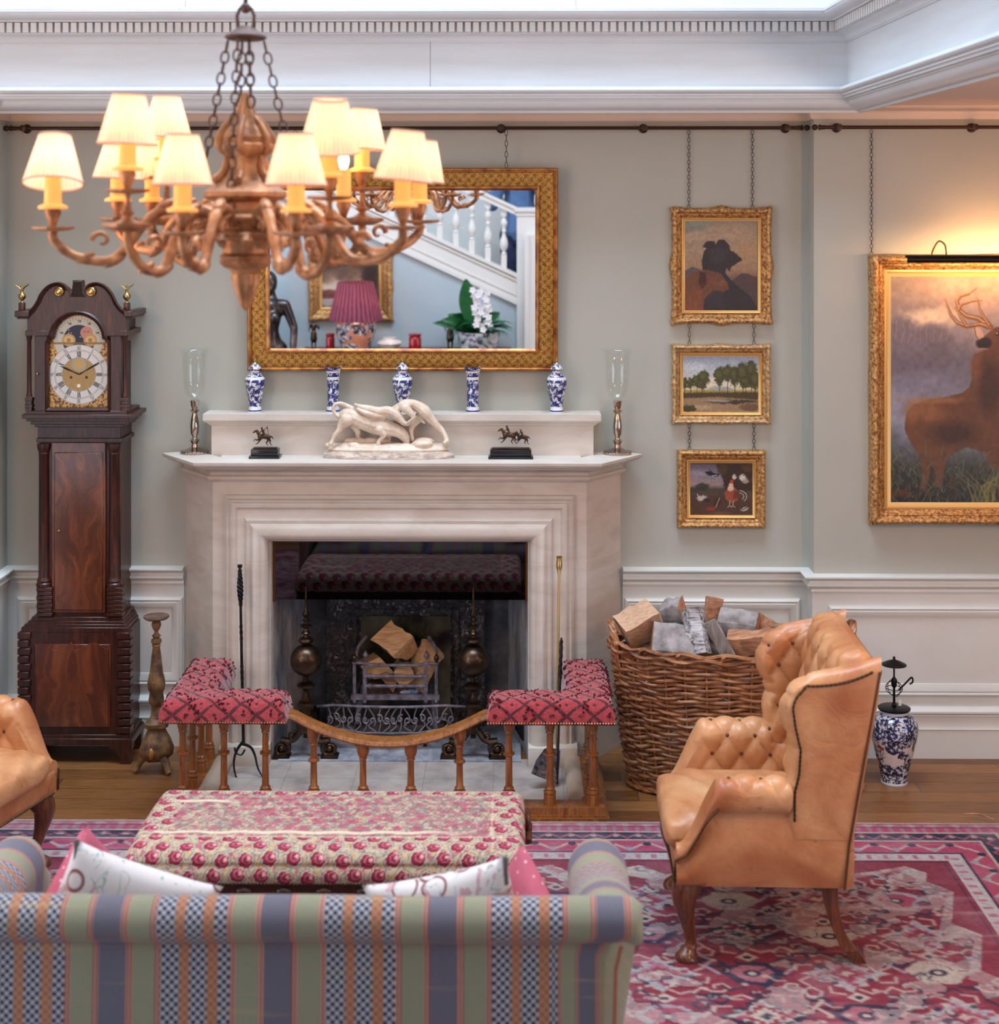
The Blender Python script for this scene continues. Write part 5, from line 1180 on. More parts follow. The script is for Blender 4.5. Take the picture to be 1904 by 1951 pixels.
l = bpy.data.lights.new('picture_light_lamp', 'AREA'); l.shape = 'RECTANGLE'; l.size = b.x-a.x-.04; l.size_y = .02; l.energy = 3.2; l.color = (1.0, .56, .24)
lo = bpy.data.objects.new('picture_light_lamp', l); COL.objects.link(lo); lo.location = ((a.x+b.x)/2, yl+.004, a.z-.002); lo.rotation_euler = (math.radians(62), 0, 0); attach(lo, pl)
l = bpy.data.lights.new('picture_light_glow', 'AREA'); l.shape = 'RECTANGLE'; l.size = b.x-a.x-.3; l.size_y = .02; l.energy = 2.6; l.color = (1.0, .46, .18)
lo = bpy.data.objects.new('picture_light_glow', l); COL.objects.link(lo); lo.location = ((a.x+b.x)/2+.1, yl+.035, a.z+.0); lo.rotation_euler = (math.radians(120), 0, 0); attach(lo, pl)
# ============================================================ THINGS ON THE MANTELPIECE
yv = -.075; G = 'blue and white porcelain garniture on the upper shelf'
def on(px, y): return WX(px, y)
def lid_vase(px, label):
    x = on(px, yv); t = thing('lidded_vase', label, 'vase', (x, yv, ZU), group=G)
    bm = bmesh.new(); lathe(bm, [(0, 0), (.034, 0), (.035, .004), (.030, .012), (.027, .03), (.033, .07), (.043, .115), (.047, .14), (.045, .16), (.034, .178), (.022, .186), (.020, .2), (.023, .203)], 8*5, (0, 0, 0), wob=lambda a, z: 1+.018*math.cos(a*6))
    bm.transform(Matrix.Translation((0, 0, 0))); o = obj('body', bm, M['delft'], None); o.parent = t
    bm = bmesh.new(); lathe(bm, [(0, .2), (.030, .203), (.031, .207), (.024, .216), (.016, .226), (.008, .23), (.006, .233)], 30); o = obj('lid', bm, M['delft_lid'], None); o.parent = t
    bm = bmesh.new(); lathe(bm, [(0, .231), (.006, .233), (.003, .238), (.007, .243), (.005, .249), (.0015, .26)], 12); q = obj('gilt_knop', bm, M['brass'], None); q.parent = o
lid_vase(486, 'lidded blue and white vase at the left end of the upper shelf')
lid_vase(767, 'lidded blue and white vase in the middle, behind the marble bull')
lid_vase(1061, 'lidded blue and white vase at the right end of the upper shelf')
for px, lab in ((635, 'flared blue and white beaker vase beside the marble bull\'s tail'), (901, 'flared blue and white beaker vase between the middle and right lidded vases')):
    x = on(px, yv); bm = bmesh.new()
    lathe(bm, [(0, 0), (.036, 0), (.036, .006), (.030, .012), (.027, .05), (.027, .12), (.029, .17), (.034, .198), (.041, .214), (.0395, .2145), (.03, .195), (.02, .1), (0, .09)], 40, wob=lambda a, z: 1+.015*math.cos(a*6))
    o = obj('beaker_vase', bm, M['delft']); o.location = (x, yv, ZU); tag(o, lab, 'vase', G)
def hurricane(px, label):
    y = -.075; x = on(px, y); t = thing('hurricane_candlestick', label, 'candlestick', (x, y, ZT), group='pair of silver hurricane candlesticks')
    bm = bmesh.new(); lathe(bm, [(0, 0), (.064, 0), (.066, .006), (.058, .014), (.048, .016), (.03, .024), (.016, .03), (.013, .045), (.02, .055), (.024, .062), (.013, .07), (.011, .08), (.019, .095), (.021, .13), (.017, .165), (.011, .19), (.018, .198), (.024, .204), (.012, .21), (.018, .225), (.02, .245), (.022, .25), (0, .251)], 36)
    o = obj('silver_stick', bm, M['silver'], None); o.parent = t
    bm = bmesh.new(); tube(bm, [(.063*math.cos(a), .063*math.sin(a), .008+.002*math.sin(a*30)) for a in np.linspace(0, 2*PI, 121)[:-1]], .004, 6, closed=True); q = obj('beaded_edge', bm, M['silver'], None); q.parent = o
    bm = bmesh.new(); pr = [(.012, .25), (.02, .258), (.04, .278), (.05, .305), (.054, .34), (.055, .40), (.058, .45), (.066, .48), (.078, .492), (.080, .4925)]
    t2 = bmesh.new(); grid(t2, [[(r*math.cos(a), r*math.sin(a), z) for a in np.linspace(0, 2*PI, 41)[:-1]] for r, z in pr], closed_v=True); merge(bm, t2)
    q = obj('glass_shade', bm, M['glass'], None); q.parent = t
hurricane(371, 'silver hurricane candlestick with glass shade at the left end of the mantel')
hurricane(1177, 'silver hurricane candlestick with glass shade at the right end of the mantel')
# marble group
yb = -.20
bl = thing('marble_bull_sculpture', 'carved ivory marble bull and two straining men on an oval base', 'sculpture', (WX(741, yb), yb, ZT))
def B(u, v, dy=0): return tuple(W(600+u/6.347, 740+v/6.347, yb+dy))
q_ = 1/6.347/411.5
def Lm(*p): return ('c', [B(a[0], a[1], a[3] if len(a) > 3 else 0) for a in p], [a[2]*q_ for a in p])
pr = [Lm((380, 330, 90), (480, 350, 105), (620, 410, 105), (760, 450, 115), (880, 480, 105), (960, 500, 85), (1030, 530, 75), (1080, 580, 62), (1110, 640, 42)),
      Lm((390, 380, 85, -.02), (330, 440, 60, -.02), (290, 510, 34, -.025), (240, 570, 26, -.025), (215, 630, 24, -.025), (190, 670, 30, -.03)),
      Lm((470, 430, 60, .02), (520, 520, 40, .025), (520, 580, 28, .03), (560, 620, 24, .03), (610, 660, 28, .03)),
      Lm((780, 500, 70, -.025), (830, 550, 40, -.03), (830, 580, 28, -.03), (780, 630, 24, -.03), (770, 680, 30, -.03)),
      Lm((860, 540, 60, .02), (900, 600, 30, .025), (880, 660, 26, .025)),
      Lm((310, 350, 34), (250, 310, 24), (222, 250, 22), (245, 195, 23), (310, 182, 25), (390, 212, 30), (450, 250, 40)),
      Lm((490, 195, 18, -.02), (560, 225, 34, -.025), (660, 250, 48, -.025), (770, 280, 58, -.025), (880, 280, 68, -.025), (960, 310, 58, -.03), (1030, 370, 48, -.03), (1080, 420, 34, -.035), (1130, 430, 28, -.035)),
      Lm((520, 250, 20, -.03), (620, 300, 36, -.035), (740, 330, 48, -.03), (830, 330, 50, -.025)),
      Lm((960, 250, 40, .01), (1020, 230, 55, .01), (1090, 205, 75, 0), (1170, 190, 62, 0), (1240, 215, 66, 0), (1320, 270, 78, 0), (1390, 350, 62, 0), (1460, 430, 46, 0), (1530, 500, 36, 0), (1575, 570, 30, -.01), (1600, 640, 32, -.02)),
      Lm((1600, 645, 30, -.02), (1570, 655, 24, -.045)),
      Lm((1290, 310, 60, .02), (1230, 390, 52, .02), (1180, 460, 38, .02), (1165, 530, 30, .02), (1180, 620, 28, .02)),
      Lm((1100, 240, 58, -.03), (1160, 300, 42, -.035), (1195, 350, 30, -.035), (1180, 410, 24, -.035)),
      Lm((1010, 240, 44, .0), (1000, 300, 46, 0), (1040, 340, 34, -.02)), Lm((1110, 415, 14, -.04), (1150, 395, 16, -.045), (1188, 350, 8, -.045)), Lm((1230, 350, 36, .01), (1290, 380, 30, .01), (1330, 420, 12, .01))]
blob('figures', pr, M['ivory'], bl, .0026, it=1)
pr = [('e', B(895, 735), (.285, .058, .022)), ('e', B(880, 700), (.25, .05, .015))]
for k in range(16): pr.append(('e', B(200+90*k, 700-26*hsh(k, 5), -.03+.06*hsh(k, 6)), (.03, .02, .014)))
for k in range(8): pr.append(('e', B(420+60*k, 650-30*hsh(k, 9), .03), (.025, .02, .018)))
pr += [('e', B(1330, 640, .02), (.05, .03, .02)), ('e', B(1300, 670, -.02), (.05, .03, .018))]
o = blob('rocky_ground', pr, M['ivory'], bl, .0034, it=3)
bm = bmesh.new(); cb_ = WX(741, yb); lathe(bm, [(0, 0), (.302, 0), (.306, .006), (.302, .02), (.296, .026), (.292, .034), (0, .034)], 64, (cb_, yb, ZT), sy=.235); obj('oval_plinth', bm, plain('veined_marble', srgb(226, 214, 200), .3, c2=srgb(170, 150, 140), sc=10, stretch=(3, 1, 8)), bl)
# small bronze riders
def horse(P, k, sgn=-1, leg=0):
    """little galloping horse with rider; P(u, v, dy) maps drawing units; u grows towards the tail when sgn=-1"""
    c = lambda *a: ('c', [P(q[0], q[1], q[3] if len(q) > 3 else 0) for q in a], [q[2]*k for q in a])
    L = [c((0, 0, 5.5), (6, -.5, 5), (13, 0, 5.4), (17, 1, 4.6)), c((-1, -2, 4), (-5, -8, 3), (-7, -12, 2.4), (-11, -10, 2), (-14, -8, 1.3)), c((-6, -12, 1), (-5.4, -15, .5)),
         c((0, 3, 2.5, .004), (-6, 7, 1.6, .004), (-10, 5, 1, .004), (-13, 9, .9, .004)), c((2, 3, 2.5, -.004), (-2, 9, 1.5, -.004), (-5, 13, 1, -.004), (-9, 15, .9, -.004)),
         c((16, 3, 3, .004), (20, 8, 1.8, .004), (19, 12, 1.1, .004), (23, 17, .9, .004)), c((15, 3, 3, -.004), (15, 9, 1.8, -.004), (12, 12, 1.1, -.004), (15, 17, .9, -.004)), c((18, -2, 1.2), (23, 0, 1.4), (26, 5, .8)),
         c((7, -5, 2.6), (6, -10, 2.5), (4, -14, 2.3)), c((3, -17.5, 2.2), (3, -17.4, 2.2)), c((5, -13, 1.2, -.004), (1, -10, 1, -.004), (-2, -8, .8, -.003)), c((7, -5, 2, -.007), (3, -3, 1.7, -.008), (4, 3, 1.2, -.008))]
    return L
def statue(px0, px1, horses, label, extra=None):
    y = -.20; t = thing('bronze_horse_statuette', label, 'statuette', (WX((px0+px1)/2, y), y, ZT), group='small equestrian bronzes on the mantel')
    a, b = WX(px0, y), WX(px1, y); bm = bmesh.new(); bbox_(bm, a, b, y-.045, y+.04, ZT, ZT+.012, .002); bbox_(bm, a+.008, b-.008, y-.036, y+.032, ZT+.012, ZT+.042, .002); obj('plinth', bm, M['ebony'], t)
    for hx, hy, sc in horses:
        P = lambda u, v, dy=0: tuple(W(hx+u*sc, hy+v*sc, y+dy)); L = horse(P, sc/413)
        if extra: L += [('c', [P(*e[0]), P(*e[1])], [.0022, .0016]) for e in extra]
        blob('horse_and_rider', L, M['bronze'], t, .0016, it=1)
    bm = bmesh.new(); x_ = (a+b)/2; bbox_(bm, a+.016, b-.016, y-.02, y+.02, ZT+.042, ZT+.048, .002); obj('bronze_ground', bm, M['bronze'], t)
statue(477, 535, [(496, 832, .95)], 'bronze polo player on galloping horse, left of the marble bull', [((7, -12), (14, -20)), ((14, -20), (16, -6))])
statue(931, 1016, [(963, 829, .95), (990, 833, .78)], 'bronze of two riders on black plinth, right of the marble bull')
# ============================================================ CLUB FENDER
XC = -.5325; SPX = .86
fe = thing('club_fender', 'turned oak club fender with red padded corner seats round the hearth', 'fender', (XC, -.88, 0))
bm = bmesh.new()
for z0, z1, e in ((0, .022, .062), (.022, .032, .054), (.032, .06, .046)):
    prism(bm, [(XC-SPX-e, -.30), (XC-SPX-e, -.88-e), (XC+SPX+e, -.88-e), (XC+SPX+e, -.30), (XC+SPX-e, -.30), (XC+SPX-e, -.88+e), (XC-SPX+e, -.88+e), (XC-SPX+e, -.30)], z1-z0, Matrix.Translation((0, 0, z0)))
obj('moulded_base', bm, M['oak'], fe)
SE = .428
def spindle(x, y, top, name='spindle'):
    h = top-.06; k = h/.368
    bm = bmesh.new()
    lathe(bm, [(.027, .06), (.027, .098), (.022, .102)], 8, (x, y, 0), a0=PI/8)
    pr = [(.02, .10), (.026, .106), (.026, .114), (.018, .12), (.022, .126), (.015, .134), (.0135, .06+.19*k), (.014, .06+.20*k), (.024, .06+.206*k), (.024, .06+.214*k), (.014, .06+.22*k), (.013, top-.075), (.018, top-.07), (.016, top-.062), (.02, top-.056), (.022, top-.04), (.027, top-.034), (.027, top)]
    if k < .7: pr = [(.02, .10), (.026, .106), (.026, .114), (.018, .12), (.022, .126), (.015, .134), (.0135, top-.07), (.018, top-.066), (.016, top-.058), (.022, top-.05), (.027, top-.034), (.027, top)]
    lathe(bm, pr, 20, (x, y, 0)); obj(name, bm, M['oak'], fe)
for px in (348, 427, 506, 970, 1048, 1130): spindle(WX(px, -.88), -.88, SE)
for s in (-1, 1):
    for y in (-.70, -.52, -.35): spindle(XC+s*SPX, y, SE)
xa, xb = XC-.40, XC+.40
def dip(x): q = (x-XC)/.40; return .425-.115*(1-q*q)
for px in (598, 692, 783, 876): x = WX(px, -.88); spindle(x, -.88, dip(x)-.006)
bm = bmesh.new(); P = []
for i in range(41):
    x = xa-.03+(xb-xa+.06)*i/40; z = dip(max(min(x, xb), xa))
    P.append([(x, -.88+dy, z+dz) for dy, dz in ((-.04, -.006), (-.044, .002), (-.04, .012), (-.032, .014), (-.03, .02), (.03, .02), (.032, .014), (.04, .012), (.044, .002), (.04, -.006))])
grid(bm, P, closed_v=True, cap0=True, cap1=True); obj('curved_top_rail', bm, M['oak'], fe)
# seats
n = NT('red_diamond_chenille'); v = n.coord(); x, y, z = n.sep(v)
wv = n.noise(v, 12, 3); yz = y+z*1.0; a = (x*8.6+yz*8.6+wv*.4).frac(); b = (x*8.6-yz*8.6+wv*.4).frac()
l1 = ((a-.5).abs() < .085).max((b-.5).abs() < .085); dot = n.math('SQRT', (a-.0).abs().min((a-1.0).abs())*(a.abs().min((a-1.0).abs()))+(b.abs().min((b-1.0).abs()))*(b.abs().min((b-1.0).abs()))) < .10
fz = n.noise(v, 90, 3); k = l1.max(dot)*n.ramp(fz, [(.3, 0), (.42, 1)])
n.bump(k+fz*.4, .006, .8); M['red'] = n.done(n.mix(k, n.ramp(fz, [(.3, srgb(148, 40, 48)), (.7, srgb(178, 66, 72))]), srgb(84, 14, 24)), .9, sheen=.4)
M['tuft'] = plain('dark_red_chenille', srgb(96, 14, 26), .95)
def Lseat(s):
    o0 = SPX+.085; xo = XC+s*o0; wi = .205; xin = XC+s*(o0-wi); xe = XC+s*.415
    yf, yb2, ybk = -.985, -.78, -.335
    def ind(x, y):
        q = s*(x-XC)
        if yf <= y <= yb2 and .415 <= q <= o0: inA = min(y-yf, yb2-y, q-.415, o0-q)
        else: inA = -1
        if yf <= y <= ybk and o0-wi <= q <= o0: inB = min(y-yf, ybk-y, q-(o0-wi), o0-q)
        else: inB = -1
        d = max(inA, inB)
        if d < 0: return -1
        # distance to the true outline
        c = []
        c += [y-yf, o0-q, ybk-y]
        if q < o0-wi: c += [yb2-y, q-.415]
        else:
            c += [math.hypot(max(0, q-(o0-wi)), max(0, yb2-y))] if y < yb2 else [q-(o0-wi)]
            if y < yb2: c[-1] = math.hypot(q-(o0-wi), yb2-y)
        return max(0, min(c))
    N = 7e-3; qs = [.415+ (o0-.415)*i/70 for i in range(71)]; ys = [yf+(ybk-yf)*j/88 for j in range(89)]
    # make the inner corner fall on the grid
    qs = sorted(set([round(q, 5) for q in qs]+[round(o0-wi, 5)])); ys = sorted(set([round(q, 5) for q in ys]+[yb2]))
    bm = bmesh.new(); V = {}; T = .078; r = .042
    def keep(i, j): 
        qm = (qs[i]+qs[i+1])/2; ym = (ys[j]+ys[j+1])/2
        return (ym < yb2) or (qm > o0-wi)
    def vert(i, j):
        if (i, j) not in V:
            x = XC+s*qs[i]; y = ys[j]; d = ind(x, y); d = max(d, 0); t = min(d/r, 1)
            h = T*math.sqrt(max(0, 1-(1-t)**2)); p, q = x*8.6+y*8.6, x*8.6-y*8.6
            h += .007*(abs(math.sin(PI*(p+.5)))*abs(math.sin(PI*(q+.5))))**.5*t
            V[(i, j)] = bm.verts.new((x, y, SE+.006+h))
        return V[(i, j)]
    for i in range(len(qs)-1):
        for j in range(len(ys)-1):
            if keep(i, j): bm.faces.new((vert(i, j), vert(i+1, j), vert(i+1, j+1), vert(i, j+1)))
    ed = [e for e in bm.edges if len(e.link_faces) == 1]; bmesh.ops.extrude_edge_only(bm, edges=ed)
    for v_ in bm.verts:
        if len([f for f in v_.link_faces]) and v_ not in V.values(): v_.co.z = SE-.004
    st = obj('padded_seat', bm, M['red'], fe, 80)
    # chenille knots standing up along the lattice
    bm = bmesh.new(); rr = random.Random(5+s)
    for k in range(2600):
        q = rr.uniform(.415, o0); y = rr.uniform(yf, ybk); x = XC+s*q; d = ind(x, y)
        if d < 0: continue
        zz0 = SE+.07; p_, q_2 = (x+y+zz0)*8.6, (x-y-zz0)*8.6; f1 = abs((p_ % 1)-.5); f2 = abs((q_2 % 1)-.5)
        edge = (y > ybk-.03) or (q > o0-.012 and y > yb2)
        if not (f1 < .09 or f2 < .09 or edge): continue
        t = min(d/r, 1); z = SE+.006+T*math.sqrt(max(0, 1-(1-t)**2)); nx = s*(1-t)*(1 if q > o0-.05 else -1)
        a0 = Vector((x, y, z-.002)); dr = Vector((nx*.7+rr.uniform(-.4, .4), rr.uniform(-.5, .5)-(1-t)*.8*(1 if y < yf+.05 else -.6), .9)).normalized(); L = rr.uniform(.008, .015)
        tube(bm, [a0, a0+dr*L*.6, a0+dr*L], [.0042, .0046, .0015], 5)
    o = obj('chenille_tufts', bm, M['tuft'], st); o['kind'] = 'stuff'
    # underboard and nails
    bm = bmesh.new(); e = .004
    pol = [(.42, yf+.006), (o0-.006, yf+.006), (o0-.006, ybk-.006), (o0-wi+.006, ybk-.006), (o0-wi+.006, yb2-.006), (.42, yb2-.006)]
    prism(bm, [(XC+s*a, b) for a, b in pol], .012, Matrix.Translation((0, 0, SE-.008))); obj('seat_board', bm, M['mahog'], fe)
    bm = bmesh.new()
    for i in range(46):
        q = .42+(o0-.425)*i/45; bmesh.ops.create_icosphere(bm, subdivisions=1, radius=.0042, matrix=Matrix.Translation((XC+s*q, yf-.001, SE+.001)))
    for j in range(44): y = yf+.01+(ybk-yf-.02)*j/43; bmesh.ops.create_icosphere(bm, subdivisions=1, radius=.0042, matrix=Matrix.Translation((XC+s*(o0+.001), y, SE+.001)))
    o = obj('nail_trim', bm, M['brass'], st)
Lseat(-1); Lseat(1)
# ============================================================ FIRE TOOLS
t = thing('fire_fork', 'black wrought iron two-pronged log fork with twisted handle', 'fire fork', W(463, 1490, -.47))
top = W(457, 1076, -.35); bot = W(464, 1420, -.42)
bm = bmesh.new(); tube(bm, [top, top.lerp(bot, .5), bot], [.006, .0065, .007], 8)
tube(bm, [top+Vector((0, 0, .0)), top-Vector((0, 0, .012))], .011, 10); obj('shaft', bm, M['iron'], t)
bm = bmesh.new()
for k in range(4):
    pts = []
    for i in range(41):
        u = i/40; a = u*2*PI*2.2+k*PI/2; c = top.lerp(bot, .03+.20*u); r = .011*math.sin(PI*min(max(u, .12), .9))**.6
        pts.append((c.x+r*math.cos(a), c.y+r*math.sin(a), c.z))
    tube(bm, pts, .004, 6)
obj('twisted_grip', bm, M['iron'], t)
for u0 in (.34, .56):
    bm = bmesh.new()
    for k in range(2):
        tube(bm, [(lambda c, a: (c.x+.004*math.cos(a), c.y+.004*math.sin(a), c.z))(top.lerp(bot, u0+.10*i/20), i/20*9+k*PI) for i in range(21)], .0042, 5)
    obj('twisted_section', bm, M['iron'], t)
for s, pts in ((-1, [(464, 1412), (452, 1428), (446, 1448), (447, 1470), (455, 1492)]), (1, [(464, 1418), (478, 1424), (486, 1440), (491, 1462), (500, 1480)])):
    bm = bmesh.new(); q = spline([tuple(W(a, b, -.42-.05*(b-1412)/80)) for a, b in pts], 5); n_q = len(q); tube(bm, q, [.006-.004*i/n_q for i in range(n_q)], 7, flat=1.3); obj('prong', bm, M['iron'], t)
bm = bmesh.new(); q = [W(447, 1424, -.42), W(450, 1434, -.43), W(460, 1438, -.43), W(467, 1428, -.42)]; tube(bm, spline([tuple(a) for a in q], 5), .0045, 6); obj('hook_loop', bm, M['iron'], t)
t = thing('fire_shovel', 'long brass-handled fire shovel with pierced steel blade', 'fire shovel', W(1040, 1480, -.5))
top = W(1066, 1060, -.34); bot = W(1061, 1440, -.5)
bm = bmesh.new(); tube(bm, [top, bot], .0055, 10); obj('brass_shaft', bm, M['brass'], t)
bm = bmesh.new(); dv = (top-bot).normalized(); tube(bm, [top+dv*.004, top, top-dv*.01, top-dv*.03, top-dv*.05, top-dv*.075, top-dv*.08], [.002, .015, .011, .014, .013, .006, .008], 14); obj('brass_handle', bm, M['brass'], t)
bm = bmesh.new(); pl_ = [W(1050, 1424, -.5), W(1068, 1430, -.5), W(1064, 1488, -.56), W(1052, 1490, -.58), W(1012, 1474, -.6), W(1022, 1448, -.55), W(1038, 1426, -.52)]
vv = [bm.verts.new(p) for p in pl_]; f = bm.faces.new(vv); bmesh.ops.solidify(bm, geom=[f], thickness=.004); obj('pierced_blade', bm, plain('pierced_steel', srgb(122, 112, 116), .4, .7, c2=srgb(48, 42, 44), sc=60), t)
t = thing('fire_poker', 'dark iron poker with ornate twisted grip behind the brass shovel', 'poker', W(1063, 1495, -.55))
a = W(1070, 1215, -.45); b = W(1062, 1494, -.56); bm = bmesh.new(); tube(bm, [a, a.lerp(b, .08), a.lerp(b, .16), a.lerp(b, .24), b], [.004, .008, .006, .005, .0045], 8); obj('iron_rod', bm, M['iron'], t)
bm = bmesh.new(); 
for k in range(3): tube(bm, [(lambda c, an: (c.x+.006*math.cos(an), c.y+.006*math.sin(an), c.z))(a.lerp(b, .02+.26*i/24), i/24*10+k*2.1) for i in range(25)], .003, 5)
obj('twisted_grip', bm, M['iron'], t)
# ============================================================ LOG BASKET
bx, by = .957, -.50; ba = thing('log_basket', 'huge oval wicker basket heaped with firewood logs', 'basket', (bx, by, 0))
n = NT('wicker'); v = n.coord(); x, y, z = n.sep(v); r_ = n.noise(n.mapping(v, (5, 5, 62)), 1, 3); q_ = n.noise(v, 40, 3)
base = n.ramp(r_*.7+q_*.3, [(.32, srgb(74, 40, 22)), (.45, srgb(136, 84, 50)), (.57, srgb(172, 118, 78)), (.68, srgb(204, 160, 120))]); n.bump(q_, .001, .5); M['wicker'] = n.done(base, .42, spec=.5)
NS = 34
def bR(z):
    t = z/.62; e = t**.8; return (.445+.085*e, .205+.075*e)
def bP(th, z, off=0, dz=0): a, b = bR(max(z, 0)); return (bx+(a+off)*math.cos(th), by+.02*(1-z/.62)+(b+off)*math.sin(th), z+dz)
bm = bmesh.new(); rows = 35
for r in range(rows):
    z = .012+.60*r/rows; ph = (r % 2)*PI
    pts = []
    for i in range(NS*5):
        th = 2*PI*i/(NS*5); off = .0085*math.cos(NS/2*th+ph); dz = .006*math.sin(th*6+r*.22)+.004*math.sin(th*15+r*.5)
        pts.append(bP(th, z, off, dz))
    tube(bm, pts, [.0072+.0016*hsh(r, i//6) for i in range(NS*5)], 6, closed=True)
obj('woven_wall', bm, M['wicker'], ba)
bm = bmesh.new()
for k in range(NS*1):
    th = 2*PI*(k)/NS; tube(bm, [bP(th, z, 0) for z in np.linspace(.005, .61, 8)], .0055, 5)
obj('upright_stakes', bm, M['wicker'], ba)
bm = bmesh.new()
for q, (rz, ro, pr_) in enumerate(((.622, .010, .0095), (.634, -.004, .0095), (.645, .006, .009), (.612, -.008, .009))):
    pts = []
    for i in range(170):
        th = 2*PI*i/170; pts.append(bP(th, .62, ro+.006*math.sin(th*17+q*1.6), rz-.62+.007*math.cos(th*17+q*1.6)))
    tube(bm, pts, pr_, 6, closed=True)
for k in range(17):
    th = 2*PI*(k+.3)/17; tube(bm, [bP(th, .6, .014), bP(th+.02, .62, .016, .02), bP(th+.05, .62, .0, .034), bP(th+.10, .62, -.012, .02)], .0075, 6)
obj('braided_border', bm, M['wicker'], ba)
bm = bmesh.new()
for q in range(2): tube(bm, [bP(2*PI*i/120, .018, .012+.004*math.sin(i*2*PI/120*20+q*PI), .004*math.cos(i*2*PI/120*20+q*PI)) for i in range(120)], .008, 6, closed=True)
obj('foot_border', bm, M['wicker'], ba)
for s in (0, 1):
    th0 = PI if s == 0 else 0.0; bm = bmesh.new()
    for q in range(3):
        pts = []
        for i in range(25):
            u = i/24; an = u*PI; th = th0+(u-.5)*.62*(1 if s else 1); h = .095*math.sin(an); p = Vector(bP(th, .62, .004, .01+h))
            tw = u*14+q*2.1; pts.append((p.x+.008*math.cos(tw), p.y+.008*math.sin(tw), p.z))
        tube(bm, pts, .009, 6)
    for e in (-1, 1):
        for w in range(3):
            th = th0+e*(.30+.03*w); tube(bm, [bP(th, .55, .012), bP(th, .60, .018), bP(th, .62, .016, .03)], .005, 5)
    obj('handle', bm, M['wicker'], ba)
bm = bmesh.new(); lathe(bm, [(0, .002), (1, .002), (1, .012), (0, .012)], 48, (bx, by+.02, 0), sx=.44, sy=.2); obj('base', bm, M['wicker'], ba)
G = 'firewood logs heaped in the wicker basket'
S, S2, BK, BI, DB = M['split'], M['split2'], M['bark'], M['birch'], M['dbark']
log('pale freshly split plank-like log at the left of the basket heap', W(1219, 1192, -.48), (.85, .2, .42), .17, .14, .1, 1.4, [plain('pale_split_wood', srgb(214, 176, 148), .8, c2=srgb(190, 146, 114), sc=3, stretch=(6, 30, 30), bump=.002, bsc=30), DB], .6, G, bark=(.1,1,-.3))
log('small grey barked log at the back left of the basket heap', W(1283, 1169, -.40), (.7, -.5, .3), .10, .07, .2, 3.0, [S2, BK], 1.6, G, bark=(-.4,-1,.3))
log('large grey bark slab in the left front of the basket heap', W(1285, 1214, -.60), (.95, -.05, -.12), .19, .105, .1, 2.6, [S2, BK], 2.6, G, bark=(0,-.6,1))
log('white birch log leaning in the middle of the basket heap', W(1329, 1206, -.60), (-.12, .45, .85), .20, .052, 0, 6.283, [S, BI], .3, G)
log('reddish brown split log poking highest from the basket', W(1358, 1166, -.40), (.12, .1, .9), .13, .06, .3, 1.9, [S2, DB], 1.0, G, bark=(.5,1,0))
log('thick grey barked log lying top right of the basket heap', W(1408, 1183, -.48), (.96, -.3, -.05), .17, .085, .1, 3.1, [S2, BK], 2.2, G, bark=(0,-.3,1))
log('grey brown split log leaning right of the birch log', W(1374, 1216, -.62), (.45, -.2, -.8), .17, .06, .2, 2.3, [plain('grey_split_wood', srgb(172, 160, 152), .85, c2=srgb(120, 108, 100), sc=3, stretch=(20, 20, 3), bump=.002, bsc=30), BK], 3.4, G, bark=(.8,.5,.5))
log('brown triangular split log low on the right of the basket heap', W(1433, 1224, -.62), (.94, -.3, .12), .20, .08, .2, 1.8, [S2, DB], 1.1, G, bark=(.1,1,-.6))
log('brown split log behind the thick grey log in the basket', W(1466, 1200, -.44), (.6, -.7, -.2), .14, .075, .1, 2.1, [S2, DB], 1.9, G, bark=(.2,1,.2))
log('pale grey log end at the right edge of the basket heap', W(1488, 1216, -.52), (.5, -.8, .1), .13, .055, .1, 3.3, [M['split2'], BK], .9, G, bark=(.2,1,-.2))
log('dark barked log lying against the left rim inside the basket', (bx-.33, by+.02, .57), (.2, 1, .05), .26, .07, 0, 6.283, [S2, DB], .9, G)
log('grey log lying across the bottom front of the basket heap', (bx-.08, by-.05, .555), (1, .1, 0), .5, .075, 0, 6.283, [S2, BK], .9, G)
log('brown log lying across the bottom back of the basket heap', (bx+.05, by+.10, .56), (1, -.1, 0), .5, .075, 0, 6.283, [S2, DB], 1.9, G)
log('grey log lying at the right inside the basket under the heap', (bx+.30, by-.03, .545), (.3, 1, 0), .28, .07, 0, 6.283, [S2, BK], .2, G)
# ============================================================ CHINA LAMP BASE ON THE FLOOR
p = W(1704, 1484, -.46); t = thing('porcelain_lamp_base', 'blue and white porcelain jar lamp base without shade standing on the floor', 'lamp base', (p.x, -.46, 0))
n = NT('imari_jar'); v = n.coord(); x, y, z = n.sep(v); a1 = n.noise(v, 60, 4, .7); a2 = n.noise(v, 16, 3, .6, 1.2); a3 = n.noise(v, 22, 3)
wht = srgb(206, 210, 220); blu = srgb(34, 42, 92); fine = n.ramp(a1, [(.46, 0), (.52, 1)]); panel = n.ramp(a2, [(.50, 0), (.53, 1)])
base = n.mix(fine, wht, blu); pan2 = n.mix(n.ramp(a3, [(.55, 0), (.6, 1)]), srgb(214, 206, 204), srgb(140, 70, 50)); base = n.mix(panel*(z > .1)*(z < .21), base, pan2)
ed = n.ramp(a2, [(.40, 0), (.42, 1), (.45, 1), (.47, 0)]); base = n.mix(ed, base, srgb(22, 22, 44)); base = n.mix((z > .312).max(z < .012), base, wht)
imj = n.done(base, .12, coat=.5)
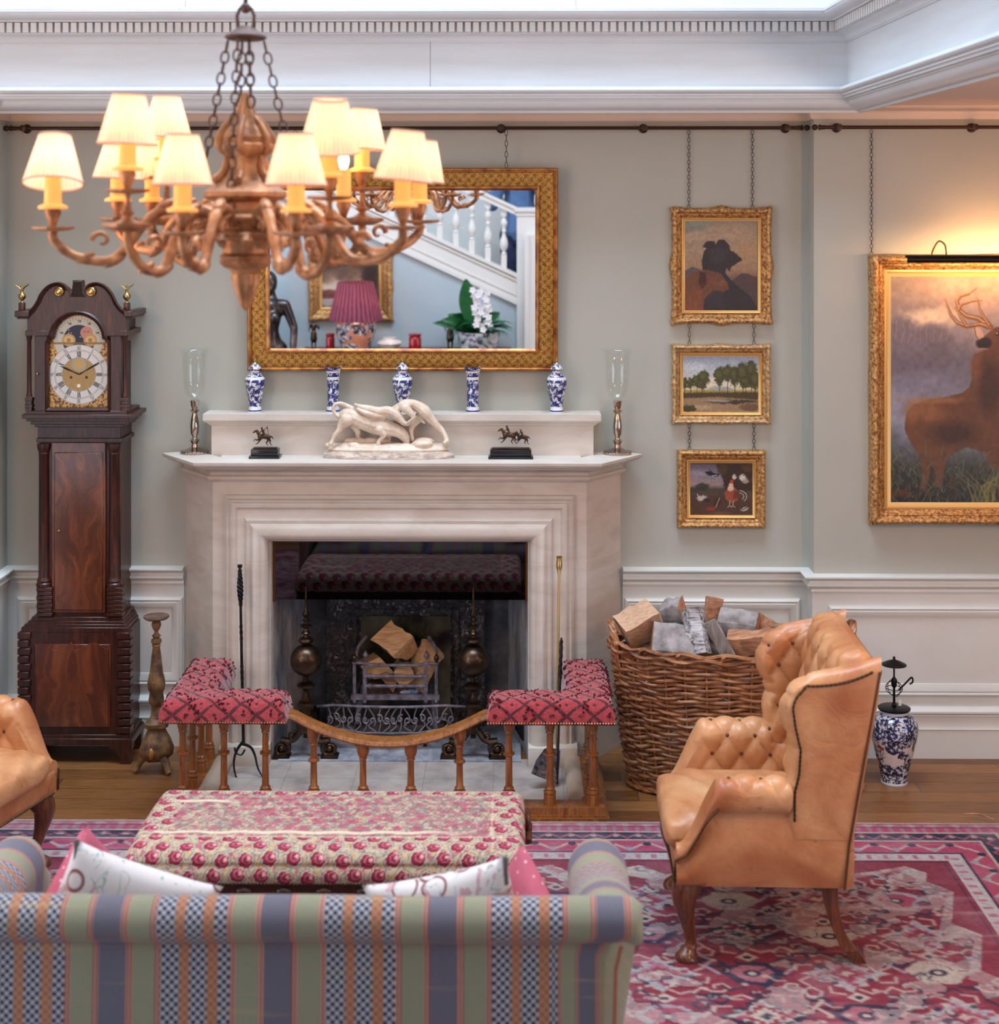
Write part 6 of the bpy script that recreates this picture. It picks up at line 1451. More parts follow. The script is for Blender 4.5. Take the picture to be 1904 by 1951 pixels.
bm = bmesh.new(); lathe(bm, [(0, 0), (.058, 0), (.06, .006), (.056, .014), (.062, .05), (.08, .12), (.1, .20), (.106, .245), (.1, .275), (.08, .3), (.064, .308), (.062, .325), (0, .325)], 48)
o = obj('jar', bm, imj); o.parent = t; 
bm = bmesh.new(); lathe(bm, [(0, .325), (.07, .326), (.072, .333), (.06, .338), (0, .339)], 40); q = obj('black_lid', bm, M['black_metal']); q.parent = t
bm = bmesh.new(); lathe(bm, [(.008, .335), (.012, .345), (.006, .355), (.005, .42), (.012, .43), (.014, .455), (.008, .465), (.004, .47), (.004, .525), (.006, .53)], 14); q = obj('lamp_stem', bm, M['black_metal']); q.parent = t
bm = bmesh.new(); lathe(bm, [(.055, .522), (.054, .526), (.03, .538), (.01, .545), (.005, .55), (.006, .557), (0, .562)], 32); q = obj('shade_carrier_cap', bm, M['black_metal']); q.parent = t
bm = bmesh.new()
for k in range(3): 
    e = Euler((k*1.1, .5*k, .3)).to_matrix(); tube(bm, [Vector((0, 0, .42))+e @ Vector((.036*math.cos(a), .036*math.sin(a), 0)) for a in np.linspace(0, 2*PI, 25)[:-1]], .0018, 6, closed=True)
tube(bm, spline([(.02, 0, .41), (.05, 0, .44), (.075, -.01, .47), (.08, -.01, .45), (.066, -.01, .44)], 6), .004, 7); q = obj('coiled_flex', bm, M['black_metal']); q.parent = t
bm = bmesh.new(); bbox_(bm, .012, .026, -.03, -.026, .35, .375, .001); q = obj('paper_tag', bm, M['white2']); q.parent = t
# wood splinters fallen on the boards
for (px, py, L, an, lab) in ((1648, 1500, .07, 1.2, 'curl of dry bark on the floor behind the armchair'), (1866, 1560, .12, -.5, 'thin dry twig lying at the far edge of the rug')):
    p = W(px, py, -.6); s_ = (CAM.z)/(py-HY)*F; y_ = CAM.y+s_; p = W(px, py, y_); bm = bmesh.new(); h = .012 if py > 1550 else .004
    tube(bm, spline([(p.x-L/2*math.cos(an), y_-L/2*math.sin(an), h+.004), (p.x, y_+.01, h+.012), (p.x+L/2*math.cos(an), y_+L/2*math.sin(an), h+.003)], 6), .0035, 5)
    tag(obj('bark_curl' if py < 1550 else 'twig', bm, M['split2']), lab, 'bark' if py < 1550 else 'twig')
# ============================================================ LEATHER WING ARMCHAIRS
def sstep(a, b, x): t = min(max((x-a)/(b-a), 0), 1); return t*t*(3-2*t)
def tuft(u, v, Lu, Lv, amp): 
    p = u/Lu+v/Lv; q = u/Lu-v/Lv
    return amp*(np.abs(np.sin(PI*p))*np.abs(np.sin(PI*q)))**.42
def displaced(P, H, flip=1):
    du = np.gradient(P, axis=0); dv = np.gradient(P, axis=1); N = np.cross(du, dv); N /= (np.linalg.norm(N, axis=-1, keepdims=True)+1e-9)
    return P+N*H[..., None]*flip
def arr_obj(name, P, mat, parent, closed_v=False, cap=False):
    bm = bmesh.new(); grid(bm, [[tuple(p) for p in row] for row in P], closed_v=closed_v, cap0=cap, cap1=cap)
    return obj(name, bm, mat, parent, 75)
btn = bmesh.new(); bmesh.ops.create_uvsphere(btn, u_segments=10, v_segments=6, radius=1, matrix=Matrix.Diagonal((.0075, .0075, .0075, 1)))
for f in btn.faces: f.smooth = True
btn_me = bpy.data.meshes.new('button'); btn.to_mesh(btn_me); btn.free(); btn_me.materials.append(M['button'])
def put_buttons(parent, P, UU, VV, mask, Lu, Lv):
    p = UU/Lu+VV/Lv; q = UU/Lu-VV/Lv
    ok = mask & (np.abs(p-np.round(p)) < .5)
    keys = {}
    for i in range(P.shape[0]):
        for j in range(P.shape[1]):
            if not mask[i, j]: continue
            a, b = round(p[i, j]), round(q[i, j]); e = abs(p[i, j]-a)+abs(q[i, j]-b)
            if e < .14 and ((a, b) not in keys or e < keys[(a, b)][0]): keys[(a, b)] = (e, i, j)
    for e, i, j in keys.values():
        o = bpy.data.objects.new('button', btn_me); COL.objects.link(o); o.location = P[i, j]; o.parent = parent
def make_chair(label):
    t = thing('wing_armchair', label, 'armchair', (0, 0, 0), group='pair of buttoned tan leather wing armchairs'); Lm_ = M['leather']
    # arms
    for s in (1, -1):
        Xs = np.concatenate([np.linspace(-.27, .165, 70), np.linspace(.17, .315, 26)]); P = []; UU = []; VV = []
        for X in Xs:
            k = sstep(.165, .31, X); kb = sstep(-.055, -.085, X); top = .622-.215*k-.03*kb; r = .054-.022*k-.024*kb; yc_ = .300-.012*kb; zc = top-r; yi = .238+.006*k
            loop = [(yi+.004, .36+(zc-.36)*q) for q in np.linspace(0, .94, 24)]
            loop += [(yc_+r*math.cos(a)*1.05, zc+r*math.sin(a)) for a in np.linspace(PI, -1.1, 26)]
            bul = .012*math.sin(PI*.5)
            zb = zc-r-.012; loop += [(.325+bul*math.sin(PI*q), zb+(.275-zb)*q) for q in np.linspace(0, 1, 12)]
            loop += [(.26, .272)]
            P.append([(X, y, z) for y, z in loop]); UU.append([X]*len(loop))
            L = [0]
            for a, b in zip(loop, loop[1:]): L.append(L[-1]+math.dist(a, b))
            VV.append(L)
        P = np.array(P); UU = np.array(UU); VV = np.array(VV)
        m = np.clip((42-np.arange(P.shape[1]))/6., 0, 1)[None, :]*np.clip((.2-UU)/.05, 0, 1)
        H = tuft(UU+.02, VV-.09, .105, .135, .017)*m; P2 = displaced(P, H, -1); 
        if P2[10, 10, 1] > P[10, 10, 1]: P2 = displaced(P, H, 1)
        P2[..., 1] *= s
        # close the front
        a_ = arr_obj('arm', P2, Lm_, t, closed_v=True, cap=True)
        put_buttons(a_, P2, UU+.02, VV-.09, (m*np.ones_like(UU)) > .5, .105, .135)
        # nail trim down the arm front
        pts = []
        row = [(.185-.02, .0)]; 
        fr = [(.20, .36, .575), (.205, .352, .545), (.215, .338, .50), (.245, .338, .455), (.285, .34, .425), (.318, .335, .40), (.322, .335, .34), (.322, .335, .285)]
        q = [tuple(P2[i, 24+21]+np.array([.002, s*.003, 0])) for i in range(71, P2.shape[0])]; q = spline([q[0], q[6], q[12], q[18], q[-1], (.320, s*.33, .34), (.320, s*.328, .285)], 10); bm = bmesh.new(); tube(bm, q, [.0034+.0016*(i % 2) for i in range(len(q))], 6); obj('nail_trim', bm, M['nails'], a_)
    # seat rail and front border
    bm = bmesh.new(); bbox_(bm, -.24, .318, -.318, .318, .272, .37, .012, 3); obj('seat_rail', bm, Lm_, t)
    bm = bmesh.new(); 
    for i in range(56): bmesh.ops.create_icosphere(bm, subdivisions=1, radius=.005, matrix=Matrix.Translation((.321, -.30+.6*i/55, .284)))
    obj('nail_trim', bm, M['nails'], t)
    # seat cushion
    nu, nv = 44, 44; P = []
    for i in range(nu+1):
        row = []; u = -1+2*i/nu
        for j in range(2*nv):
            a = 2*PI*j/(2*nv); c, s_ = math.cos(a), math.sin(a); ex = .38
            cx_ = math.copysign(abs(c)**ex, c); sz = math.copysign(abs(s_)**.62, s_)
            end = (1-abs(u)**7)**.5 if abs(u) < 1 else 0
            w = .242+.02*sstep(.1, .3, .055+.29*cx_); X = .055+.295*cx_*(.9+.1*end); Z = .405+(.072+.018*(1-u*u)*(1-cx_*cx_ if s_ > 0 else 0))*sz*max(end, .001)
            if s_ > 0: Z += .006*math.sin(X*34+u*3)*math.sin(u*5+X*9)*end+.004*math.sin(X*70+u*11)*end
            row.append((X, u*w, Z))
        P.append(row)
    arr_obj('seat_cushion', P, Lm_, t, closed_v=True, cap=True)
    # back
    nz = 80; P = []; UU = []; VV = []
    for i in range(nz+1):
        z = .30+.745*i/nz; tt = (z-.275)/.75; xb_ = -.235-.125*tt**1.15; th = .13-.01*tt; hw = .272
        e = max(0, (z-.975)/.07); sh = math.sqrt(max(0, 1-e*e)) if e < 1 else .02
        xm = xb_+th/2; row = []; uu = []
        for y in np.linspace(-hw, hw, 60): row.append((xm+th/2*sh+.012*math.cos(y/hw*PI/2), y*(.9+.1*sh)))
        uu += list(np.linspace(-hw, hw, 60))
        for a in np.linspace(.3, 2.84, 6)[0:]: row.append((xm+th/2*sh*math.cos(a), (hw+.03*math.sin(a))*(.9+.1*sh))); uu.append(9)
        for y in np.linspace(hw, -hw, 16): row.append((xm-th/2*sh, y*(.9+.1*sh))); uu.append(9)
        for a in np.linspace(2.84, .3, 6): row.append((xm+th/2*sh*math.cos(a), -(hw+.03*math.sin(a))*(.9+.1*sh))); uu.append(9)
        P.append([(x_, y_, z) for x_, y_ in row]); UU.append(uu); VV.append([z]*len(row))
    P = np.array(P); UU = np.array(UU); VV = np.array(VV); m = (UU < 5)*np.clip((VV-.45)/.05, 0, 1)*np.clip((1.04-VV)/.02, 0, 1)
    H = tuft(UU, VV-.50, .13, .16, .022)*m; P2 = displaced(P, H, 1)
    if P2[40, 30, 0] < P[40, 30, 0]: P2 = displaced(P, H, -1)
    bk_ = arr_obj('back', P2, Lm_, t, closed_v=True, cap=True); put_buttons(bk_, P2, UU, VV-.50, (m > .6) & (VV < .98), .13, .16)
    # wings
    for s in (1, -1):
        P = []; UU = []; VV = []
        def xf(z): return float(np.interp(z, [.44, .60, .66, .74, .82, .88, .93, .965], [-.05, -.052, -.066, -.070, -.052, -.044, -.058, -.10]))
        for i in range(71):
            z = .44+.545*i/70
            f = xf(min(z, .965)); tt = (z-.275)/.75; b_ = -.245-.125*tt**1.15
            e = max(0, (z-.925)/.062); sh = math.sqrt(max(0, 1-min(e, .999)**2))
            yo = .338+.010*sstep(.5, .9, z); yi_ = .248+.02*sstep(.5, .95, z); ym = (yo+yi_)/2; hw = (yo-yi_)/2*max(sh, .06)
            f -= .05*(1-sh); row = []; uu = []
            for q in np.linspace(0, 1, 26): row.append((b_+(f-.03-b_)*q, ym-hw)); uu.append(b_+(f-.03-b_)*q)
            for a in np.linspace(-PI/2, PI/2, 12)[1:-1]: row.append((f-.03+.032*math.cos(a), ym+hw*math.sin(a))); uu.append(f)
            for q in np.linspace(1, 0, 16): row.append((b_+(f-.03-b_)*q, ym+hw)); uu.append(9)
            zz = z-.0*1; P.append([(x_, y_, zz+.055*sstep(.86, .985, z)*np.clip((-.06-x_)/.30, 0, 1)**2.5) for x_, y_ in row]); UU.append(uu); VV.append([z]*len(row))
        P = np.array(P); UU = np.array(UU); VV = np.array(VV); m = (UU < 5)*np.clip((.97-VV)/.03, 0, 1)*np.clip((VV-.52)/.04, 0, 1)*np.where(np.arange(P.shape[1]) > 30, .3, 1)
        H = tuft(UU+.16, VV-.62, .11, .15, .02)*m; P2 = displaced(P, H, 1)
        if P2[35, 12, 1] > P[35, 12, 1]: P2 = displaced(P, H, -1)
        P2[..., 1] *= s
        w_ = arr_obj('wing', P2, Lm_, t, closed_v=True, cap=True); put_buttons(w_, P2, UU+.16, VV-.62, (m > .6), .11, .15)
        pts = [(float(xf(z))-.022-.012*sstep(.9, .94, z), s*(.342+.010*sstep(.5, .9, z)), z) for z in np.linspace(.50, .935, 30)]
        pts += [(-.11-.22*q, s*(.351-.006*q), (.952+.048*q**2.5)) for q in np.linspace(0, 1, 16)]
        bm = bmesh.new(); q = spline(pts, 2); tube(bm, q, [.0030+.0022*(i % 2) for i in range(len(q))], 6); obj('nail_trim', bm, M['nails'], w_)
    # welt down the rear corners
    for s in (1, -1):
        bm = bmesh.new(); tube(bm, [(-.238, s*.338, .275), (-.252, s*.34, .42), (-.30, s*.345, .70), (-.352, s*.348, 1.0)], .0045, 6); obj('welt', bm, M['button'], t)
    bm = bmesh.new(); P = [[(-.238, -.335, .275), (-.238, .335, .275)], [(-.262, -.337, .5), (-.262, .337, .5)], [(-.31, -.34, .75), (-.31, .34, .75)], [(-.362, -.335, 1.0), (-.362, .335, 1.0)]]
    grid(bm, P); bmesh.ops.solidify(bm, geom=bm.faces[:], thickness=.02); obj('outside_back', bm, Lm_, t)
    # cabriole front legs and raked rear legs
    for s in (1, -1):
        bm = bmesh.new(); d = Vector((.707, .707*s, 0)); c = Vector((.262, .262*s, 0))
        prf = spline([(0.0, .285, .046), (.024, .25, .048), (.034, .215, .041), (.022, .15, .027), (.004, .085, .019), (.0, .05, .020), (.014, .028, .030), (.022, .013, .040), (.022, .003, .036)], 6)
        tube(bm, [c+d*o_+Vector((0, 0, z)) for o_, z, r in prf], [r for o_, z, r in prf], 16, up=(d.x, d.y, 0)); obj('cabriole_leg', bm, M['beech'], t)
        bm = bmesh.new(); P = []
        for x_, z, w in spline([(-.20, .30, .026), (-.205, .2, .022), (-.235, .10, .019), (-.262, .055, .024), (-.27, .05, .026), (-.295, .015, .022), (-.305, .0, .024)], 4):
            P.append([(x_+w*a, s*.27+w*b, z) for a, b in ((-1, -.9), (-.9, -1), (.9, -1), (1, -.9), (1, .9), (.9, 1), (-.9, 1), (-1, .9))])
        grid(bm, P, closed_v=True, cap0=True, cap1=True); obj('rear_leg', bm, M['beech'], t)
    return t
RUGZ = .010
c1 = make_chair('tan leather wing armchair at the right, buttoned, seen from the side')
c2 = copy_tree(c1)
c1.location = (.86, -1.86, RUGZ); c1.rotation_euler = (0, 0, PI+math.radians(-1.5))
c2['label'] = 'tan leather armchair cut off by the left edge of the picture'; c2.location = (-2.17, -1.60, RUGZ); c2.rotation_euler = (0, 0, math.radians(-16))
# ============================================================ RUG
def paint_rug(X_, Y_):
    """X_, Y_ in metres; far edge Y=-.96, right edge X=2.05"""
    u = 2.05-X_; v = -.96-Y_; ul = X_+2.9; e = np.minimum(np.minimum(u, v), ul); cv = Cv(X_*100, Y_*100, (150, 44, 74))
    along = np.where(e == v, X_, Y_)
    red, navy, crm, lbl, pink = (122, 36, 54), (38, 36, 58), (176, 162, 148), (142, 146, 152), (156, 90, 102)
    def band(a, b, c, al=1): cv.mix(((e >= a) & (e < b))*al, c)
    tri = np.abs(((along/.09) % 1)-.5)*2
    # outer stripes
    band(0, .016, (176, 150, 150)); band(.016, .05, pink); band(.05, .058, navy, .6); cv.mix(((e > .02) & (e < .05) & (tri > .5+.4*np.sin(e*300)))*.7, crm)
    band(.058, .10, (166, 70, 98)); cv.mix(((e > .058) & (e < .10) & (np.abs(((along/.045) % 1)-.5) > .3))*.5, lbl)
    band(.10, .112, crm); band(.112, .185, navy); zz = .148+.024*(tri*2-1)
    cv.mix(np.clip(1.4-np.abs(e-zz)/.007, 0, 1)*((e > .112) & (e < .185)), (168, 76, 98)); tt = np.hypot(((along/.09) % 1-.5)*.09, e-.148); cv.mix(((tt < .012) & (e < .18))*.9, crm)
    band(.185, .197, crm); band(.197, .30, (164, 62, 92)); t2 = np.abs(((along/.15) % 1)-.5)*2; z2 = .248+.036*(t2*2-1)
    cv.mix(np.clip(1.5-np.abs(e-z2)/.010, 0, 1)*((e > .197) & (e < .30)), crm); q = np.hypot(((along/.15) % 1-.5)*.15, (e-.225)); cv.mix((q < .018)*((e > .2) & (e < .3)), navy); q = np.hypot((((along+.075)/.15) % 1-.5)*.15, (e-.272)); cv.mix((q < .016)*((e > .2) & (e < .3)), lbl)
    band(.30, .312, navy, .8); band(.312, .375, (176, 170, 168)); cv.mix(((e > .325) & (e < .362) & (np.abs(((along/.06) % 1)-.5) > .34))*.8, (166, 84, 104)); band(.375, .388, red); band(.388, .396, navy, .8)
    inn = e >= .396
    # field: lobed medallions with hooks, rows of small figures
    fld = cv.a.copy(); f = Cv(X_*100, Y_*100, red); f.a[:] = red
    def blk(cx, cy, R):                       # paint only near (cx, cy)
        jj = np.where(np.abs(xs*100-cx) < R)[0]; ii = np.where(np.abs(ys*100-cy) < R)[0]
        if not len(ii) or not len(jj): return None
        sl2 = (slice(ii[0], ii[-1]+1), slice(jj[0], jj[-1]+1)); g = Cv.__new__(Cv); g.X = f.X[sl2]; g.Y = f.Y[sl2]; g.a = f.a[sl2].copy(); return g, sl2
    def hook(g, cx, cy, s, dx=1, dy=1, c=navy, w=1.3):
        P = lambda a, b: (cx+a*s*dx, cy+b*s*dy)
        g.line([P(0, 0), P(5, 4), P(11, 4), P(15, 0), P(12, -4), P(7, -3), P(7, 0)], w, c, .95, .4); g.line([P(0, 0), P(-5, 5), P(-3, 10), P(3, 10), P(4, 7)], w, c, .95, .4); g.line([P(5, 4), P(7, 9), P(13, 10)], w*.8, c, .9, .4)
    def star(g, cx, cy, r, cs_):
        n = 12
        for q, c in enumerate(cs_):
            k = (1, .84, .6, .42, .2)[q]; pts = []
            for i in range(n*2): a = 2*PI*i/(n*2); rr = r*k*(1 if i % 2 == 0 else .74)*(1+.22*math.cos(4*a)); pts.append((cx+rr*math.cos(a), cy+rr*.85*math.sin(a)))
            g.poly(pts, c, .4, rag=1.2, rs=.3, seed=q)
        for i in range(8): a = 2*PI*i/8+.2; g.ell(cx+r*.7*math.cos(a), cy+r*.6*math.sin(a), 1.3, 1.1, navy if i % 2 else (150, 54, 78), .9); g.line([(cx+r*math.cos(a), cy+r*.85*math.sin(a)), (cx+r*1.35*math.cos(a+.15), cy+r*1.1*math.sin(a+.15)), (cx+r*1.3*math.cos(a+.4), cy+r*1.1*math.sin(a+.4))], 1.2, crm, .9, .4)
    tan, gry, pk2 = (170, 158, 146), (150, 150, 158), (158, 92, 104)
    rnd = random.Random(11)
    for gi in range(-9, 8):
        for gj in range(0, 11):
            cx = 78+gi*31; cy = -142-gj*27; typ = (gi+gj) % 2; r_ = blk(cx, cy, 27)
            if r_ is None: continue
            g, sl2 = r_; jx, jy = rnd.uniform(-1.5, 1.5), rnd.uniform(-1.5, 1.5); cx += jx; cy += jy
            if typ == 0:
                star(g, cx, cy, 12.5, (navy, tan, (128, 42, 62), crm, navy) if gi % 4 == 0 else (tan, gry, pk2, (128, 42, 62), crm))
                for sx in (-1, 1):
                    hook(g, cx+sx*13, cy+7, .62, sx, 1); hook(g, cx+sx*13, cy-9, .6, sx, -1, crm, 1.1)
            else:
                g.poly([(cx-11, cy+1), (cx-4, cy+8), (cx+5, cy+7), (cx+12, cy+1), (cx+4, cy-8), (cx-5, cy-7)], (navy, tan, gry)[(gi*2+gj) % 3], .4, rag=1.6, rs=.3); g.poly([(cx-8, cy+1), (cx-3, cy+5.5), (cx+4, cy+5), (cx+8, cy+1), (cx+3, cy-5.5), (cx-3, cy-5)], (pk2, (152, 48, 76), crm)[(gi+gj*2) % 3], .4, rag=1, rs=.3)
                g.ell(cx, cy, 3, 2.2, navy); g.ell(cx, cy, 1.4, 1.1, crm)
                for sx in (-1, 1): g.line([(cx+sx*11, cy), (cx+sx*15, cy+5), (cx+sx*12, cy+9), (cx+sx*16, cy+12)], 1.5, gry if gj % 2 else crm, .9, .4); g.line([(cx+sx*4, cy-9), (cx+sx*9, cy-11), (cx+sx*11, cy-8)], 1.2, navy, .9, .4)
                g.poly([(cx-4, cy+11), (cx, cy+14.5), (cx+4, cy+11), (cx, cy+8)], crm, .4); g.ell(cx, cy+11, 1.4, 1.1, navy)
            for q in range(7):
                x, y = cx+rnd.uniform(-15, 15), cy+rnd.uniform(-13, 13)
                if q % 3 == 0: g.ell(x, y, 1.2, 1, crm, .85, .4)
                elif q % 3 == 1: g.line([(x, y), (x+3, y+2), (x+5, y-1)], 1, navy, .85, .4)
                else: g.line([(x, y), (x+2, y-2.5), (x+5, y-2.5)], 1.1, tan, .85, .4)
            f.a[sl2] = g.a
    pat = fbm(X_*9+4, Y_*12, 3, 41); f.mix(((pat > .57) & (pat < .60))*.6, navy); f.mix((pat >= .60)*.62, (172, 160, 152))
    # pale spandrel zigzag inside the border
    ef = np.minimum(u, v); sp = np.abs((((X_-Y_)/.34) % 1)-.5)*2; band2 = (ef > .396) & (ef < .47+.10*sp); f.mix(band2*.6, (172, 164, 158)); f.mix(((ef > .396) & (ef < .43+.08*sp))*.9, red)
    cv.a = np.where(inn[..., None], f.a, cv.a)
    g = fbm(X_*7, Y_*7, 4, 3); wear = np.clip((g-.45)*2.4, 0, 1)*.45; cv.mix(wear, (164, 140, 142))
    sp_ = fbm(X_*120, Y_*170, 2, 8); cv.a *= (.86+.28*sp_)[..., None]; hl = fbm(X_*3, Y_*40, 3, 12); cv.mix(np.clip(hl-.56, 0, 1)*1.2, (196, 176, 172))
    return cv.a
xs = np.concatenate([np.arange(-2.9, -1.2, .014), np.arange(-1.2, .05, .010), np.arange(.05, 2.05+.001, .0058)]); ys = np.concatenate([np.arange(-.96, -3.0, -.0062), np.arange(-3.0, -4.6, -.012)])
XR_, YR_ = np.meshgrid(xs, ys); ed_ = np.minimum(np.minimum(2.05-XR_, -.96-YR_), XR_+2.9)
Zr = RUGZ-.002*np.exp(-ed_/.01)+.0015*fbm(XR_*6, YR_*6, 2); me = grid_mesh('rug', np.stack([XR_, YR_, Zr], -1)); set_col(me, paint_rug(XR_, YR_))
rug = mobj('persian_rug', me, M['rug']); so = rug.modifiers.new('thickness', 'SOLIDIFY'); so.thickness = .009; so.offset = -1
tag(rug, 'large crimson, cream and navy patterned oriental rug covering the floor', 'rug')
bm = bmesh.new()
for k in range(900):
    x = -2.3+4.34*k/900; tube(bm, [(x, -.962, .005), (x+.004*(hsh(k)-.5), -.945+.01*hsh(k, 2), .002)], .0016, 4)
fr = obj('fringe', bm, plain('rug_fringe', srgb(190, 170, 160), .9), rug); fr['kind'] = 'stuff'
# ============================================================ OTTOMAN
ox0, ox1, oy0, oy1, oz0, oz1 = -1.265, .035, -2.39, -1.83, .375, .48
ot = thing('ottoman', 'large rectangular ottoman in worn crimson circle-patterned tapestry', 'ottoman', ((ox0+ox1)/2, (oy0+oy1)/2, RUGZ))
prof = []; 
for q in np.linspace(0, 1, 8): prof.append((oy0+.004-.012*math.sin(q*PI), oz0+(oz1-oz0-.045)*q))
for a in np.linspace(PI, PI/2, 9)[1:]: prof.append((oy0+.045+.045*math.cos(a), oz1-.045+.045*math.sin(a)))
for q in np.linspace(0, 1, 110)[1:-1]: prof.append((oy0+.045+(oy1-oy0-.09)*q, oz1+.010*math.sin(q*PI)))
for a in np.linspace(PI/2, 0, 7): prof.append((oy1-.045+.045*math.cos(a), oz1-.045+.045*math.sin(a)))
prof.append((oy1, oz0))
pr = np.array(prof)
sl = np.concatenate([[0], np.cumsum(np.hypot(*np.diff(pr, axis=0).T))])
# resample the profile finely
sN = np.arange(0, sl[-1], .0042); py_ = np.interp(sN, sl, pr[:, 0]); pz_ = np.interp(sN, sl, pr[:, 1])
xN = np.arange(ox0, ox1+.0001, .0042); XX, SS = np.meshgrid(xN, sN); YY = np.repeat(py_[:, None], len(xN), 1); ZZ = np.repeat(pz_[:, None], len(xN), 1)
dE = np.minimum(XX-ox0, ox1-XX); rr = .045; k = np.clip(dE/rr, 0, 1); sh = np.sqrt(np.clip(1-(1-k)**2, 0, 1)); ZZ = oz0+(ZZ-oz0)*(1-(1-sh)*.55)
ymid = (oy0+oy1)/2; YY = ymid+(YY-ymid)*(1-.03*(1-sh))
ZZ += .004*(fbm(XX*5, YY*5, 3)-.5)
V3 = np.stack([XX, YY, ZZ], -1)
lft = V3[:, :1].copy(); lft[..., 2] = oz0; rgt = V3[:, -1:].copy(); rgt[..., 2] = oz0; V3 = np.concatenate([lft, V3, rgt], 1); XX = np.concatenate([XX[:, :1]-.06, XX, XX[:, -1:]+.06], 1); SS = np.concatenate([SS[:, :1], SS, SS[:, -1:]], 1)
cv = Cv(XX*100, SS*100, (188, 170, 142)); Wd = sl[-1]
fine = fbm(XX*60, SS*60, 4, 2); vine = fbm(XX*38+3, SS*38, 3, 5)
cv.mix(np.clip(1-np.abs(vine-.5)/.035, 0, 1)*.85, (84, 106, 112)); cv.mix((fbm(XX*90, SS*90, 2, 7) > .66)*.7, (196, 150, 84)); cv.mix((fbm(XX*70+9, SS*70, 2, 9) > .68)*.7, (176, 70, 96))
def circles(per_x, per_y, r, off=0, mask=1, c1=(136, 30, 56)):
    rowi = np.floor(SS/per_y); fx = ((XX+off+(rowi % 2)*per_x/2)/per_x) % 1-.5; fy = (SS/per_y) % 1-.5; ci = np.floor((XX+off+(rowi % 2)*per_x/2)/per_x)
    jx = .12*np.sin(ci*12.9+rowi*7.7); jy = .12*np.sin(ci*5.1+rowi*3.3); d = np.hypot((fx-jx)*per_x, (fy-jy)*per_y*.95); an = np.arctan2((fy-jy), (fx-jx))
    ring_ = d+.0016*np.sin(an*6)
    cv.mix((ring_ < r*1.32)*.9*mask, (192, 178, 154)); cv.mix(((ring_ > r*1.2) & (ring_ < r*1.34))*.8*mask, (92, 112, 116)); cv.mix((ring_ < r)*mask, c1)
    d2 = np.hypot((fx-jx)*per_x-r*.25*np.cos(.7), (fy-jy)*per_y-r*.2); cv.mix((d2 < r*.68)*mask, (184, 96, 114)); cv.mix((d2 < r*.46)*mask, c1); d3 = np.hypot((fx-jx)*per_x-r*.45, (fy-jy)*per_y-r*.3); cv.mix((d3 < r*.26)*mask, (222, 168, 164))
topm = ((SS > .20) & (SS < Wd-.16) & (XX > ox0+.12) & (XX < ox1-.12))
circles(.078, .056, .0235, 0, ~topm*1.0)
circles(.062, .050, .0165, .01, topm*.8, (160, 56, 82))
worn = np.clip((fbm(XX*3.2, SS*4.5, 4, 21)-.40)*4, 0, 1)*topm; cv.mix(worn*.6, (184, 160, 136)); cv.mix((fine > .58)*topm*.5, (120, 104, 100)); cv.mix((fbm(XX*140, SS*140, 2, 3) > .6)*topm*.55, (96, 92, 100)); cv.mix((fbm(XX*30, SS*30, 3, 31) > .62)*topm*.5, (168, 70, 92))
for (bx0, bs0, w, h) in ((-1.08, .50, .10, .012), (-.55, .235, .34, .010), (-.92, .235, .3, .008)): cv.mix(np.clip(1.3-np.maximum(np.abs(XX-bx0)/w, np.abs(SS-bs0-.004*np.sin(XX*40))/h), 0, 1)*2*.8, (212, 194, 168))
eb = (np.abs(SS-.205) < .004) | ((np.abs(XX-(ox1-.115)) < .004) & (SS > .2) & (SS < Wd-.16)); cv.mix(eb*.5, (216, 196, 170)); cv.a *= (.9+.2*fbm(XX*200, SS*200, 2))[..., None]
me = grid_mesh('pad', V3); set_col(me, cv.a); mobj('upholstered_pad', me, M['tapestry'], ot)
bm = bmesh.new(); bbox_(bm, ox0+.012, ox1-.012, oy0+.012, oy1-.012, .33, oz0+.002, .004); bbox_(bm, ox0+.004, ox1-.004, oy0+.002, oy1-.002, .318, .332, .004)
for k in range(9): tube(bm, [(ox0+.14+k*.128-.02, oy0+.008, .35), (ox0+.14+k*.128, oy0+.004, .358), (ox0+.14+k*.128+.02, oy0+.008, .35)], .008, 6)
obj('carved_rail', bm, M['mahog'], ot)
bm = bmesh.new()
for i in range(110): bmesh.ops.create_icosphere(bm, subdivisions=1, radius=.0045, matrix=Matrix.Translation((ox0+.012+(ox1-ox0-.024)*i/109, oy0+.003, oz0+.002)))
obj('nail_trim', bm, M['nails'], ot)
for sx in (0, 1):
    for sy in (0, 1):
        cx_ = ox1-.07 if sx else ox0+.07; cy_ = oy1-.07 if sy else oy0+.07; bm = bmesh.new()
        pr_ = spline([(0, .325, .045), (.01, .27, .040), (.005, .2, .026), (-.004, .12, .02), (0, .06, .024), (.012, .03, .034), (.012, RUGZ, .030)], 5)
        d = Vector((1 if sx else -1, 1 if sy else -1, 0)).normalized(); tube(bm, [Vector((cx_, cy_, 0))+d*o_+Vector((0, 0, z)) for o_, z, r in pr_], [r for o_, z, r in pr_], 12); obj('leg', bm, M['walnut'], ot)
bm = bmesh.new(); pts = []
for a in np.linspace(0, 9, 30): r_ = .036*(1-a/9*.75); pts.append((ox1+.008, -1.92+r_*math.cos(a), .40+r_*math.sin(a)))
tube(bm, pts, .010, 8); tube(bm, [(ox1+.008, -1.90, .38), (ox1+.006, -1.96, .34)], .016, 8); obj('scroll_bracket', bm, M['walnut'], ot)
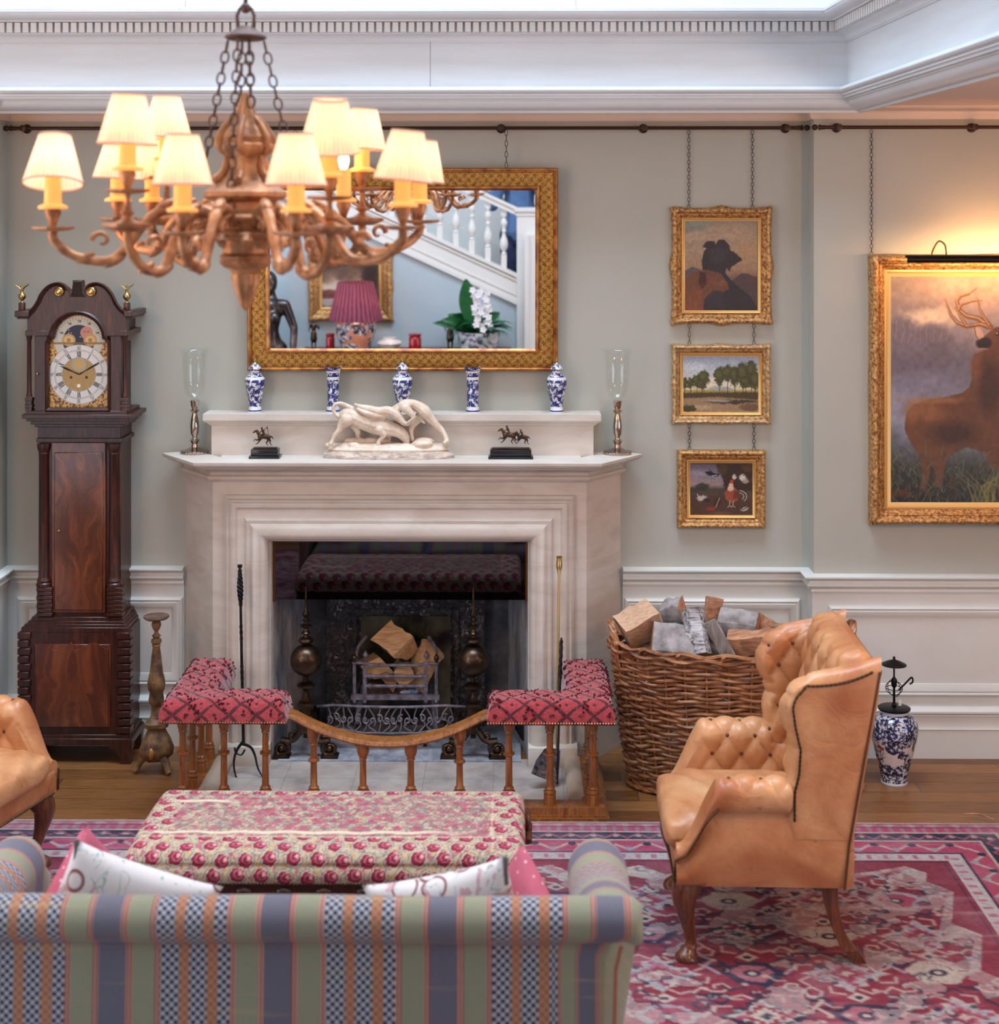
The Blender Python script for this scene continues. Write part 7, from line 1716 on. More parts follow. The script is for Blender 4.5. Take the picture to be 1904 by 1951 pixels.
# ============================================================ SOFA
n = NT('striped_check_weave'); at = n.attr('suv'); u, v, w = n.sep(at)
P_ = ((u+.857+4.0)/.40).frac()
cs = .0105; chk = ((u/cs).floor()+(v/cs).floor()) % 2 if False else n.math('MODULO', ((u+10)/cs).floor()+((v+10)/cs).floor(), 2.0)
nv_, or_, rl, sg, bg = 'n', 'o', 'r', 's', 'b'
stops = [(0, nv_), (.115, or_), (.175, nv_), (.28, or_), (.345, nv_), (.42, rl), (.455, sg), (.59, rl), (.625, bg), (.79, rl), (.83, sg), (.965, rl)]
CA = {'n': srgb(32, 38, 78), 'o': srgb(174, 96, 60), 'r': srgb(132, 50, 54), 's': srgb(138, 141, 116), 'b': srgb(82, 84, 104)}
CB = {'n': srgb(178, 182, 186), 'o': srgb(170, 136, 108), 'r': srgb(206, 156, 138), 's': srgb(150, 153, 128), 'b': srgb(122, 122, 134)}
ra = n.ramp(P_, [(p, CA[k]) for p, k in stops], 'CONSTANT'); rb = n.ramp(P_, [(p, CB[k]) for p, k in stops], 'CONSTANT')
msk = n.ramp(P_, [(p, {'n': 1, 'o': 1, 'r': .5, 's': 0, 'b': .25}[k]) for p, k in stops], 'CONSTANT')
fc = n.math('MODULO', ((u+10)/.0036).floor()+((v+10)/.0036).floor(), 2.0); lines = ((u*(1/.0075)).frac() > .5)
isr = n.ramp(P_, [(p, 1 if k == 'r' else 0) for p, k in stops], 'CONSTANT'); isb = n.ramp(P_, [(p, 1 if k in 'bs' else 0) for p, k in stops], 'CONSTANT')
sel = chk*(1-isr)*(1-isb)+lines*isr+fc*isb*.8
base = n.mix(sel, ra, rb); th_ = n.noise(n.mapping(at, (300, 60, 1)), 1, 3); th2 = n.noise(n.mapping(at, (2, 40, 1)), 1, 3)
base = n.mix(n.ramp(th2, [(.62, 0), (.75, .35)]), base, srgb(206, 178, 120)); base = n.mix(th_*.3, base, srgb(90, 86, 80)); n.bump(th_+fc*.3, .0015, .6)
M['stripe'] = n.done(base, .9, sheen=.15)
def suv_obj(name, P, UV, mat, parent, closed_v=False, cap=False):
    n_, m_ = len(P), len(P[0]); me = bpy.data.meshes.new(name); vs_ = [tuple(p) for r in P for p in r]; fs = []
    for i in range(n_-1):
        for j in range(m_ if closed_v else m_-1): k = (j+1) % m_; fs.append((i*m_+j, i*m_+k, (i+1)*m_+k, (i+1)*m_+j))
    if cap: fs.append(tuple(range(m_-1, -1, -1))); fs.append(tuple((n_-1)*m_+j for j in range(m_)))
    me.from_pydata(vs_, [], fs); me.update(); b = bmesh.new(); b.from_mesh(me); bmesh.ops.recalc_face_normals(b, faces=b.faces); b.to_mesh(me); b.free()
    me.polygons.foreach_set('use_smooth', np.ones(len(me.polygons), bool))
    a = me.attributes.new('suv', 'FLOAT_VECTOR', 'POINT'); a.data.foreach_set('vector', np.array([c for r in UV for c in r], np.float32).ravel())
    return mobj(name, me, mat, parent)
sx0, sx1 = -1.475, .305; so_ = thing('sofa', 'high-backed sofa seen from behind in blue, green and orange striped fabric', 'sofa', ((sx0+sx1)/2, -3.2, RUGZ))
cy_, cz_, rr = -3.58, .818, .052
pf_ = [(-3.610, .13), (-3.605, .3), (-3.600, .5), (-3.592, .65), (-3.586, .73), (-3.586, .757)] + [(cy_-.006+rr*math.cos(a), cz_+rr*math.sin(a)) for a in np.linspace(math.radians(256), math.radians(40), 26)] + [(cy_+.075, .82), (cy_+.095, .76), (cy_+.10, .6), (cy_+.11, .40), (cy_+.11, .13)]
L = [0]
for a, b in zip(pf_, pf_[1:]): L.append(L[-1]+math.dist(a, b))
P = []; UV = []
for i in range(90):
    x = sx0+(sx1-sx0)*i/89; q = min(x-sx0, sx1-x); e = math.sqrt(max(0, 1-(1-min(q/.035, 1))**2)); row = []
    for (y, z) in pf_:
        under = sstep(.80, .74, z); xi = (.085)*under; X = x
        if under > 0: c_ = (sx0+sx1)/2; hw_ = (sx1-sx0)/2; e2 = max(0, (abs(x-c_)-(hw_-.22))/.22); X = x-math.copysign(xi*e2, x-c_)
        row.append((X, cy_+.03+(y-cy_-.03)*(.75+.25*e), z-(1-e)*.02*(z > .78)+.0015*math.sin(x*9)))
    P.append(row); UV.append([(x, l, 0) for l in L])
suv_obj('back', P, UV, M['stripe'], so_, closed_v=True, cap=True)
for s, xx in ((-1, sx0+.07), (1, sx1-.07)):
    bm = bmesh.new(); tube(bm, [(xx-s*.0, -3.614, .14), (xx, -3.604, .5), (xx+s*.006, -3.594, .7), (xx+s*.02, -3.588, .755)], .005, 6)
    obj('welt', bm, plain('rust_piping', srgb(150, 88, 70), .9), so_)
for s in (-1, 1):
    xc_ = (sx1-.078) if s > 0 else (sx0+.078); P = []; UV = []
    for i in range(46):
        t_ = i/45; y = -3.565+.625*t_; top = .862-.085*sstep(0, .7, t_)-.0*t_; r_ = .082; e = math.sqrt(max(0, 1-max(0, (t_-.86)/.14)**2)); r2 = r_*(.35+.65*e); zc = top-r_
        row = [(xc_+s*(-.055), .35), (xc_+s*(-.07), .5), (xc_+s*(-.078), zc-.05)] + [(xc_+s*(-math.cos(a))*r2, zc+r2*math.sin(a)) for a in np.linspace(.0, PI+.9, 26)] + [(xc_+s*.012, zc-.11), (xc_+s*.0, .45), (xc_+s*.0, .12), (xc_-s*.05, .12)]
        if i == 0: LL = [0]; [LL.append(LL[-1]+math.dist(a, b)) for a, b in zip(row, row[1:])]
        P.append([(a, y, b) for a, b in row]); UV.append([(y*1.0+.08, l, 0) for l in LL])
    suv_obj('arm', P, UV, M['stripe'], so_, closed_v=True, cap=True)
xl, xr = sx0+.16, sx1-.16
bm = bmesh.new(); bbox_(bm, sx0+.09, sx1-.09, -3.58, -2.96, .10, .30, .02)
me_ = obj('seat_frame', bm, plain('sage_weave', srgb(150, 154, 134), .9), so_)
for k in range(2):
    P = []; UV = []; x0_ = xl+(xr-xl)*k/2; x1_ = xl+(xr-xl)*(k+1)/2
    for i in range(30):
        x = x0_+(x1_-x0_)*i/29; e = (1-abs(-1+2*i/29)**8)**.5 if 0 < i < 29 else .02; row = []
        for j in range(40):
            a = 2*PI*j/40; c, s_ = math.cos(a), math.sin(a); row.append((x, -3.2+.29*math.copysign(abs(c)**.4, c)*(.92+.08*e), .35+.06*math.copysign(abs(s_)**.6, s_)*e))
        P.append(row); UV.append([(x, j*.03, 0) for j in range(40)])
    suv_obj('seat_cushion', P, UV, M['stripe'], so_, closed_v=True, cap=True)
for sx in (sx0+.14, sx1-.14):
    for sy in (-3.54, -3.0): bm = bmesh.new(); tube(bm, [(sx, sy, .11), (sx, sy, .06), (sx, sy, RUGZ)], [.024, .02, .014], 12); obj('leg', bm, M['walnut'], so_)
# scatter cushions
def pillow(label, c, size, T, rz, roll, mat, lean=0, tassels=()):
    t = thing('scatter_cushion', label, 'cushion', tuple(c), group='scatter cushions on the striped sofa')
    Mx = Matrix.Translation(c) @ Euler((0, 0, rz)).to_matrix().to_4x4() @ Euler((lean, 0, 0)).to_matrix().to_4x4() @ Euler((0, roll, 0)).to_matrix().to_4x4()
    bm = bmesh.new(); N = 30; h = size/2
    for sd in (-1, 1):
        P = []
        for i in range(N+1):
            row = []
            for j in range(N+1):
                a = -1+2*i/N; b = -1+2*j/N; th = T*((1-a*a)*(1-b*b))**.42; k = 1-.07*(1-a*a)*abs(b)**2; k2 = 1-.07*(1-b*b)*abs(a)**2
                row.append(Mx @ Vector((a*h*k2, sd*th/2, b*h*k)))
            P.append(row)
        grid(bm, P)
    bmesh.ops.remove_doubles(bm, verts=bm.verts[:], dist=.0004); o = obj('cover', bm, mat, t, 80)
    for (a, b) in tassels:
        bm = bmesh.new(); p = Mx @ Vector((a*h, 0, b*h)); tube(bm, [p, p+Vector((0, 0, -.012)), p+Vector((0, 0, -.02)), p+Vector((0, 0, -.07))], [.006, .008, .006, .010], 8); obj('tassel', bm, plain('grey_tassel', srgb(104, 100, 102), .9), t)
n = NT('floral_embroidered_linen'); v = n.coord(); a = n.noise(v, 9, 2, .5, 1.5); b = n.noise(n.mapping(v, loc=(3, 1, 2)), 11, 2, .5, 1.2)
x, y, z = n.sep(v); rg = n.vor(v, 8.5); sc_ = (n.math('ARCTAN2', z-1.0, x)*9).sin()
k1 = n.ramp(rg, [(.28, 0), (.30, 1), (.335, 1), (.355, 0)]); k2 = n.ramp(a, [(.485, 0), (.495, 1), (.505, 1), (.515, 0)])
base = n.mix(k2*(b > .5), srgb(222, 218, 218), srgb(140, 176, 160)); base = n.mix(k1*.9, base, srgb(128, 44, 44)); base = n.mix(n.ramp(b, [(.60, 0), (.62, .8)]), base, srgb(196, 150, 160))
M['floral'] = n.done(base, .9)
n = NT('dotted_pink_fabric'); v = n.coord(); x, y, z = n.sep(v); g_ = n.vor(v, 42, rnd=.25); M['pinkdot'] = n.done(n.mix(g_ < .17, n.ramp(n.noise(v, 6), [(.3, srgb(186, 88, 112)), (.7, srgb(206, 112, 132))]), srgb(232, 190, 196)), .9)
pillow('white floral cushion with grey tassel at the left end of the sofa', W(226, 1776, CAM.y+3.98), .41, .13, math.radians(12), math.radians(24), M['floral'], .15, ((-1, 1),))
pillow('white cushion with red scalloped flower at the right end of the sofa', W(872, 1796, CAM.y+3.98), .41, .13, math.radians(-12), math.radians(-17), M['floral'], .15, ((1, 1),))
pillow('plain pink dotted cushion behind the left floral cushion', W(155, 1745, CAM.y+4.14), .37, .12, math.radians(66), math.radians(42), M['pinkdot'], .1)
pillow('plain pink dotted cushion leaning against the right sofa arm', W(1012, 1782, CAM.y+4.14), .36, .12, math.radians(-64), math.radians(42), M['pinkdot'], .1)
# ============================================================ THE STAIR SIDE OF THE HALL (seen in the mirror)
yW = -6.93                                     # face of the wall under the stair
pA, pB = MR(745, 468, yW), MR(991, 581, yW); sl_ = (pB.z-pA.z)/(pB.x-pA.x)
zl = lambda x: pA.z+(x-pA.x)*sl_               # underside of the outer string
xN = MR(985, 400, yW).x; xN2 = MR(1020, 400, yW).x; xT = -2.6
bm = bmesh.new(); prism(bm, [(XL2, 0), (xN, 0), (xN, zl(xN)), (xT, zl(xT)), (XL2, zl(xT))], .1, Matrix.Translation((0, yW, 0)) @ XZ)
struct('wall_understair', bm, M['blue'])
dz_ = MR(669, 380, yW).z-zl(MR(669, 380, yW).x)
st_ = thing('staircase', 'white painted staircase with turned balusters, seen in the mirror', 'staircase', ((xN+xT)/2, yW-.4, 0)); st_['kind'] = 'structure'; st_.name = 'trim_13'
for k in ('label', 'category'): del st_[k]
def slab(bm, x0, x1, a, b, y0, y1):
    prism(bm, [(x0, zl(x0)+a), (x1, zl(x1)+a), (x1, zl(x1)+b), (x0, zl(x0)+b)], y1-y0, Matrix.Translation((0, y1, 0)) @ XZ)
bm = bmesh.new(); slab(bm, xT, xN, 0, dz_, yW-.05, yW+.02); slab(bm, xT, xN, -.01, .025, yW-.05, yW+.035); slab(bm, xT, xN, dz_-.05, dz_-.03, yW-.05, yW+.035); slab(bm, xT, xN, dz_-.012, dz_+.02, yW-.07, yW+.05); slab(bm, xT, xN, .07, .085, yW-.05, yW+.028)
obj('outer_string', bm, M['white2'], st_)
hr = MR(880, 362, yW); hz_ = hr.z-zl(hr.x)
bm = bmesh.new(); slab(bm, xT, xN, hz_-.0, hz_+.05, yW-.06, yW+.04); slab(bm, xT, xN, hz_+.05, hz_+.075, yW-.075, yW+.055); obj('handrail', bm, M['white2'], st_)
nb_ = int((xN-xT)/.148)
for k in range(nb_):
    x = xN-.12-.148*k; z0 = zl(x)+dz_; z1 = zl(x)+hz_; h = z1-z0; bm = bmesh.new()
    box(bm, x-.026, x+.026, yW-.036, yW+.016, z0-.03, z0+h*.25)
    lathe(bm, [(.02, h*.25), (.027, h*.27), (.016, h*.29), (.018, h*.31), (.034, h*.36), (.039, h*.42), (.034, h*.49), (.019, h*.56), (.016, h*.62), (.024, h*.64), (.017, h*.66), (.017, h*.70), (.03, h*.745), (.034, h*.78), (.018, h*.85), (.026, h*.88), (.02, h*.90)], 14, (x, yW-.01, z0))
    box(bm, x-.026, x+.026, yW-.036, yW+.016, z0+h*.90, z1+.02); obj('baluster', bm, M['white2'], st_)
zc_ = MR(1000, 396, yW).z; bm = bmesh.new(); box(bm, xN, xN2+.03, yW-.09, yW+.05, 0, zc_-.03); box(bm, xN-.02, xN2+.05, yW-.11, yW+.07, zc_-.03, zc_); box(bm, xN-.01, xN2+.04, yW-.10, yW+.06, zc_-.07, zc_-.055); obj('newel_post', bm, M['white2'], st_)
rise = .36*abs(sl_); zf = zl(xN)+.02
for k in range(7):
    x = xN-.36*k; zt_ = zl(x)+dz_*.55; bm = bmesh.new(); box(bm, x-.37, x, -8.33, yW-.06, zt_-.04, zt_); box(bm, x-.02, x, -8.33, yW-.06, zt_-rise-.02, zt_-.04); obj('stair_tread', bm, M['white2'], st_)
bm = bmesh.new(); slab(bm, xT, xN+.3, dz_*.6, dz_*.6+.2, -8.35, -8.32); slab(bm, xT, xN+.3, dz_+.60, dz_+.64, -8.35, -8.30); slab(bm, xT, xN+.3, dz_+.68, dz_+.70, -8.35, -8.31); obj('wall_string', bm, M['white2'], st_)
bm = bmesh.new(); a = MR(1002, 448, yW+.1); b = MR(1019, 660, yW+.1); box(bm, a.x, b.x+.5, yW+.02, yW+.12, 0, a.z); box(bm, a.x-.01, a.x+.03, yW+.12, yW+.14, 0, a.z+.0); struct('trim_14', bm, M['white2'])
bm = bmesh.new(); box(bm, xN2+.2, XR, yW-.1, yW, 0, 2.2); struct('wall_passage', bm, M['white'])
# console table and its things
yT = -6.60; zT = MR(780, 668, yT).z; T0, T1 = MR(585, 663, yT).x, MR(965, 663, yT).x
tb = thing('console_table', 'dark wooden console table seen in the mirror under the stair', 'table', ((T0+T1)/2, yT, 0))
bm = bmesh.new(); bbox_(bm, T0-.05, T1+.05, yT-.24, yT+.20, zT-.035, zT, .005); obj('table_top', bm, M['mahog'], tb)
bm = bmesh.new(); bbox_(bm, T0, T1, yT-.2, yT+.16, zT-.14, zT-.035, .004); obj('apron', bm, M['mahog'], tb)
for x in (T0+.03, T1-.03):
    for y in (yT-.17, yT+.13): bm = bmesh.new(); tube(bm, [(x, y, zT-.1), (x, y, zT-.3), (x, y, .1), (x, y, 0)], [.03, .024, .018, .022], 12); obj('leg', bm, M['mahog'], tb)
def mz(py, y=yT): return MR(700, py, y).z
c = MR(678, 570, yT); zs0, zs1 = mz(609), mz(538); sc_m = F/14.2
tl = thing('table_lamp', 'table lamp with plum pleated shade and patterned china base, seen in the mirror', 'lamp', (c.x, yT, zT))
bm = bmesh.new(); P = []
R1_, R0_ = (728-628)/2/sc_m, (712-646)/2/sc_m
for j in range(9): t = j/8; r = R1_+(R0_-R1_)*t; P.append([(r*(1+.012*math.cos(60*a))*math.cos(a), r*(1+.012*math.cos(60*a))*math.sin(a), (zs1-zs0)*t) for a in np.linspace(0, 2*PI, 241)[:-1]])
grid(bm, P, closed_v=True); o = obj('lamp_shade', bm, M['pink_shade'], tl); o.matrix_parent_inverse = world_of(tl).inverted() @ Matrix.Translation((c.x, yT, zs0))
hb = zs0-zT; bm = bmesh.new(); lathe(bm, [(0, 0), (.12, 0), (.125, .02), (.16, hb*.35), (.19, hb*.7), (.18, hb*.9), (.13, hb*1.0), (.05, hb*1.04), (.02, hb*1.1)], 40)
n = NT('imari_lamp'); v = n.coord(); x, y, z = n.sep(v); a2 = n.noise(v, 7, 2, .5, 1.2); a1 = n.noise(v, 26, 3, .7)
base = n.mix(n.ramp(a1, [(.45, 0), (.55, 1)]), srgb(220, 206, 196), srgb(80, 76, 110)); base = n.mix(n.ramp(a2, [(.56, 0), (.58, 1)])*1.0, base, srgb(206, 130, 96)); base = n.mix(n.ramp(a2, [(.44, 0), (.46, 1), (.48, 1), (.5, 0)]), base, srgb(30, 20, 26))
o = obj('china_base', bm, n.done(base, .2, coat=.3)); o.parent = tl
l = bpy.data.lights.new('table_lamp_bulb', 'POINT'); l.energy = 2.5; l.color = (1.0, .66, .36); l.shadow_soft_size = .04; lo = bpy.data.objects.new('table_lamp_bulb', l); COL.objects.link(lo); lo.location = (c.x, yT, (zs0+zs1)/2); attach(lo, tl)
M['ruby'] = plain('ruby_glass', srgb(150, 12, 26), .12, coat=.4)
for a, b, lab in ((621, 638, 'dark red glass jar beside the table lamp in the mirror'), (779, 803, 'dark red glass jar right of the tureen in the mirror')):
    p0, p1 = MR(a, 650, yT), MR(b, 650, yT); r = (p1.x-p0.x)/2; h = mz(634)-zT; bm = bmesh.new(); lathe(bm, [(0, 0), (r*.9, 0), (r, .01), (r, h*.7), (r*.85, h*.78), (r, h*.86), (r, h*.95), (0, h)], 24, ((p0.x+p1.x)/2, yT, zT)); tag(obj('red_glass_jar', bm, M['ruby']), lab, 'jar', 'red glass jars on the console')
p = MR(742, 650, yT); h = mz(643)-zT; bm = bmesh.new(); lathe(bm, [(0, 0), (.05, 0), (.06, .01), (.10, h*.4), (.115, h*.6), (.10, h*.75), (.06, h*.85), (.062, h), (.05, h), (0, h*.9)], 28, (p.x, yT, zT)); tag(obj('china_tureen', bm, plain('pale_china', srgb(232, 220, 214), .25, c2=srgb(210, 186, 176), sc=20)), 'squat pale china jar between the lamp and red jar in the mirror', 'jar')
p = MR(766, 660, yT); bm = bmesh.new(); lathe(bm, [(0, 0), (.05, 0), (.055, .02), (.03, .026), (0, .026)], 20, (p.x, yT+.1, zT)); tag(obj('small_dish', bm, M['mahog']), 'small dark dish in front of the tureen in the mirror', 'dish')
def figure(name, label, x, y, z, H, mat, cat='statuette', arm=1, vox=.006):
    k = H/1.7; q = lambda a, b, c: (x+a*k, y+b*k, z+c*k); r = lambda *v: [w*k for w in v]
    pr = [('e', q(0, 0, 1.60), tuple(r(.085, .095, .12))), ('c', [q(0, 0, 1.5), q(0, 0, 1.42)], r(.055, .065)), ('c', [q(0, 0, 1.36), q(0, .01, 1.2), q(0, 0, 1.05), q(0, 0, .92)], r(.14, .135, .11, .15)), ('c', [q(-.16, 0, 1.38), q(.16, 0, 1.38)], r(.075, .075))]
    for s in (-1, 1): pr.append(('c', [q(s*.085, 0, .92), q(s*.10, .02, .5), q(s*.09, -.02, .1)], r(.1, .065, .045))); pr.append(('c', [q(s*.09, -.02, .05), q(s*.10, .14, .03)], r(.045, .03)))
    pr.append(('c', [q(.19, 0, 1.38), q(.30, .02, 1.15), q(.34*arm, .12, 1.15+.25*arm)], r(.05, .042, .03))); pr.append(('c', [q(-.19, 0, 1.38), q(-.26, .02, 1.12), q(-.22, .12, .95)], r(.05, .042, .03)))
    pr.append(('c', [q(0, 0, .92), q(0, 0, .6)], r(.16, .21))); pr.append(('e', q(0, 0, .012/k), tuple(r(.2, .18, .03))))
    o = blob(name, pr, mat, None, vox, it=1); tag(o, label, cat, 'bronze figures on the console'); return o
for px, p_t, lab, am in ((598, 611, 'small dark bronze figure with raised arm left of the table lamp', 1), (858, 604, 'small dark bronze figure beside the orchid pot in the mirror', .6)):
    p = MR(px, 640, yT-.08); figure('bronze_figure', lab, p.x, yT-.08, zT, mz(p_t)-zT, M['bronze'], arm=am)
# life-size bronze nude standing left of the console
yS = -6.55; ps = MR(524, 520, yS); zh = ps.z; k = .87
q = lambda a, b, c: (ps.x-.05+a*k, yS+b*k, zh-(1.70-c)*k*.98)
pr = [('e', q(0, 0, 1.60), (.072, .088, .108)), ('e', q(0, .05, 1.54), (.045, .05, .05)), ('c', [q(0, -.01, 1.5), q(.02, 0, 1.40)], [.048, .058]),
      ('c', [q(.0, 0, 1.33), q(.0, .01, 1.2), q(0, .01, 1.08), q(.0, 0, .92), q(0, 0, .86)], [.112, .105, .085, .125, .13]), ('c', [q(-.13, 0, 1.36), q(.13, 0, 1.36)], [.056, .056]),
      ('e', q(-.062, .11, 1.24), (.05, .05, .052)), ('e', q(.062, .11, 1.24), (.05, .05, .052)),
      ('c', [q(.16, 0, 1.36), q(.235, -.02, 1.15), q(.25, .0, 1.08), q(.245, .06, .86), q(.24, .1, .76)], [.05, .04, .036, .032, .026]), ('c', [q(-.16, 0, 1.36), q(-.22, -.03, 1.12), q(-.24, .05, .86), q(-.22, .1, .76)], [.05, .04, .032, .026]),
      ('c', [q(-.075, 0, .88), q(-.08, .03, .48), q(-.08, -.01, .1)], [.1, .06, .038]), ('c', [q(.075, 0, .88), q(.10, .06, .5), q(.1, .02, .1)], [.1, .06, .038]), ('c', [q(-.08, 0, .06), q(-.08, .16, .03)], [.042, .028]), ('c', [q(.1, .03, .06), q(.12, .19, .03)], [.042, .028]), ('e', q(.0, .03, .015), (.24, .24, .03))]
zmin = min(q(0, 0, 0)[2], .3); o = blob('bronze_statue', pr, plain('patinated_bronze', srgb(98, 92, 92), .28, .9, c2=srgb(66, 58, 56), sc=10), None, .012, it=2); tag(o, 'dark bronze standing nude statue at the left edge of the mirror', 'statue')
if q(0, 0, 0)[2] > .02: bm = bmesh.new(); box(bm, ps.x-.3, ps.x+.2, yS-.22, yS+.25, 0, q(0, 0, 0)[2]-.012); tag(obj('statue_plinth', bm, M['ebony']), 'low black plinth under the bronze nude statue', 'plinth')
# orchids and ferns in a blue and white planter
p0, p1 = MR(872, 640, yT), MR(953, 640, yT); cx_ = (p0.x+p1.x)/2; R_p = (p1.x-p0.x)/2; zp = mz(630)
pt = thing('orchid_planter', 'white orchids with ferns in a blue and white china planter', 'potted plant', (cx_, yT, zT))
bm = bmesh.new(); hp = zp-zT; lathe(bm, [(0, 0), (R_p*.85, 0), (R_p*.95, hp*.3), (R_p, hp*.8), (R_p*1.03, hp), (R_p*.93, hp), (R_p*.9, hp*.8), (0, hp*.8)], 40); o = obj('china_pot', bm, porcelain('floral_pot', 14, blue=srgb(60, 66, 92), wt=srgb(196, 196, 204))); o.parent = pt
M['leafA'] = plain('broad_leaf', srgb(38, 108, 58), .35, c2=srgb(26, 84, 46), sc=9); M['leafB'] = plain('fern_leaf', srgb(54, 142, 98), .5, c2=srgb(34, 104, 70), sc=20)
rr = random.Random(3)
def leaf(bm, a, dr, up, L, w, bend=.6, n=8):
    d = Vector(dr).normalized(); sd = d.cross(Vector(up)).normalized(); nn = sd.cross(d); pts = []; P = []
    for i in range(n+1):
        t = i/n; c = Vector(a)+d*L*t*(1-.15*bend*t)+Vector((0, 0, -1))*bend*L*t*t*.5; ww = w*math.sin(PI*min(t*.9+.08, 1))**.8
        P.append([c-sd*ww+nn*ww*.3, c, c+sd*ww+nn*ww*.3])
    grid(bm, P)
zc0 = zp-.02
for k in range(20):
    bm = bmesh.new(); a = rr.uniform(-.3, PI+.3) if k % 4 else rr.uniform(PI, 2*PI); el = rr.uniform(.5, 1.35); leaf(bm, (cx_-.06, yT, zc0), (-abs(math.cos(a)) if k < 10 else math.cos(a), .5*math.sin(a), el), (0, 1, .2), rr.uniform(.28, .46), rr.uniform(.035, .062), rr.uniform(.3, .9)); obj('broad_leaf', bm, M['leafA'], pt, 80)
bm = bmesh.new(); leaf(bm, (cx_-.07, yT+.08, zc0+.1), (-.1, .1, 1), (0, 1, 0), .42, .085, .05, 12); obj('broad_leaf', bm, M['leafA'], pt, 80)
for k in range(34):
    bm = bmesh.new(); a = 2*PI*k/34; el = rr.uniform(.15, 1.2); d = Vector((math.cos(a), .7*math.sin(a), el)); L = rr.uniform(.28, .44); prev = None
    for i in range(14):
        t = (i+1)/14; c = Vector((cx_+.03, yT, zc0))+d.normalized()*L*t+Vector((0, 0, -1))*L*.55*t*t; sd = d.cross(Vector((0, 0, 1))).normalized()
        for s in (-1, 1): leaf(bm, c, sd*s+d*.4, (0, 0, 1), .075*math.sin(PI*min(.15+t*.85, 1)), .012, .3, 3)
    obj('fern_frond', bm, M['leafB'], pt, 80)
M['petal'] = plain('white_petal', srgb(244, 242, 246), .5)
zt_o = mz(545)
for k in range(26):
    t = k/26; cxo = cx_+.015+.065*math.sin(k*1.7)+.03*(1-t); zo = zp+.04+(zt_o-zp-.04)*t; bm = bmesh.new(); yo = yT+.16+.04*math.cos(k*2.3)
    for j in range(5): a = 2*PI*j/5+k; leaf(bm, (cxo, yo, zo), (math.cos(a), .25, math.sin(a)), (0, 1, 0), .036, .014, .1, 4)
    bmesh.ops.create_icosphere(bm, subdivisions=1, radius=.008, matrix=Matrix.Translation((cxo, yo+.01, zo))); obj('orchid_flower', bm, M['petal'], pt, 80)
for s in (-1, 1): bm = bmesh.new(); tube(bm, spline([(cx_, yT, zc0), (cx_+s*.05, yT+.08, zp+.2), (cx_+s*.03, yT+.14, zt_o-.02)], 6), .004, 6); obj('flower_stem', bm, M['leafA'], pt)
# painting over the console
def p_fire(c):
    c.grad([(0, (70, 52, 44)), (30, (120, 92, 76)), (55, (176, 142, 118)), (75, (70, 56, 50)), (100, (60, 50, 46))])
    f = fbm(c.X*.05, c.Y*.07, 4, 3); c.a *= (.55+.8*f)[..., None]; c.ell(30, 55, 34, 12, (206, 190, 176), .8, .8, 10, .08); c.ell(20, 82, 26, 10, (190, 180, 172), .8, .6, 8, .1)
    c.poly([(0, 60), (40, 62), (46, 76), (0, 78)], (104, 44, 34), 2, .8, 4, .1); c.ell(100, 40, 18, 40, (34, 26, 24), .8, .6, 8); c.line([(10, 14), (60, 4), (110, 18)], 5, (44, 32, 28), .7, 3)
a_, b_ = MR(588, 612, yW+.03), MR(748, 477, yW+.03); a2_, b2_ = MR(613, 590, yW+.03), MR(724, 497, yW+.03)
t = thing('framed_painting', 'gilt-framed dark landscape painting on the blue wall, seen in the mirror', 'painting', ((a_.x+b_.x)/2, yW, a_.z))
Fy = Matrix.Translation((0, 2*yW, 0)) @ Matrix.Diagonal((1, -1, 1, 1))
n0 = set(bpy.data.objects); ww = (a2_.x-a_.x)*.86
ornate(t, a_.x, b_.x, a_.z, b_.z, yW, ww, .06, M['giltc'], .012, .008, 2); bm = bmesh.new(); rect_frame(bm, a_.x+ww, b_.x-ww, a_.z+ww, b_.z-ww, yW, [(0, .01), (0, .022), (.012, .02), (.022, .014), (.022, .006)]); obj('gilt_slip', bm, M['gilts'], t)
canvas(t, a2_.x-.006, b2_.x+.006, a2_.z-.006, b2_.z+.006, yW-.012, 0, 120, 0, 100, 130, 110, p_fire); bm = bmesh.new(); box(bm, a_.x+.01, b_.x-.01, yW-.009, yW-.001, a_.z+.01, b_.z-.01); obj('backing_board', bm, M['mahog'], t)
for o in set(bpy.data.objects)-n0: o.matrix_parent_inverse = o.matrix_parent_inverse @ Fy
t2 = thing('picture_light', 'slim metal picture light above the painting seen in the mirror', 'picture light', MR(660, 492, yW+.14)); pa_, pb_ = MR(640, 493, yW+.14), MR(708, 493, yW+.14)
bm = bmesh.new(); tube(bm, [(pa_.x, yW+.14, pa_.z), (pb_.x, yW+.14, pa_.z)], .018, 12); obj('lamp_bar', bm, M['bronze'], t2)
bm = bmesh.new(); xm = (pa_.x+pb_.x)/2; tube(bm, [(xm, yW+.14, pa_.z), (xm, yW+.11, pa_.z+.07), (xm, yW+.04, pa_.z+.03)], .005, 6); obj('arm', bm, M['brass'], t2)
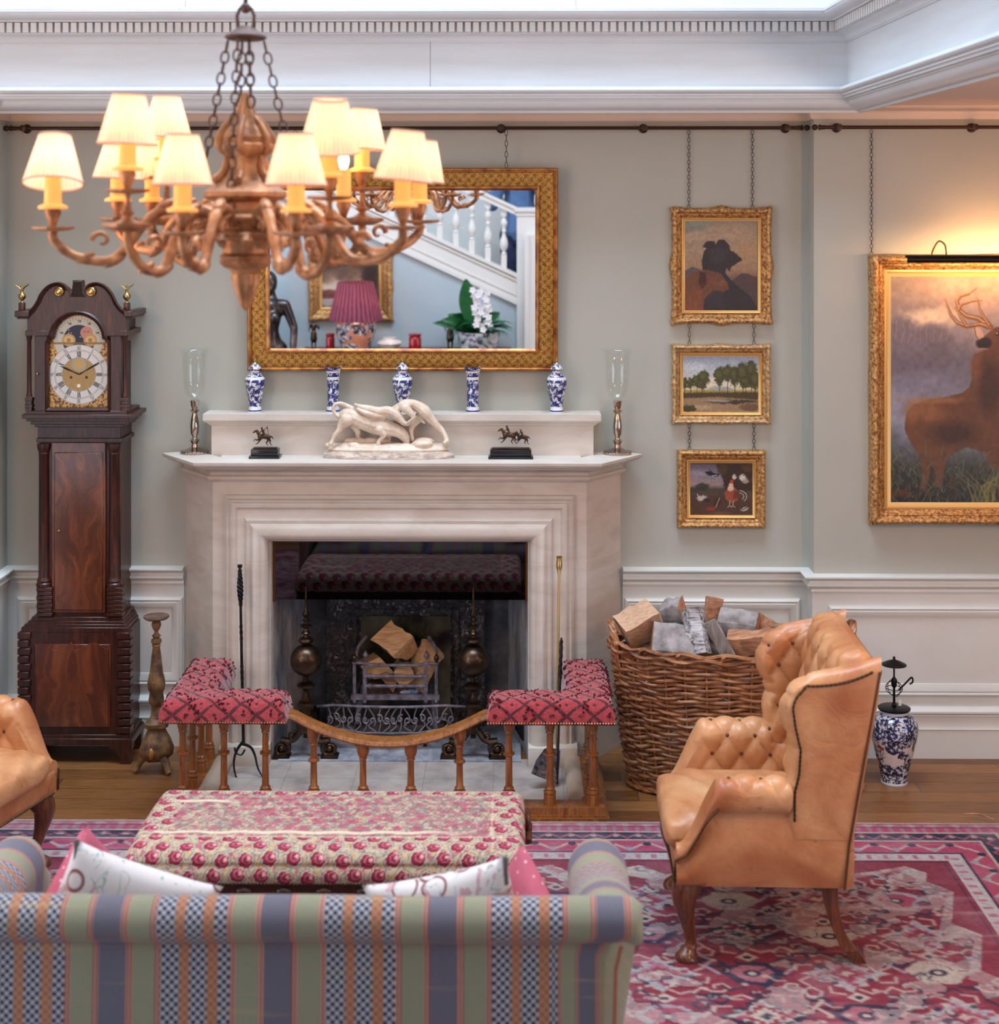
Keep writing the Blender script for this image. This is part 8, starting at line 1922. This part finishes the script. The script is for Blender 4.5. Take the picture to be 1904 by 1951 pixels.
# the photographer, standing on the stair with a camera
PX, PY = MR(990, 392, -7.62).x, -7.62; E = 2.66; fz_ = E-1.60
q = lambda a, b, c: (PX+a, PY+b, fz_+c)
pe = thing('person', 'person in blue shirt and jeans on the stair, seen in the mirror', 'person', (PX, PY, fz_))
pr = [('e', q(0, 0, 1.62), (.078, .098, .12)), ('e', q(0, .06, 1.56), (.05, .05, .06)), ('e', q(0, .10, 1.60), (.012, .02, .022)), ('c', [q(0, -.01, 1.5), q(0, -.01, 1.42)], [.055, .062]), ('c', [q(0, 0, 1.38), q(0, 0, 1.15), q(0, 0, .95)], [.13, .12, .14]), ('c', [q(-.16, 0, 1.40), q(.16, 0, 1.40)], [.06, .06])]
for s in (-1, 1):
    pr += [('e', q(s*.078, 0, 1.61), (.012, .02, .032)), ('c', [q(s*.19, 0, 1.39), q(s*.25, .06, 1.18), q(s*.24, .10, 1.16), q(s*.10, .22, 1.50)], [.05, .042, .04, .03]), ('c', [q(s*.10, .22, 1.50), q(s*.075, .24, 1.55)], [.028, .03]),
           ('c', [q(s*.09, 0, .92), q(s*.10, .03, .5), q(s*.10, -.01, .08)], [.095, .06, .04]), ('c', [q(s*.10, -.02, .04), q(s*.11, .17, .03)], [.045, .03])]
    for f_ in range(4): pr.append(('c', [q(s*.08, .235, 1.585-.018*f_), q(s*.055, .262, 1.588-.018*f_), q(s*.03, .258, 1.585-.018*f_)], [.0095, .009, .0075]))
    pr.append(('c', [q(s*.08, .235, 1.53), q(s*.05, .225, 1.51)], [.011, .009]))
blob('body', pr, plain('skin', srgb(206, 160, 136), .55), pe, .0065, it=1)
blob('blue_shirt', [('c', [q(0, 0, 1.38), q(0, 0, 1.2), q(0, 0, 1.02), q(0, 0, .90)], [.155, .15, .155, .17]), ('c', [q(-.16, 0, 1.40), q(.16, 0, 1.40)], [.08, .08])]+[('c', [q(s*.19, 0, 1.39), q(s*.255, .06, 1.18), q(s*.25, .10, 1.17), q(s*.16, .17, 1.36)], [.066, .06, .056, .048]) for s in (-1, 1)], plain('blue_denim_shirt', srgb(98, 128, 172), .85, c2=srgb(80, 110, 156), sc=9), pe, .009, it=1)
blob('jeans', [('c', [q(0, 0, .95), q(0, 0, .86)], [.155, .16])]+[('c', [q(s*.085, 0, .86), q(s*.10, .03, .5), q(s*.10, -.01, .1)], [.115, .082, .068]) for s in (-1, 1)], plain('dark_denim', srgb(52, 62, 96), .9, c2=srgb(38, 46, 76), sc=14), pe, .01, it=1)
blob('hair', [('e', q(0, -.015, 1.665), (.085, .1, .095)), ('e', q(0, -.05, 1.6), (.075, .06, .09))], plain('brown_hair', srgb(58, 40, 28), .7), pe, .008, it=1)
for s in (-1, 1): bm = bmesh.new(); lathe(bm, [(0, 0), (.055, 0), (.055, .02), (.04, .05), (.02, .06), (0, .06)], 20, q(s*.105, .07, 0), sy=2.0); obj('shoe', bm, M['black_metal'], pe)
cm = thing('hand_held_camera', 'black camera held up by the person on the stair', 'camera', (PX, PY+.25, E-.02)); bm = bmesh.new()
bbox_(bm, PX-.065, PX+.065, PY+.205, PY+.25, E-.07, E+.02, .008); obj('camera_body', bm, M['black_metal'], cm); bm = bmesh.new(); lathe(bm, [(0, 0), (.036, 0), (.036, .06), (.03, .065), (0, .06)], 24, ax=Matrix.Translation((PX, PY+.25, E-.025)) @ Matrix.Rotation(-PI/2, 4, 'X')); obj('lens', bm, M['black_metal'], cm)
